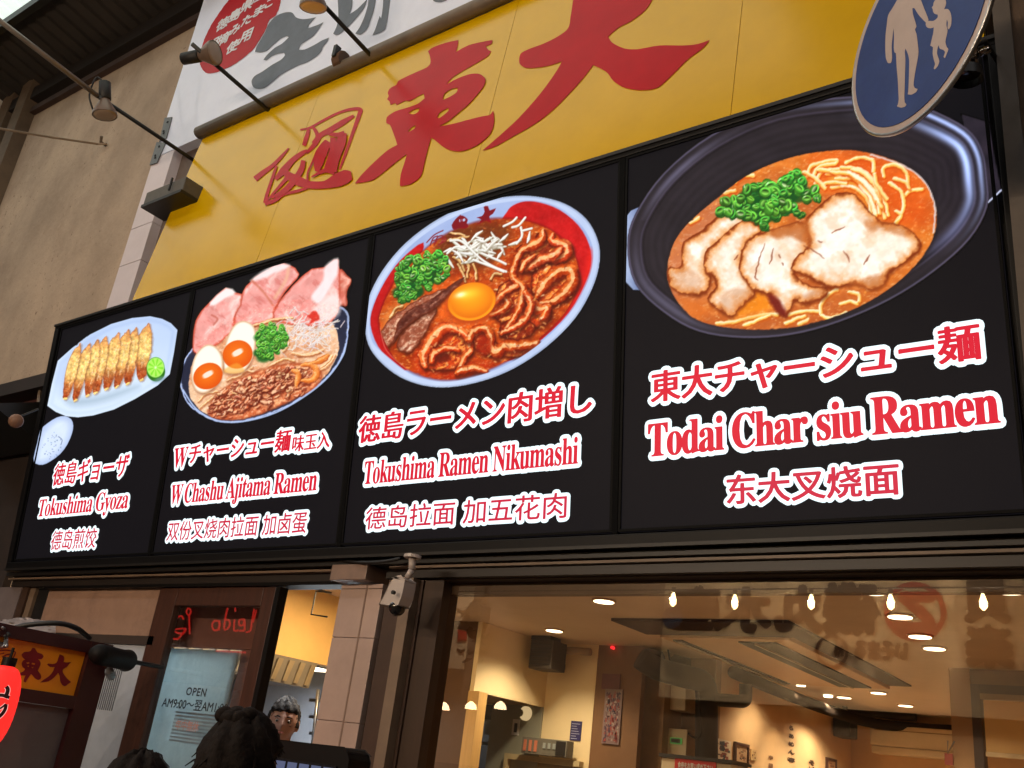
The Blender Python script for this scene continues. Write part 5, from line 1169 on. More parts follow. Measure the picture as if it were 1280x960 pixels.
t = thing('ivory_cabinet', 'ivory cabinet with a red notice in front of the dark duct', 'cabinet', ((q0[0]+q1[0])/2, 3.7, 0))
zc_ = at(826, 946, 3.6)[2]
MB().box((q0[0], 3.6, 0), (q1[0], 3.9, zc_)).build('body', m_plast, t, bevel=.01); MB().box((q0[0]-.01, 3.58, zc_+.001), (q1[0]+.01, 3.92, zc_+.025)).build('top', m_dark, t)
q0 = at(843, 962, 3.59); q1 = at(895, 951, 3.59)
RN = Plane((0, 3.588, 0), (1, 0, 0), (0, 0, 1))
MB().box((q0[0], 3.59, q0[2]-.1), (q1[0], 3.599, q1[2])).build('red_notice', mat('notice_red', (206, 24, 30), .5), t)
letters('notice_lettering', '食券をお買い求め下さい', RN, (847, 959), (891, 959), (847, 959.5), (869, 954), m_whitep, t, .001, .001, .001)
# long warm wall, back wall
YE = 7.5
struct(MB().box((IX-.1, YB+.1, 0), (IX, YE, CZ)).build('wall_long', m_warm)); struct(MB().box((IX, YE, 0), (1.2, YE+.1, CZ)).build('wall_back', m_warm))
struct(MB().box((1.1, .1, 0), (1.2, YE, CZ)).build('wall_right', m_warm))
struct(MB().box((-9, .14, 0), (-8.9, YE, CZ)).build('wall_left', m_kgray))
tube_thing('corner_beam', 'dark pipe run along the ceiling corner of the warm wall, curving across the back', 'pipe', crom([(-3.2, 4.3, 2.52), (-3.18, 5.2, 2.5), (-3.12, 6.2, 2.48), (-3.0, 7.0, 2.47), (-2.7, 7.3, 2.47), (-2.2, 7.36, 2.48), (-1.5, 7.38, 2.5)], 6, False), .05, mat('beam_brown', (34, 26, 20), .9, spec=.1), 12)
WLX = IX+.012
def on_long(px): return at(*px, WLX, 0)
def wallpic(name, lab, cat, a, b, cols, seed, frame=None, n=14):
    q0, q1 = on_long(a), on_long(b); y0, y1 = sorted((q0[1], q1[1])); z0, z1 = sorted((q0[2], q1[2]))
    t = thing(name, lab, cat, (IX, (y0+y1)/2, (z0+z1)/2)); r = random.Random(seed)
    MB().box((IX+.001, y0, z0), (IX+.012, y1, z1)).build('sheet', mat(name+'p%d' % seed, cols[0], .5), t)
    for j, c_ in enumerate(cols[1:]):
        mb = MB()
        for i in range(n):
            w = (y1-y0)*r.uniform(.1, .3); h = (z1-z0)*r.uniform(.06, .2); y = r.uniform(y0+.01, max(y0+.011, y1-w-.01)); z = r.uniform(z0+.01, z1-h-.01); k = IX+.0125+.0005*j
            mb.add([(k, y, z), (k, y+w, z), (k, y+w*.8, z+h), (k, y+w*.1, z+h*.8)], [(0, 1, 2, 3)])
        stuff(mb.build('printed_picture', mat(name+'i%d_%d' % (seed, j), c_, .5), t, fix=False))
    if frame:
        for a_ in ((y0-.02, z0-.02, y0, z1+.02), (y1, z0-.02, y1+.02, z1+.02), (y0, z1, y1, z1+.02), (y0, z0-.02, y1, z0)):
            MB().box((IX+.001, a_[0], a_[1]), (IX+.025, a_[2], a_[3])).build('frame_bar', frame, t)
    return t
m_ff = mat('frame_wood_dark', (70, 34, 24), .5)
wallpic('photo_card', 'photo card with food picture and white lower strip standing on the cabinet', 'card', (892, 949), (914, 927), [(224, 206, 176), (92, 70, 66), (150, 70, 56), (60, 70, 84)], 3, None, 10)
wallpic('framed_photo', 'dark framed photo of people right of the photo card', 'picture', (919, 951), (934, 934), [(196, 160, 120), (60, 30, 24), (150, 100, 60)], 4, m_ff, 8)
wallpic('signed_board', 'pale board with loose brush signature beside the framed photo', 'signed board', (939, 950), (946, 938), [(206, 172, 120), (110, 60, 40)], 5, None, 6)
wallpic('framed_print', 'small red and dark framed print low on the warm wall near the back', 'picture', (1034, 960), (1044, 952), [(176, 130, 90), (110, 36, 30)], 6, m_ff, 6)
# calligraphy on the warm wall
LW = Plane((IX+.004, 0, 0), (0, 1, 0), (0, 0, 1))
m_ink = mat('wall_ink', (60, 36, 24), .6)
t = thing('wall_calligraphy', 'vertical column of dark brush calligraphy on the warm wall', 'lettering')
t.location = LW.pp((989, 930))
for i, ch in enumerate('らぁめん専門'[:5]):
    y0 = 906+i*10; s = 2.6+i*.5
    letters('brush_letter', ch, LW, (989-s, y0+9), (989+s, y0+9), (989, y0+7), (989, y0+1), m_ink, t, .002, .003, .003)
t = thing('wall_calligraphy', 'fainter second calligraphy column left of the dark one on the warm wall', 'lettering'); t.location = LW.pp((963, 950))
for i, ch in enumerate('中華'):
    y0 = 943+i*10; letters('brush_letter', ch, LW, (960.5, y0+8), (966, y0+8), (963, y0+7), (963, y0+1), mat('ink_faint', (120, 80, 50), .6), t, .002, .004, .004)
t = thing('wall_calligraphy', 'small calligraphy scrap further right on the warm wall', 'lettering'); t.location = LW.pp((1014, 955))
for i, ch in enumerate('そば'): letters('brush_letter', ch, LW, (1011, 957+i*8), (1018, 957+i*8), (1014, 957+i*8), (1014, 950+i*8), m_ink, t, .002, .005, .005)
# black speaker in the back corner, wall air conditioner
q0 = at(1041, 920, 6.9); q1 = at(1062, 893, 6.9)
t = thing('black_speaker', 'black speaker hanging in the far back corner of the room', 'speaker', (q0+q1)/2)
MB().box((q0[0], 6.9, q0[2]), (q1[0], 7.15, q1[2])).build('cabinet', mat('speaker_black', (22, 30, 28), .5), t, bevel=.015); MB().box(((q0[0]+q1[0])/2-.02, 7.0, q1[2]), ((q0[0]+q1[0])/2+.02, 7.04, q1[2]+.1)).build('bracket', m_dark, t)
YA = 7.25; q0 = at(1087, 938, YA); q1 = at(1196, 912, YA)
zl0, zl1 = at(1087, 940, YA)[2], at(1087, 905, YA)[2]
t = thing('air_conditioner', 'long cream wall air conditioner on the back wall', 'air conditioner', (q0+q1)/2)
MB().box((q0[0], YA, zl0+.07), (q1[0]+.05, YE-.001, zl1)).build('casing', m_plast, t, bevel=.02); MB().box((q0[0]+.01, YA+.02, zl0), (q1[0]+.04, YE-.001, zl0+.066)).build('louvre', m_plast, t, bevel=.01)
for i in range(12):
    x = q0[0]+.05+i*(q1[0]-q0[0]-.05)/12; MB().box((x, YA-.003, zl1-.05), (x+.09, YA-.0005, zl1-.042)).build('intake_slot', mat('slot', (150, 120, 80), .6), t)
tube_thing('ac_conduit', 'dark pipe above the wall air conditioner', 'pipe', [at(1050, 888, 7.3), at(1145, 897, 7.3)], .04, m_dark)
# right partition with pillar and blind
YP = 4.2
xr0, xr1 = X(1188, 880, YP), X(1214, 880, YP)
struct(MB().box((xr0, YP, 0), (xr1, YP+.15, CZ)).build('wall_pillar', mat('pillar_tan', (168, 128, 84), .6, var=.05)))
struct(MB().box((xr1+.001, YP+.02, 2.50), (1.1, YP+.12, CZ)).build('wall_lintel', mat('lintel_brown', (128, 96, 62), .6)))
t = thing('interior_window', 'brown framed inner window with a lowered tan roller blind', 'window', (-.6, YP, 1.3))
MB().box((xr1+.002, YP-.01, 0), (xr1+.06, YP+.1, 2.499)).build('frame_jamb', m_brown, t); MB().box((xr1+.061, YP-.01, 2.44), (1.1, YP+.1, 2.499)).build('frame_head', m_brown, t)
MB().box((xr1+.062, YP-.03, 2.405), (1.1, YP+.02, 2.4385)).build('blind_cassette', mat('cassette', (150, 128, 96), .4), t)
MB().box((xr1+.075, YP+.0, Z(1228, 945, YP)+.03), (1.1, YP+.01, 2.40)).build('roller_blind', mat('blind_tan', (232, 190, 124), .8, var=.03), t)
MB().box((xr1+.072, YP-.01, Z(1228, 945, YP)), (1.1, YP+.015, Z(1228, 945, YP)+.028)).build('bottom_bar', mat('bar_pale', (214, 186, 140), .5), t)
q = at(1185, 932, YP-.1); t = thing('coat_hook', 'small brass and red hook tag beside the tan pillar', 'hook', q)
MB().tube([q+[0, 0, .03], q+[0, -.02, -.05], q+[.04, 0, .03]], .006, 6).build('wire', m_steel, t); MB().box(q+[-.02, -.02, -.12], q+[.03, 0, -.05]).build('tag', mat('tag_red', (130, 50, 34), .5), t)
# ceiling cassette unit
t = thing('ceiling_cassette', 'large rectangular ceiling unit with dark louvre slots', 'air conditioner', (-2.85, 4.2, CZ-.03))
cx0, cx1, cy0, cy1 = -3.2, -2.28, 3.05, 5.25
m_cas = mat('cassette_tan', (196, 150, 96), .5, var=.04)
MB().box((cx0, cy0, CZ-.035), (cx1, cy1, CZ-.001)).build('panel', m_cas, t, bevel=.004)
for x, sw in ((-2.66, .26), (-3.14, .07)):
    MB().box((x, cy0+.08, CZ-.045), (x+sw, cy1-.08, CZ-.0355)).build('slot', mat('slot_black', (12, 10, 9), .9, spec=.1), t)
    MB().box((x+sw*.42, cy0+.09, CZ-.056), (x+sw*.42+.012, cy1-.09, CZ-.0455)).build('louvre', mat('louvre_pale', (150, 130, 105), .4), t)
m_dk = mat('awning_reflection_brown', (58, 36, 22), .8, spec=.1)  # dark brown strips stand in for an awning mirrored in the window
q0 = at(805, 757, CZ, 2); q1 = at(1075, 853, CZ, 2)
MB().box((-2.27, 3.05, CZ-.012), (-2.10, 5.2, CZ-.001)).build('reflection_side_strip', m_dk, t)
MB().box((-3.3, 2.55, CZ-.02), (-2.1, 3.045, CZ-.002)).build('reflection_strip', m_dk, t)
# downlights
DL = [(755, 750), (693, 787), (1092, 738), (1261, 736), (1125, 769), (1150, 794), (1168, 809), (1098, 865), (1132, 881), (1012, 857), (962, 880)]
kcl = 0
DLn = ['first downlight from the left, above the cream bulkhead', 'downlight directly above the dark boxy speaker', 'front downlight of the diagonal row on the ceiling', 'largest downlight near the right end of the window', 'second downlight of the diagonal row on the ceiling', 'third downlight of the diagonal row on the ceiling', 'last downlight of the diagonal row on the ceiling', 'far downlight before the back wall', 'farthest small downlight above the wall air conditioner', 'downlight beside the louvred ceiling unit, far end', 'downlight washing the warm wall beside the dark pipe']
m_dl = emit('downlight_glow', (255, 240, 205), 6.0)
for (p, lab) in zip(DL, DLn):
    if p in ((1012, 857), (962, 880)): q = np.array([-2.9, 6.0, CZ]) if p[0] == 1012 else np.array([-3.0, 5.3, CZ]); q[1] = {1012: 6.2, 962: 4.9}[p[0]]; q[0] = -2.95
    else: q = at(*p, CZ, 2)
    t = thing('downlight', lab, 'downlight', q, 'round recessed downlights in the restaurant ceiling'); r_ = .062 if p != (1261, 736) else .075
    MB().tube([q+[0, 0, -.001], q+[0, 0, -.010]], r_+.012, 20).build('trim_ring', m_cas, t, True); MB().tube([q+[0, 0, -.0105], q+[0, 0, -.014]], r_, 20).build('glowing_disc', m_dl, t, True)
    lamp('downlight_lamp', 'SPOT', q+np.array([0, 0, -.03]), 84, (1, .87, .68), .05, rot=(0, 0, 0), spot=135, blend=.7).parent = None
for o in [o for o in bpy.data.objects if o.type == 'LIGHT']:
    pass
# extra wall washers on the long warm wall
for y in (4.75, 5.45, 6.15):
    q = np.array([IX+.22, y, CZ]); t = thing('wall_washer', 'small lamp close to the warm wall making a scallop, %s' % {4.75: 'nearest', 5.45: 'middle', 6.15: 'farthest'}[y], 'downlight', q, 'wall washing lamps over the calligraphy')
    MB().tube([q+[0, 0, -.001], q+[0, 0, -.02]], .04, 14).build('glowing_disc', m_dl, t, True)
    lamp('washer_lamp', 'SPOT', q+np.array([0, 0, -.03]), 40, (1, .82, .58), .03, rot=(0, 0, 0), spot=80, blend=.5)

# ================================================================== kitchen behind the door opening
XK = -5.18
m_kyel = mat('kitchen_yellow', (222, 178, 108), .6, var=.04)
MB().box((XK-.1, .14, 2.12), (XK, 2.5, CZ-.001)).build('hood_cover', m_kyel)
o = bpy.data.objects['hood_cover']; tag(o, 'yellow boxed cover above the kitchen hood behind the door opening', 'panel')
t = thing('kitchen_hood', 'gray kitchen hood with slanted filter louvres seen right of the door', 'extractor hood', (XK, 1.4, 2.0))
m_hood = mat('hood_gray', (128, 118, 104), .45, var=.08)
mb = MB(); mb.prism([(XK-.1, .3, 2.119), (XK+.02, .3, 2.119), (XK-.02, .3, 1.95), (XK-.45, .3, 1.95), (XK-.45, .3, 2.119)], (0, 1.48, 0)); mb.build('shell', m_hood, t)
for i in range(14):
    y = .42+i*.10
    mb = MB(); mb.prism([(XK+.022, y, 2.10), (XK-.016, y, 1.965), (XK-.016, y+.035, 1.965), (XK+.022, y+.045, 2.10)], (.012, 0, 0)); mb.build('louvre', mat('louvre_tan', (150, 132, 104), .4), t)
struct(MB().box((-9, 2.6, 0), (-5.3, 2.7, CZ)).build('wall_kitchen_rear', mat('kitchen_pale', (150, 156, 168), .4, var=.06)))
t = thing('steel_rack', 'upright steel kitchen rack with tubes seen at the right of the door opening', 'rack', at(405, 890, 1.9))
for (a, b, r_) in (((398, 862), (388, 960), .012), ((408, 862), (398, 960), .02), ((413, 850), (402, 945), .012)): MB().tube([at(*a, 1.6), at(*b, 1.6)], r_, 10).build('upright', m_steel, t, True)
for y in (876, 897, 918, 938):
    q = at(402, y, 1.62); MB().box(q+[-.12, 0, -.01], q+[.10, .2, .01]).build('shelf', m_steel, t)
    MB().tube([q+[-.02, .05, .011], q+[-.02, .05, .07]], .035, 12).build('tin', mat('tin_dark', (60, 64, 70), .4), t)
q = at(372, 745, .7); t = thing('ceiling_bracket', 'thin dark angular bracket hanging from the kitchen ceiling', 'bracket', q)
MB().tube([at(364, 729, 1.2), at(414, 741, 1.2), at(395, 739, 1.2), at(389, 768, 1.2), at(409, 771, 1.2)], .006, 6).build('rod', m_dark, t)
q = at(400, 945, 1.3); t = thing('blue_crate', 'dull blue rounded tub low in the kitchen opening', 'tub', q)
MB().tube([q+[0, 0, -.25], q+[0, 0, 0]], [.10, .12], 16).build('tub_body', mat('tub_blue', (58, 78, 96), .5), t, True)
t = thing('kitchen_counter', 'steel counter inside the kitchen behind the door', 'counter', (-5, 1.3, 0))
MB().box((-5.7, 1.0, 0), (-4.75, 1.06+.6, .9)).build('worktop', m_steel, t, bevel=.01)
# pale sheet with slats and brown boards, in place of reflections in the door glass
t = thing('door_reflection_sheet', 'pale bluish sheet standing in for a reflection in the door glass', 'sheet', ((d0+d1)/2, .1, 1.9))
zf = Z(250, 812, .1)
m_reflsheet = mat('reflection_pale', (190, 208, 214), .6, var=.22, scale=1.8, dirt=.4, dcol=(100, 110, 118))
_nt = m_reflsheet.node_tree; _p = _nt.nodes['Principled BSDF']; _tl = _nt.nodes.new('ShaderNodeBsdfTranslucent'); _mx = _nt.nodes.new('ShaderNodeMixShader'); _mx.inputs[0].default_value = .6
_nt.links.new(_p.inputs['Base Color'].links[0].from_socket, _tl.inputs[0]); _nt.links.new(_p.outputs[0], _mx.inputs[1]); _nt.links.new(_tl.outputs[0], _mx.inputs[2]); _nt.links.new(_mx.outputs[0], _nt.nodes['Material Output'].inputs[0])
MB().box((g0-.2, .10, 1.0), (X(291, 850, .1), .104, zf)).build('sheet', m_reflsheet, t)
for i in range(9):
    z = Z(250, 892+i*4.6, .098); MB().box((g0+.1, .088, z-.008), (X(276, 890, .1), .099, z)).build('slat', mat('slat_pale', (170, 180, 186), .5), t)
t = thing('reflection_panel', 'brown panel standing in for a reflection in the rest of the door glass', 'panel', (-4.0, .3, 1.8))
MB().box((d0-.3, .16, zf+.02), (g1-.13, .2, 2.25)).build('board', mat('reflection_brown', (140, 92, 76), .7, var=.1), t); MB().box((X(291, 850, .1)+.005-.06, .16, 0), (g1-.13, .2, zf+.018)).build('board', mat('reflection_brown', (140, 92, 76), .7), t)  # boards coloured as the brown reflection in the glass

lamp('kitchen_tube_lamp', 'AREA', (-5.6, 1.9, 2.05), 22, (.86, .94, 1), .5, rot=(0, 0, 0))
lamp('added_door_backlight', 'AREA', (-4.5, 1.0, 2.3), 30, (.85, .94, 1), .5, rot=(math.radians(-40), 0, 0))  # unseen lamp added to brighten the door sheet from behind
lamp('kitchen_warm_lamp', 'AREA', (-4.4, 1.5, 2.55), 26, (1, .72, .38), .4, rot=(0, 0, 0))
lamp('kitchen_pass_lamp', 'AREA', (-5.4, 4.6, 2.5), 14, (.8, .9, 1), .4, rot=(0, 0, 0))
for nm, loc in (('kitchen_ceiling_light', (-5.6, 1.9, 2.10)), ('kitchen_ceiling_light', (-4.4, 1.5, 2.58)), ('kitchen_ceiling_light', (-5.4, 4.6, 2.53))):
    o = MB().box(np.array(loc)-[.22, .22, .0], np.array(loc)+[.22, .22, .015]).build(nm, m_dl); tag(o, {1.9: 'square ceiling light over the steel counter behind the door', 1.5: 'square warm ceiling light just inside the door opening', 4.6: 'square ceiling light in the rear kitchen past the narrow doorway'}[loc[1]], 'ceiling light', 'square kitchen ceiling lights')

# ================================================================== across the street (seen only as reflections) and the arcade
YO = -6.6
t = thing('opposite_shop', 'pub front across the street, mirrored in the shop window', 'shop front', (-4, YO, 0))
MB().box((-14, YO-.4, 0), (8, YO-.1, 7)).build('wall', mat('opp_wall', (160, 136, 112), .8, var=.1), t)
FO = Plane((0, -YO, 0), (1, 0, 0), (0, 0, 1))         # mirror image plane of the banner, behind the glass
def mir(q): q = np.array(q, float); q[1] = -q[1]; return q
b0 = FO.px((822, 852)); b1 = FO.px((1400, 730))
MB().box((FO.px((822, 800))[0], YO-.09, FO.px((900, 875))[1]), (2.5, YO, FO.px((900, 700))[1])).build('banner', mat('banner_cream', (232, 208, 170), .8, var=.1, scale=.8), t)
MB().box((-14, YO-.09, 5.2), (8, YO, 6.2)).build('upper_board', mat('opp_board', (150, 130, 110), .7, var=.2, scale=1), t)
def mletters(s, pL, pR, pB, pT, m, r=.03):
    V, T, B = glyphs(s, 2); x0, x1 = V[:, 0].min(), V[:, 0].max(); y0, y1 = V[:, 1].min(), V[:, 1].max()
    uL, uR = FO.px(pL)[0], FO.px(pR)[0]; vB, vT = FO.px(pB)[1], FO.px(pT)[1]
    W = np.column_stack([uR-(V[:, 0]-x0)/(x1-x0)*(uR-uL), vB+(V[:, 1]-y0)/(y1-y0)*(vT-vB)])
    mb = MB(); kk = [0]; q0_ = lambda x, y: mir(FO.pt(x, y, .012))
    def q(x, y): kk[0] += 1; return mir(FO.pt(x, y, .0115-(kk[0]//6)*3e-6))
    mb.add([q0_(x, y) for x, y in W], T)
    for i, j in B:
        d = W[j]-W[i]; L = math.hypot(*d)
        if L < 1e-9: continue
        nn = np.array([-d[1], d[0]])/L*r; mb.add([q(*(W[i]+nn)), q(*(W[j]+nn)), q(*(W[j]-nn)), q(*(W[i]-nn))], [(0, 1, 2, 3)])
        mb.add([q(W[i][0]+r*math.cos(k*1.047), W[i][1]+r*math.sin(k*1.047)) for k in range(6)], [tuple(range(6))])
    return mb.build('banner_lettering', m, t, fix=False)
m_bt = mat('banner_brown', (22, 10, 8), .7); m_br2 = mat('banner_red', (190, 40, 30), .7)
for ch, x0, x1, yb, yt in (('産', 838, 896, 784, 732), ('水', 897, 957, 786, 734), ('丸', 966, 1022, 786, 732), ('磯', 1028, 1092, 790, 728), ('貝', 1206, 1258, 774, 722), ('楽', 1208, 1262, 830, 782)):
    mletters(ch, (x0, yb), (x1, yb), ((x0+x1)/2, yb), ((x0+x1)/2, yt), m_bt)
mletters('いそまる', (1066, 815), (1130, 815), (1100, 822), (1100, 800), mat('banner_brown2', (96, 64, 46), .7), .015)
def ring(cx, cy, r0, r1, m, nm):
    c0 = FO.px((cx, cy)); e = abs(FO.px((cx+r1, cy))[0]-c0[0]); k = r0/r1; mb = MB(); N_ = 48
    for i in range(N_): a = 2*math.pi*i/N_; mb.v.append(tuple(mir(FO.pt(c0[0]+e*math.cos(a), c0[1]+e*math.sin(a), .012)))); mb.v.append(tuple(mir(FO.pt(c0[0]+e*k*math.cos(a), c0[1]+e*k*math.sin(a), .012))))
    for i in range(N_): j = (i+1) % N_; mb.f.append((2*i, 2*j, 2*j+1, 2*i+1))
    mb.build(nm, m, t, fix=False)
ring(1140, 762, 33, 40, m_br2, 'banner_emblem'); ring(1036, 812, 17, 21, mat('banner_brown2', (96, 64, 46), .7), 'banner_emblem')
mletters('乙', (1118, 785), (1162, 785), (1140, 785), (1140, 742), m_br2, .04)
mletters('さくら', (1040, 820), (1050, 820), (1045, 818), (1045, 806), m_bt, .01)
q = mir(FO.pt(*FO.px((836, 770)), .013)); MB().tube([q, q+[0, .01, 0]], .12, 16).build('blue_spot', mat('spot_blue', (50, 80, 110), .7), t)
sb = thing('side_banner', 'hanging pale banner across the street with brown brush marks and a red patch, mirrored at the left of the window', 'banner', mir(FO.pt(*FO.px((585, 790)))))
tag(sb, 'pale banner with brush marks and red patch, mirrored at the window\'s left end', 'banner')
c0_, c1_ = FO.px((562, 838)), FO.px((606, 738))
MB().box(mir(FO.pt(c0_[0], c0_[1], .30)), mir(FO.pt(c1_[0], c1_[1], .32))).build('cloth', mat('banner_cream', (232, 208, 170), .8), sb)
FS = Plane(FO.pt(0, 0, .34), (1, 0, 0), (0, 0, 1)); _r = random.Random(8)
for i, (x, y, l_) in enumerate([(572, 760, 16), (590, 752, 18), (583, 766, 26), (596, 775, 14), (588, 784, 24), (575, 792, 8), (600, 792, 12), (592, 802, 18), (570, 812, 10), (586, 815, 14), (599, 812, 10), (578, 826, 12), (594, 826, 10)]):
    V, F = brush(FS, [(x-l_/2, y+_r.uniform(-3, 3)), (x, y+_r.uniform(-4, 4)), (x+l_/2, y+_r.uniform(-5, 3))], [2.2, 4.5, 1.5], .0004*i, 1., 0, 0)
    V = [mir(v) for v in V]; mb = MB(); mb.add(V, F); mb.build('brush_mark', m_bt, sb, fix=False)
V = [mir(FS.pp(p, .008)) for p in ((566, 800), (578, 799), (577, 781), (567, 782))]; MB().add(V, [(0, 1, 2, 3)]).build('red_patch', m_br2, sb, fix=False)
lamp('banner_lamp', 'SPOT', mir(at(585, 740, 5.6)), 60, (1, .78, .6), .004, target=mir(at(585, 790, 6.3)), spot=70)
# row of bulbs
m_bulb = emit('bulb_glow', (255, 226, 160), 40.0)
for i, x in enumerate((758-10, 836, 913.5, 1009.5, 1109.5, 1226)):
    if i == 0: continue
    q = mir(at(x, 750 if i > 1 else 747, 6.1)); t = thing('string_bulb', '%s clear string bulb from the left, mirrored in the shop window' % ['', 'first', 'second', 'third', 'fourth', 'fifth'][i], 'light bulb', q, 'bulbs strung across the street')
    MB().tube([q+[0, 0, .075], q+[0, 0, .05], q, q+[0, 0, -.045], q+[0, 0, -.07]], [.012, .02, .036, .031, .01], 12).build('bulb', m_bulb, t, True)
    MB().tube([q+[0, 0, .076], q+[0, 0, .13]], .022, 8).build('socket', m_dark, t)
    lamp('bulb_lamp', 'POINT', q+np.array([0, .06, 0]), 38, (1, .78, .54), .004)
    lamp('added_front_fill', 'SPOT', q+np.array([0, .06, 0]), 95, (1, .80, .62), .004, target=(q[0], 0, 1.6), spot=150, blend=.5)  # unseen spot added at each bulb to brighten the shop front
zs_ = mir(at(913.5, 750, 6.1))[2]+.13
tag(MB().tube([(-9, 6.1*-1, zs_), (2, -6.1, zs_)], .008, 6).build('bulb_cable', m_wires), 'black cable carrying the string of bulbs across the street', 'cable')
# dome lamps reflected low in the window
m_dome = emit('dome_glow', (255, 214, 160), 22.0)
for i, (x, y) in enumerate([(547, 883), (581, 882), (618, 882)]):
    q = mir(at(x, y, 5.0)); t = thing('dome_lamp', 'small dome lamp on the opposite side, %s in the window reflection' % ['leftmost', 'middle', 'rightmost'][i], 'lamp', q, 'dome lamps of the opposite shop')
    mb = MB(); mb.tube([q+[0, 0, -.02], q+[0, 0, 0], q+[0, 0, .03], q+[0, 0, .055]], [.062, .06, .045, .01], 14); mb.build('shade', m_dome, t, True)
# neon writing mirrored in the door glass
t = thing('neon_sign', 'red neon script across the street, mirrored in the door glass', 'neon sign', mir(at(260, 780, 6.0)))
m_neon = emit('neon_red', (255, 44, 36), 2.4)
nk = lambda L: cr(L, 8.533, 195, 740)
NE = [[(600, 300), (575, 345), (590, 395), (630, 400), (655, 350), (640, 305), (600, 300)], [(655, 300), (650, 400)], [(740, 165), (715, 280), (705, 385), (740, 385), (765, 340), (755, 300), (720, 290)], [(820, 165), (825, 200)], [(815, 290), (808, 400), (850, 405)],
      [(925, 290), (870, 290), (865, 345), (905, 345), (920, 300), (918, 400), (870, 405)], [(1025, 175), (1000, 300), (985, 400), (940, 425)], [(1050, 185), (1010, 320)], [(620, 625), (930, 640)], [(205, 265), (250, 250), (270, 285)], [(320, 165), (300, 210), (330, 240), (350, 200), (330, 170)], [(330, 240), (335, 440)], [(170, 395), (290, 385), (260, 440), (180, 420)], [(165, 490), (210, 495), (290, 400)]]
for p in NE: MB().tube([mir(at(x, y, 6.0)) for x, y in (crom(nk(p), 4, False))], .014, 6).build('neon_tube', m_neon, t, True)
MB().box(mir(at(190, 850, 6.05)), mir(at(340, 745, 6.2))).build('backing', m_dark, t)

# arcade roof and unseen battens added for ambient light
t = thing('arcade_roof', 'high translucent roof over the covered shopping street', 'roof', (-4, -5, 10))
m_rf = mat('roof_panel', (170, 176, 178), .6, var=.1, scale=.8)
MB().box((-30, -8, 10.0), (14, -1.5, 10.05)).build('roof_panel', m_rf, t)
for x in range(-28, 14, 3): MB().box((x, -8, 9.75), (x+.12, -1.5, 9.99)).build('rafter', m_pipe, t)
m_tube = emit('tube_glow', (255, 246, 232), 7.0)
k = 0
for x in (-13, -9.5, -6, -2.5, 1, 4.5):
    for y in (-3.2, -5.6):
        if y == -3.2 and x in (-2.5, 1): continue
        k += 1; t = thing('added_street_light', 'added fluorescent batten under the arcade roof, %s %s row' % (['first', 'second', 'third', 'fourth', 'fifth', 'sixth'][(-13, -9.5, -6, -2.5, 1, 4.5).index(x)]+' from the left in the', 'near' if y == -3.2 else 'far'), 'street light', (x, y, 8.6), 'added fluorescent battens under the arcade roof')
        MB().box((x-.7, y-.12, 8.66), (x+.7, y+.12, 8.72)).build('housing', m_whitep, t)
        MB().tube([(x-.65, y, 8.6), (x+.65, y, 8.6)], .045, 8).build('tube', m_tube, t, True)
        lamp('added_batten_lamp', 'AREA', (x, y, 8.5), 36, (1, .96, .95), 1.3, rot=(0, 0, 0), size_y=.25)
# ================================================================== lamps on rods
def ortho(d):
    d = Vector([float(x) for x in d]).normalized(); u = d.orthogonal().normalized(); return d, u, d.cross(u)
def par_lamp(root_px, lamp_px, end_px, face, lab, facing, glow=None, near=None):
    r0 = at(*root_px, -.15); xr = r0[0]
    e = at(*end_px, xr, 0); lpt = at(*lamp_px, xr, 0)
    t = thing('sign_lamp', lab, 'lamp', r0, 'spot lamps on rods over the signs')
    MB().tube([r0+[0, .1, 0], r0, e], .013, 10).build('rod', m_dark if near is None else m_dark, t, True)
    d = Vector(facing).normalized(); q = Vector(lpt)
    L_ = lambda a: q+d*a
    MB().tube([L_(-.17), L_(-.165), L_(-.05), L_(-.045)], [.02, .036, .038, .03], 12).build('socket', m_wires, t, True)
    s = MB().tube([L_(-.044), L_(-.01), L_(.04), L_(.062)], [.03, .045, .072, .074], 18, cap=False).build('reflector', mat('reflector_brown', (110, 92, 80), .4, metal=.2), t, True)
    MB().tube([L_(.052), L_(.060), L_(.066)], [.072, .071, .05], 18).build('lens', glow or mat('lens_frosted', (150, 132, 116), .35, var=.05), t, True)
    u = d.orthogonal().normalized()
    MB().tube(crom([L_(-.16)+u*.0, L_(-.2)+u*.05, L_(-.08)+u*.09, L_(.02)+u*.07], 5, False), .006, 6).build('cord', m_wires, t, True)
    MB().tube([r0*0+np.array(L_(-.1)), np.array(L_(-.1))*.5+np.array([xr, lpt[1], lpt[2]])*.5, [xr, lpt[1]+.06, lpt[2]]], .012, 8).build('swivel', m_pipe, t, True)
    return t
par_lamp((237, 197), (131, 133), (122, 120), None, 'leftmost rod lamp, against the stained concrete wall', (.1, .25, -1))
o = MB().tube([at(122, 120, X(237, 197, -.15), 0)+[0, 0, 0], at(-60, -20, X(237, 197, -.15), 0)], .016, 10).build('support_rod', mat('rod_gray', (120, 112, 104), .35, metal=.4), None, True)
tag(o, 'long gray rod reaching from the leftmost rod lamp to the upper left corner', 'rod')
par_lamp((332, 135), (258, 68), (240, 55), None, 'rod lamp in front of the red oval on the white board', (.95, .3, .05))
m_amb = mat('lens_amber', (176, 132, 74), .3, var=.1); _b = m_amb.node_tree.nodes['Principled BSDF']; _b.inputs['Emission Color'].default_value = L4((200, 150, 90)); _b.inputs['Emission Strength'].default_value = .15
par_lamp((466, 72), (392, -4), (380, -20), None, 'rod lamp with amber lens in front of the gray brush character', (-.1, .3, -1), m_amb)
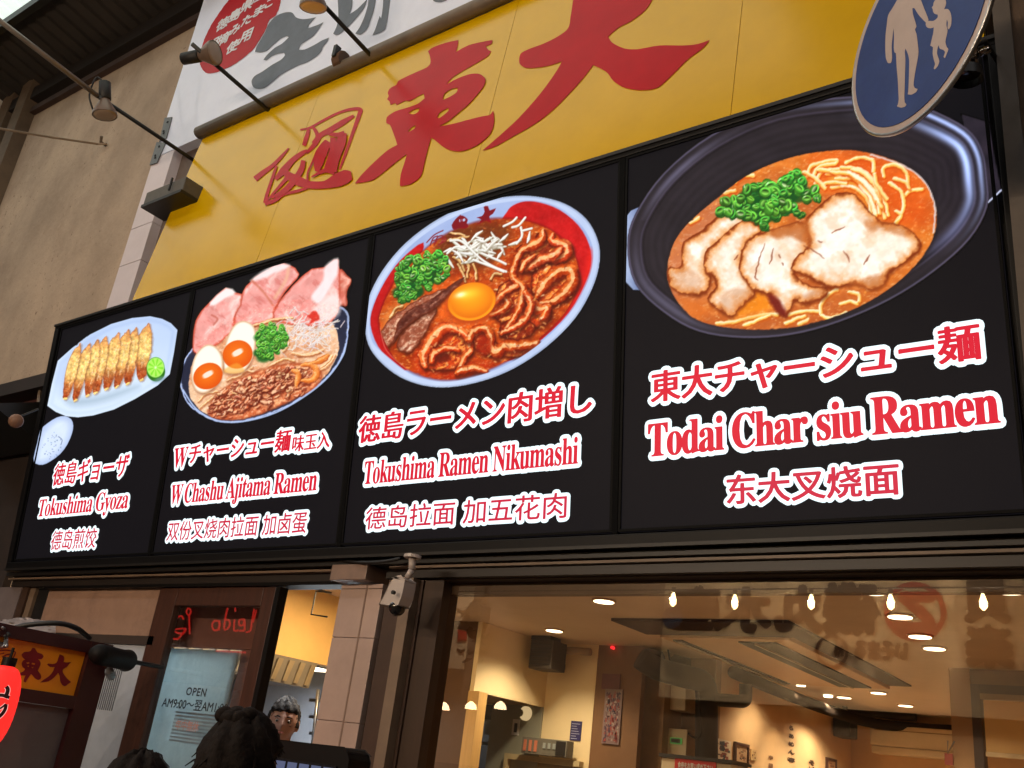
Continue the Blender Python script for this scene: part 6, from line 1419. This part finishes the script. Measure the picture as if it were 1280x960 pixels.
t = thing('wire_anchor', 'thin twisted wire tied to a hook on the concrete wall', 'wire', at(133, 180, 0))
MB().tube([at(133, 180, -.02), at(122, 180, -.06), at(60, 171, -.45), at(-40, 154, -1.2)], [.01, .009, .009, .009], 6).build('wire', mat('wire_tan', (140, 120, 98), .6), t)
q = at(130, 180, -.02); MB().tube([q+[0, .02, 0], q+[.0, -.03, 0], q+[.03, -.05, .03]], .012, 8).build('hook', m_pipe, t)

# spot lamp under the blue sign, right
q = at(1208, 80, -.45); t = thing('chrome_spot_lamp', 'small chrome spot lamp in front of the black sign, right of the blue sign', 'lamp', q)
m_chr = mat('chrome', (170, 160, 148), .15, metal=1., var=.05)
d = Vector((-.1, .1, -1)).normalized(); Q = Vector(q)
MB().tube([Q-d*.06, Q-d*.05, Q-d*.0, Q+d*.02], [.02, .032, .034, .036], 16).build('barrel', m_chr, t, True)
MB().tube([Q+d*.0201, Q+d*.055], [.044, .05], 20, cap=False).build('rim', m_dark, t, True); MB().tube([Q+d*.03, Q+d*.035], .04, 16).build('lens', mat('lens_dark', (30, 26, 22), .2), t, True)
MB().tube([Q-d*.055, Q-d*.10+Vector((.04, .05, 0)), Q-d*.12+Vector((.06, .3, .02))], .008, 8).build('arm', m_dark, t, True)
MB().tube([Q-d*.02+Vector((.035, 0, 0)), Q-d*.02+Vector((.065, 0, .01))], .012, 8).build('knob', m_chr, t, True)

# ================================================================== blue round pedestrian sign
BC = dist(1146.18, 33.26, 3.0697)
bn = -_u([math.cos(.9038)*math.cos(.008465), math.sin(.9038)*math.cos(.008465), math.sin(.008465)])
BV = _u(np.array([0, 0, 1.])-bn*bn[2]); BU = np.cross(BV, bn)
BP = Plane(BC, BU, BV)
t = thing('pedestrian_sign', 'blue round sign with a white adult and child walking hand in hand', 'street sign', BC)
m_sb = mat('sign_blue', (8, 40, 108), .4, var=.1, scale=9, dirt=.22, dcol=(60, 90, 140), spec=.25); m_sw = mat('sign_white', (172, 152, 142), .4, var=.06, dirt=.2)
def disc(r, d0_, d1_, n=72):
    mb = MB(); mb.prism([BP.pt(r*math.cos(2*math.pi*i/n), r*math.sin(2*math.pi*i/n), d0_) for i in range(n)], BP.N*(d1_-d0_)); return mb
disc(.30, -.012, 0).build('plate', m_sw, t); disc(.281, .0004, .0024).build('blue_face', m_sb, t)
mb = MB(); mb.tube([BP.pt(.301*math.cos(2*math.pi*i/72), .301*math.sin(2*math.pi*i/72), -.006) for i in range(73)], .007, 8, cap=False); mb.build('rim', m_steel, t, True)
pk = lambda L: cr(L, 5.647, 1060, 0)
adult = [(360, -10), (320, 60), (290, 110), (280, 180), (272, 250), (270, 350), (275, 415), (290, 447), (310, 445), (318, 410), (315, 330), (322, 260), (328, 200), (332, 260), (330, 340), (335, 372), (345, 378), (350, 470), (358, 560), (362, 640), (365, 700), (360, 735), (352, 752), (380, 762), (410, 755), (420, 738), (408, 725), (405, 690), (408, 600), (410, 500), (412, 420), (408, 370), (412, 345), (425, 370), (438, 420), (438, 500), (435, 600), (432, 650), (428, 668), (455, 670), (490, 650), (498, 630), (478, 622), (470, 600), (480, 520), (495, 440), (505, 370), (498, 300), (490, 240), (480, 210), (490, 190), (480, 150), (465, 100), (462, 60), (475, 60), (500, 100), (530, 135), (560, 165), (575, 145), (560, 100), (540, 50), (520, 0), (500, -40), (470, -60), (440, -62), (455, -80), (458, -110), (445, -135), (420, -142), (392, -132), (380, -108), (385, -80), (400, -62), (380, -45)]
child = [(612, 20), (630, -5), (660, -18), (690, -8), (700, 20), (695, 45), (685, 68), (712, 66), (730, 90), (738, 130), (735, 180), (720, 210), (710, 200), (712, 160), (705, 140), (702, 180), (710, 215), (705, 250), (700, 270), (695, 300), (705, 335), (716, 350), (705, 380), (692, 412), (682, 405), (692, 370), (680, 355), (655, 345), (648, 320), (640, 340), (636, 380), (645, 410), (652, 435), (640, 470), (620, 492), (612, 485), (622, 455), (612, 420), (605, 380), (606, 335), (588, 325), (598, 280), (610, 230), (612, 195), (590, 202), (565, 195), (555, 170), (575, 150), (610, 150), (640, 125), (640, 105), (620, 100), (608, 85), (605, 66), (597, 55), (608, 42)]
flat(BP, [(cusp(pk(adult), 3, .3), []), (cusp(pk(child), 3, .3), [])], .0032, 'adult_and_child', m_sw, t)
MB().tube([BP.pt(0, -.1, -.045), BP.pt(0, 1.9, -.045)], .03, 14).build('pole', mat('pole_gray', (120, 120, 118), .4, metal=.3), t, True)
for v in (-.02, .12): mb = MB(); mb.pbox(BP, -.06, v, .06, v+.03, -.05, -.0125); mb.build('bracket', m_steel, t)

# right edge: building pier and light strip
xr = float(at(1241, 13, -.3)[0])
t = thing('corner_pier', 'grimy brown pier at the right edge beside the black sign', 'pier', (xr+.5, -.3, 0))
MB().box((xr+.015, -.30, 2.30), (xr+1.4, -.02, 8)).build('pier_face', mat('pier_grime', (92, 74, 58), .85, var=.25, scale=5, bump=.4, dirt=.9, dcol=(28, 20, 16), stretch=(2, 2, .6)), t)
MB().box((xr+.0, -.312, 2.3), (xr+.05, -.301, 8)).build('edge_strip', mat('edge_gray', (90, 80, 70), .6, dirt=.4), t)
MB().box((xr+.0, -.308, 4.35), (xr+1.4, -.301, 4.37)).build('joint', m_dark, t) if False else None
a, b = at(1266, 190, -.33), at(1279, 290, -.33)
o = MB().tube([(xr+.075, -.34, 3.50), (xr+.075, -.34, 3.02)], .012, 8).build('light_strip', emit('strip_pale', (120, 150, 180), .6), None, True); tag(o, 'thin pale bluish light strip at the right edge beside the black sign', 'light')

# ================================================================== security camera above the pillar
t = thing('security_camera', 'white security camera hanging from the sign between pillar and window', 'camera', at(500, 730, -.2))
m_cam = mat('camera_white', (178, 166, 158), .4, var=.04)
q = at(516, 694, -.2); MB().tube([q+[0, 0, .0], q+[0, 0, -.012]], .035, 14).build('mount_plate', m_cam, t)
MB().tube([q+[0, 0, -.011], at(515, 712, -.2)], .014, 10).build('stem', m_cam, t, True); MB().tube([at(515, 712, -.2), at(509, 722, -.2)], .012, 8).build('joint', m_cam, t, True)
mb = MB(); CP = Plane((0, -.2, 0), (1, 0, 0), (0, 0, 1))
hp = [(507, 722), (500, 724), (494, 731), (488, 744), (481, 757), (500, 758), (505, 758), (509, 748), (512, 735), (513, 727)]
mb.prism([CP.pp(p, .03) for p in hp], -CP.N*.06); mb.build('housing', m_cam, t, bevel=.004)
q = at(493, 741, -.25); MB().tube([q, q+[0, -.012, 0]], .008, 10).build('screw', m_dark, t)
q = at(496, 762, -.2); bm = bmesh.new(); bmesh.ops.create_uvsphere(bm, u_segments=20, v_segments=12, radius=.034); bmesh.ops.translate(bm, vec=Vector(q+np.array([0, 0, .008])), verts=bm.verts)
me = bpy.data.meshes.new('dome'); bm.to_mesh(me); bm.free(); link('dome', me, mat('dome_smoke', (24, 24, 26), .1, spec=.8), t, True)
tube_thing('sign_cable', 'dark cable sagging under the sign beside the camera', 'cable', crom([at(424, 700, -.06), at(450, 703, -.1), at(480, 702, -.12), at(500, 698, -.12)], 4, False), .007, m_wires)

# ================================================================== projecting yellow sign screen, lantern, black lamp at left
XW = -4.3
WG = Plane((XW, 0, 0), (0, 1, 0), (0, 0, 1))
t = thing('projecting_sign_screen', 'maroon framed windbreak with a small yellow sign and frosted panes beside the red lantern', 'sign screen', (XW, -.7, 0))
def wbox(a, b, dx0, dx1, name, m, lab=None):
    u0, v0 = a; u1, v1 = b; mb = MB(); mb.box((XW+dx0, u0, v0), (XW+dx1, u1, v1)); return mb.build(name, m, t, label=lab)
yT, zT = WG.px((105, 817)); y0s, _ = WG.px((-40, 790)); zB = WG.px((90, 868))[1]
yP0 = WG.px((107, 815))[0]; yP1 = WG.px((128, 840))[0]
ztop = WG.px((60, 791))[1]; zmid = WG.px((75, 884))[1]
wbox((-1.9, ztop), (yP1+.02, zT+.012)[0:2] if False else (yP1, ztop+.0), 0, 0, 'x', m_dark) if False else None
wbox((-1.9, zT+.006), (yP0, ztop), -.03, .03, 'top_rail', m_maroon)
wbox((-1.9, zmid), (yP0, zB-.006), -.03, .03, 'middle_rail', m_maroon)
wbox((yP0+.001, 0), (yP1, ztop), -.032, .032, 'post', m_maroon)
wbox((-1.9, zB-.005), (yP0-.001, zT+.005), -.02, .004, 'yellow_panel', mat('small_yellow', (222, 146, 18), .4, var=.05))
wbox((-1.9, .3), (yP0-.001, zmid-.001), -.01, .003, 'frosted_pane', mat('frost_dark', (92, 92, 92), .5, var=.15, scale=2.5))
wk = lambda L: cr(L, 8., 0, 780)
s1 = wk([(320, 238), (345, 240), (360, 262), (375, 285), (420, 300), (435, 325), (415, 352), (380, 350), (400, 375), (405, 400), (390, 440), (375, 465), (405, 505), (410, 540), (385, 560), (350, 545), (325, 515), (310, 500), (280, 540), (255, 585), (235, 575), (240, 545), (255, 515), (215, 515), (180, 525), (155, 515), (185, 495), (230, 475), (250, 450), (225, 430), (215, 395), (230, 365), (250, 355), (225, 335), (215, 305), (240, 280), (290, 275), (310, 262)])
s1h = [wk([(262, 385), (290, 380), (292, 395), (270, 400)]), wk([(318, 388), (350, 392), (345, 408), (315, 402)]), wk([(268, 420), (290, 415), (285, 432)]), wk([(312, 428), (335, 432), (325, 445)])]
s2 = wk([(595, 302), (635, 320), (640, 350), (635, 378), (665, 385), (715, 378), (690, 400), (665, 430), (630, 452), (625, 480), (650, 520), (680, 555), (710, 580), (680, 600), (650, 622), (620, 608), (600, 570), (595, 520), (580, 490), (540, 535), (480, 575), (400, 585), (430, 560), (490, 520), (530, 470), (545, 430), (500, 430), (470, 405), (480, 395), (530, 400), (565, 385), (580, 345)])
WG2 = Plane((XW+.0045, 0, 0), (0, 1, 0), (0, 0, 1))
m_sred = mat('small_red', (120, 12, 24), .5)
flat(WG2, [(cusp(s1, 2), [cusp(h, 2) for h in s1h])], .001, 'brush_character', m_sred, t); flat(WG2, [(cusp(s2, 2), [])], .001, 'brush_character', m_sred, t)
mb = MB()
for pts, w in (([(-10, 268), (60, 262), (140, 275), (150, 295), (130, 340), (110, 400)], 12), ([(20, 330), (60, 310), (110, 300)], 14), ([(90, 320), (110, 340), (100, 390)], 16), ([(0, 300), (40, 290)], 12), ([(40, 350), (80, 360), (120, 420)], 22)):
    V, F = brush(WG2, pts, w, .0012, 8., 0, 780); mb.add(V, F)
mb.build('brush_character', m_sred, t, fix=False)
# wires and cloth on top
tube_thing('arched_cable', 'dark cable arching over the top of the maroon screen', 'cable', crom([at(5, 790, -.75), at(30, 782, -.7), at(70, 779, -.6), at(95, 785, -.5), at(112, 798, -.4)], 6, False), .012, m_dark)
t = thing('plastic_cover', 'crumpled grayish plastic cover lying behind the maroon screen top', 'cover', at(40, 778, -.3))
r = random.Random(2); mb = MB(); nx, ny = 16, 8
for i in range(nx+1):
    for j in range(ny+1):
        p = at(-4+i*4.6, 788+i*.2-j*(2.2-.10*abs(i-8)*.7)+r.uniform(-.8, .8), -.32+r.uniform(-.03, .03)+.02*j); mb.v.append(tuple(p))
for i in range(nx):
    for j in range(ny): a = i*(ny+1)+j; mb.f.append((a, a+ny+1, a+ny+2, a+1))
mb.build('cover_sheet', mat('plastic_gray', (150, 138, 136), .3, var=.2, scale=14), t, True, fix=False)
t = thing('cable_tangle', 'small tangle of wires and clips above the red lantern', 'wires', at(4, 795, -.8))
for i in range(7):
    MB().tube(crom([at(r.uniform(-6, 12), r.uniform(784, 812), -.85+r.uniform(-.05, .05)) for _ in range(4)], 5, False), .007, 6).build('wire', m_dark if i % 2 else m_steel, t, True)
# black cylindrical lamp
t = thing('black_canister', 'thick black cylindrical projector lamp between the screen and the door', 'lamp', at(140, 822, -.35))
a = at(120, 817, -.52); b = at(160, 826, -.20); dd = b-a
MB().tube([a, a+dd*.1, a+dd*.85, a+dd*.95, b], [.035, .046, .046, .052, .045], 20).build('body', mat('canister_black', (9, 8, 8), .6, var=.2, spec=.2), t, True)
MB().tube([a+dd*.5+[0, 0, -.06], a+dd*.62+[0, 0, -.085]], .02, 8).build('knob', m_steel, t)
MB().tube([b, b+[0, .2, .0]], .011, 8).build('arm', m_dark, t)
# red lantern
LC = at(-6, 884, -.9); LRr = abs(at(20, 862, -.9)[0]-LC[0])*.66
t = thing('red_lantern', 'glowing red paper lantern with black brush lettering at the left edge', 'lantern', LC)
LH = .165; prof = []; n = 26
for i in range(n+1):
    s = -1+2*i/n; rr_ = LRr*(max(0, 1-abs(s)**2.6)**.5*.80+.20)*(1.0 if s > 0 else 1-.10*s*s); rr_ *= 1-.014*(i % 2); prof.append((rr_, s*LH))
mb = MB(); mb.tube([LC+np.array([0, 0, z]) for _, z in prof], [r_ for r_, _ in prof], 40); 
m_lan = emit('lantern_red', (255, 46, 40), 1.15, base=(180, 20, 20)); mb.build('paper_body', m_lan, t, True)
MB().tube([LC+[0, 0, LH-.004], LC+[0, 0, LH+.03]], LRr*.36, 20).build('top_ring', m_black, t); MB().tube([LC+[0, 0, -LH-.03], LC+[0, 0, -LH+.004]], LRr*.36, 20).build('bottom_ring', m_black, t)
MB().tube([LC+[0, 0, LH+.03], LC+[0, 0, LH+.07]], .006, 6).build('hanging_cord', m_black, t)
def on_lantern(px, py, o_):
    r_ = ray(px, py); a_ = CAM-LC; R = LRr*1.0
    A = r_[0]**2+r_[1]**2; B = 2*(a_[0]*r_[0]+a_[1]*r_[1])
    z_ = None; R0 = R
    for _ in range(6):
        Cc = a_[0]**2+a_[1]**2-(R0+o_)**2; dsc = B*B-4*A*Cc
        if dsc < 0: return None
        k_ = (-B-math.sqrt(dsc))/(2*A); P__ = CAM+r_*k_; zz__ = P__[2]-LC[2]
        R0 = float(np.interp(zz__, [z for _, z in prof], [q for q, _ in prof]))
    return P__
def lstroke(pts, w, o_, m, nm):
    C = crom(wk(pts), 5, False); T_ = np.gradient(C, axis=0); T_ /= np.linalg.norm(T_, axis=1)[:, None]+1e-9; Nn = np.column_stack([-T_[:, 1], T_[:, 0]])
    A_ = [on_lantern(*(c+n_*w/16), o_) for c, n_ in zip(C, Nn)]; B_ = [on_lantern(*(c-n_*w/16), o_) for c, n_ in zip(C, Nn)]
    mb = MB(); ok = [i for i in range(len(C)) if A_[i] is not None and B_[i] is not None]
    V = [A_[i] for i in ok]+[B_[i] for i in ok]; k_ = len(ok)
    if k_ > 2: mb.add(V, [(i, i+1, i+1+k_, i+k_) for i in range(k_-1)]); mb.build(nm, m, t, fix=False)
LS = [([(62, 625), (78, 650), (72, 690), (50, 740)], 40), ([(-60, 720), (20, 712), (95, 735)], 34), ([(60, 800), (52, 850), (20, 900), (-20, 935)], 34), ([(-60, 860), (0, 845), (60, 800)], 18)]
for p, w in LS: lstroke(p, w+13, .0012, emit('lantern_outline', (255, 180, 170), 1.), 'lettering_outline')
for p, w in LS: lstroke(p, w, .0026, mat('lantern_ink', (24, 8, 8), .6), 'lettering')
lamp('lantern_lamp', 'POINT', LC+np.array([.2, -.05, 0]), .4, (1, .12, .08), .1)

# ================================================================== ticket machine
ztk = 1.575
t = thing('ticket_machine', 'dark ticket machine top with a lit button screen below the pink pillar', 'ticket machine', (-2.65, -.4, 0))
mb = MB(); xa, xb = -3.05, X(464, 945, -.40)
pts = [(xa, -.5, .0), (xb, -.5, .0), (xb, -.5, ztk-.035), (xb-.012, -.5, ztk-.012), (xb-.035, -.5, ztk), (xa, -.5, ztk)]
mb.prism(pts, (0, .10, 0)); mb.build('casing', m_black, t, bevel=.004)
MB().box((xa+.05, -.508, 1.0), (xb-.05, -.5005, X(0, 0) and Z(380, 952, -.5))).build('screen', mat('machine_screen', (26, 28, 36), .2), t)
r = random.Random(6)
for i in range(9):
    for j in range(3):
        x = xa+.07+i*.06; z = Z(380, 953, -.5)-.035-j*.045
        MB().box((x, -.5115, z), (x+.045, -.5085, z+.03)).build('button', emit('btn%d' % r.randint(0, 4), r.choice([(120, 130, 170), (150, 120, 90), (110, 120, 130), (90, 100, 190), (130, 140, 150)]), .5), t)

# ================================================================== people
def head_mesh(bm, c, R3, s=1.0, face=True, chin=.0):
    """a head: skull, jaw, brow, nose, lips, eye sockets and ears formed in one surface; R3 turns (right, forward, up)"""
    nu, nv = 40, 28; rows = []
    for j in range(nv+1):
        th = math.pi*j/nv; row = []
        for i in range(nu):
            ph = 2*math.pi*i/nu; x = math.sin(th)*math.sin(ph); y = math.sin(th)*math.cos(ph); z = math.cos(th)
            X_ = x*.076; Y_ = y*.098; Z_ = z*.118
            if z < 0: k = 1+z*.34*(1 if y > 0 else .55); X_ *= k; Y_ *= (1+z*.10) if y > 0 else (1+z*.45)
            if y > 0:
                g = lambda cx, cz, sx, sz: math.exp(-((X_-cx)/sx)**2-((Z_-cz)/sz)**2)
                Y_ += .024*g(0, -.020, .010, .016)+.012*g(0, .000, .007, .025)+.007*g(0, -.058, .022, .008)-.004*g(0, -.049, .02, .005)+.008*g(0, -.095, .02, .014)
                Y_ -= .010*(g(.032, .006, .016, .011)+g(-.032, .006, .016, .011)); Y_ += .005*(g(.03, .026, .024, .008)+g(-.03, .026, .024, .008))
            row.append(bm.verts.new(Vector(c)+R3@Vector((X_*s, Y_*s, Z_*s))))
        rows.append(row)
    for j in range(nv):
        for i in range(nu):
            i2 = (i+1) % nu
            try: bm.faces.new((rows[j][i], rows[j][i2], rows[j+1][i2], rows[j+1][i]))
            except ValueError: pass
    for sx in (-1, 1):
        m = Matrix.Translation(Vector(c)+R3@Vector((sx*.078*s, -.008*s, -.01*s)))@R3.to_4x4()@Matrix.Diagonal((.012*s, .020*s, .033*s, 1))
        bmesh.ops.create_uvsphere(bm, u_segments=10, v_segments=8, radius=1, matrix=m)
def capsule(bm, pts, rs, n=12):
    k = MB().tube(pts, rs, n); vs = [bm.verts.new(v) for v in k.v]
    for f in k.f:
        try: bm.faces.new([vs[i] for i in f])
        except ValueError: pass
    for p, r_ in ((pts[0], rs[0]), (pts[-1], rs[-1])):
        bmesh.ops.create_uvsphere(bm, u_segments=n, v_segments=8, radius=r_, matrix=Matrix.Translation(Vector([float(q) for q in p])))
def person(lab, head_c, facing, H, shirt, skin, hair, hairstyle, hair_seed=0, tilt=0., pants=(30, 30, 36)):
    hc = Vector([float(x) for x in head_c]); f = Vector((math.cos(facing), math.sin(facing), 0)); rt = Vector((math.sin(facing), -math.cos(facing), 0)); up = Vector((0, 0, 1))
    B3 = Matrix((rt, f, up)).transposed(); base = Vector((hc.x, hc.y, 0)); s = H/1.70; W_ = lambda x, y, z: base+rt*x*s+f*y*s+up*z*s
    t = thing('person', lab, 'person', base)
    bm = bmesh.new(); HT = Matrix((rt, (f*math.cos(tilt)+up*math.sin(tilt)), (up*math.cos(tilt)-f*math.sin(tilt)))).transposed()
    head_mesh(bm, hc, HT, s)
    zsh = (hc.z/s-.24)
    capsule(bm, [W_(0, -.012, zsh+.02), W_(0, -.008, hc.z/s-.06)], [.062*s, .056*s])
    tors = [(zsh-.00, .09, .065), (zsh-.04, .17, .10), (zsh-.15, .165, .115), (zsh-.30, .145, .105), (zsh-.42, .14, .10), (zsh-.54, .165, .115)]
    rows = []
    for z, a, b in tors: rows.append([bm.verts.new(W_(a*math.cos(2*math.pi*i/20), b*math.sin(2*math.pi*i/20)-.01, z)) for i in range(20)])
    for r0_, r1_ in zip(rows[:-1], rows[1:]):
        for i in range(20): bm.faces.new((r0_[i], r0_[(i+1) % 20], r1_[(i+1) % 20], r1_[i]))
    bm.faces.new(rows[0]); bm.faces.new(rows[-1][::-1])
    zh = zsh-.56
    arms = {}
    for sx in (-1, 1):
        sh, el, wr = W_(sx*.185, -.01, zsh-.05), W_(sx*.235, -.03, zsh-.34), W_(sx*.225, .08, zsh-.58)
        arms[sx] = (sh, el, wr)
        capsule(bm, [W_(sx*.12, -.01, zsh-.03), sh], [.06*s, .055*s]); capsule(bm, [sh, el], [.052*s, .040*s]); capsule(bm, [el, wr], [.040*s, .027*s])
        d_ = (wr-el).normalized(); hand = wr+d_*.085*s
        capsule(bm, [wr, wr+d_*.03*s, hand], [.026*s, .036*s, .034*s])
        for q in range(4):
            o_ = f*((q-1.5)*.021*s); l_ = [.062, .074, .070, .054][q]*s
            capsule(bm, [hand+o_*.9-d_*.01, hand+o_+d_*l_*.5-rt*sx*.006*s, hand+o_+d_*l_-rt*sx*.022*s], [.0095*s, .009*s, .008*s], 8)
        capsule(bm, [wr+d_*.035*s+f*.025*s, wr+d_*.07*s+f*.052*s, wr+d_*.10*s+f*.058*s-rt*sx*.01], [.012*s, .011*s, .009*s], 8)
        hp_, kn, an = W_(sx*.085, 0, zh+.02), W_(sx*.10, .02, zh*.52), W_(sx*.10, -.01, .09/s)
        capsule(bm, [hp_, kn], [.095*s, .060*s]); capsule(bm, [kn, an], [.058*s, .040*s]); capsule(bm, [an-up*.03, an+f*.17*s-up*.055], [.045*s, .035*s])
    me = bpy.data.meshes.new('body'); bm.to_mesh(me); bm.free()
    o = link('body', me, mat('skin_%d' % skin[0], skin, .5, var=.04), t)
    md = o.modifiers.new('one_surface', 'REMESH'); md.mode = 'VOXEL'; md.voxel_size = .0075; md.use_smooth_shade = True
    sm = o.modifiers.new('soften', 'SMOOTH'); sm.factor = .5; sm.iterations = 3
    # clothing
    mb = MB(); V = []; n = 24
    top = [(zsh+.012, .075, .07), (zsh-.015, .13, .09), (zsh-.05, .195, .118), (zsh-.16, .185, .132), (zsh-.32, .17, .125), (zsh-.46, .17, .122), (zsh-.60, .185, .132)]
    for z, a, b in top: V += [W_(a*math.cos(2*math.pi*i/n)*(1+.02*math.sin(i*5+z*30)), b*math.sin(2*math.pi*i/n)*(1+.03*math.sin(i*3+z*40))-.01, z) for i in range(n)]
    F = [(j*n+i, j*n+(i+1) % n, (j+1)*n+(i+1) % n, (j+1)*n+i) for j in range(len(top)-1) for i in range(n)]
    mb.add(V, F)
    for sx in (-1, 1):
        sh, el, wr = arms[sx]; mb.tube([W_(sx*.13, -.01, zsh-.05), sh, sh*.5+el*.5, el, wr*.55+el*.45], [.075*s, .07*s, .06*s, .052*s, .05*s], 14, cap=False)
    mb.build('shirt', mat('cloth_%d_%d' % (shirt[0], shirt[2]), shirt, .8, var=.1), t, True, fix=False)
    mb = MB()
    for sx in (-1, 1): mb.tube([W_(sx*.08, 0, zh+.08), W_(sx*.085, 0, zh-.02), W_(sx*.10, .02, zh*.52), W_(sx*.10, -.01, .08)], [.115*s, .108*s, .078*s, .062*s], 16, cap=False)
    mb.build('trousers', mat('pants', pants, .8), t, True, fix=False)
    mb = MB()
    for sx in (-1, 1): an = W_(sx*.10, -.01, .06); mb.tube([an-f*.05*s, an, an+f*.10*s-up*.01, an+f*.20*s-up*.03], [.04*s, .052*s, .046*s, .03*s], 12)
    mb.build('shoes', m_black, t, True)
    # hair
    R = lambda x, y, z: hc+HT@Vector((x*s, y*s, z*s)); rr = random.Random(hair_seed)
    bm = bmesh.new(); nu, nv = 44, 22; rows = []; tmx = .74 if hairstyle != 'crop' else .56
    for j in range(nv+1):
        th = math.pi*tmx*j/nv; row = []
        for i in range(nu):
            ph = 2*math.pi*i/nu; x = math.sin(th)*math.sin(ph); y = math.sin(th)*math.cos(ph); z = math.cos(th)
            k = 1+.05*math.sin(ph*9+th*4)+.03*rr.uniform(-1, 1)
            lo = y > .15 and z < .42
            kk = .93 if lo else (1.16 if hairstyle != 'crop' else 1.09)
            row.append(bm.verts.new(R(x*.080*kk*k, y*.100*kk*k-.004, z*.120*kk*k+.002)))
        rows.append(row)
    for j in range(nv):
        for i in range(nu):
            try: bm.faces.new((rows[j][i], rows[j][(i+1) % nu], rows[j+1][(i+1) % nu], rows[j+1][i]))
            except ValueError: pass
    me = bpy.data.meshes.new('hair'); bm.to_mesh(me); bm.free(); ho = link('hair', me, hair, t, True)
    mb = MB()
    for i in range(700 if hairstyle != 'crop' else 240):
        th = rr.uniform(.0, 1.9); ph = rr.uniform(0, 6.283)
        if (math.cos(ph) > .1 and th > 1.0) or (hairstyle == 'crop' and th > 1.5): continue
        x, y, z = math.sin(th)*math.sin(ph), math.sin(th)*math.cos(ph), math.cos(th)
        p0 = R(x*.085, y*.105, z*.127); l_ = rr.uniform(.012, .03) if hairstyle != 'crop' else rr.uniform(.006, .014); p0 = p0 if hairstyle != 'crop' else R(x*.084, y*.104-.006, z*.124); dr = HT@Vector((x*.5+rr.uniform(-.5, .5), y*.5+rr.uniform(-.5, .5), -math.sin(th)+rr.uniform(-.2, .5)))
        mb.tube([p0, p0+dr*l_*.5, p0+dr*l_+Vector((0, 0, -.25*l_))], [.0028, .0024, .001], 4, cap=False)
    stuff(mb.build('loose_strands', hair, t, fix=False))
    if hairstyle == 'bun':
        bm = bmesh.new(); c0 = R(-.012, -.035, .120)
        for i in range(22):
            m = Matrix.Translation(c0+Vector((rr.uniform(-.024, .024), rr.uniform(-.02, .02), rr.uniform(-.014, .012))))@Matrix.Diagonal((.024*rr.uniform(.8, 1.3), .024, .020, 1))
            bmesh.ops.create_icosphere(bm, subdivisions=3, radius=1, matrix=m)
        me = bpy.data.meshes.new('hair_bun'); bm.to_mesh(me); bm.free(); link('hair_bun', me, hair, t, True)
    # face details
    if hairstyle == 'crop':
        for sx in (-1, 1):
            bm = bmesh.new(); bmesh.ops.create_uvsphere(bm, u_segments=14, v_segments=10, radius=.0092*s, matrix=Matrix.Translation(R(sx*.031, .083, .004))); me = bpy.data.meshes.new('eye'); bm.to_mesh(me); bm.free(); e = link('eye', me, mat('eye_white', (120, 112, 104), .3), t, True)
            bm = bmesh.new(); bmesh.ops.create_uvsphere(bm, u_segments=12, v_segments=8, radius=.0056*s, matrix=Matrix.Translation(R(sx*.031, .0885, .003))); me = bpy.data.meshes.new('iris'); bm.to_mesh(me); bm.free(); link('iris', me, m_black, t, True)
            MB().tube([R(sx*.046, .084, .022), R(sx*.032, .094, .028), R(sx*.017, .094, .025)], [.002, .0035, .003], 6).build('eyebrow', m_black, t, True)
        MB().tube([R(-.020, .089, -.0555), R(-.008, .099, -.053), R(.008, .099, -.053), R(.020, .089, -.0555)], [.002, .0045, .0045, .002], 8).build('lips', mat('lip', (150, 84, 76), .4), t, True)
    return t
m_hair = mat('black_hair', (24, 18, 15), .8, var=.3, scale=40, spec=.12, bump=.6, bscale=60)
hd = dist(298, 970, 2.42)
person('person seen from behind with dark hair in a loose top knot, foreground', hd, math.radians(105), 1.66, (34, 34, 40), (150, 110, 86), m_hair, 'bun', 3)
hd2 = dist(165, 1012, 2.7)
person('second dark haired head just showing at the bottom edge, left of the top knot', hd2, math.radians(110), 1.60, (50, 46, 50), (152, 110, 86), m_hair, 'plain', 5)
hw = at(354, 903, .95)
wt = person('kitchen worker with short dark hair and light gray shirt behind the counter opening', hw, math.radians(-44), 1.80, (120, 124, 128), (140, 102, 84), m_hair, 'crop', 9)
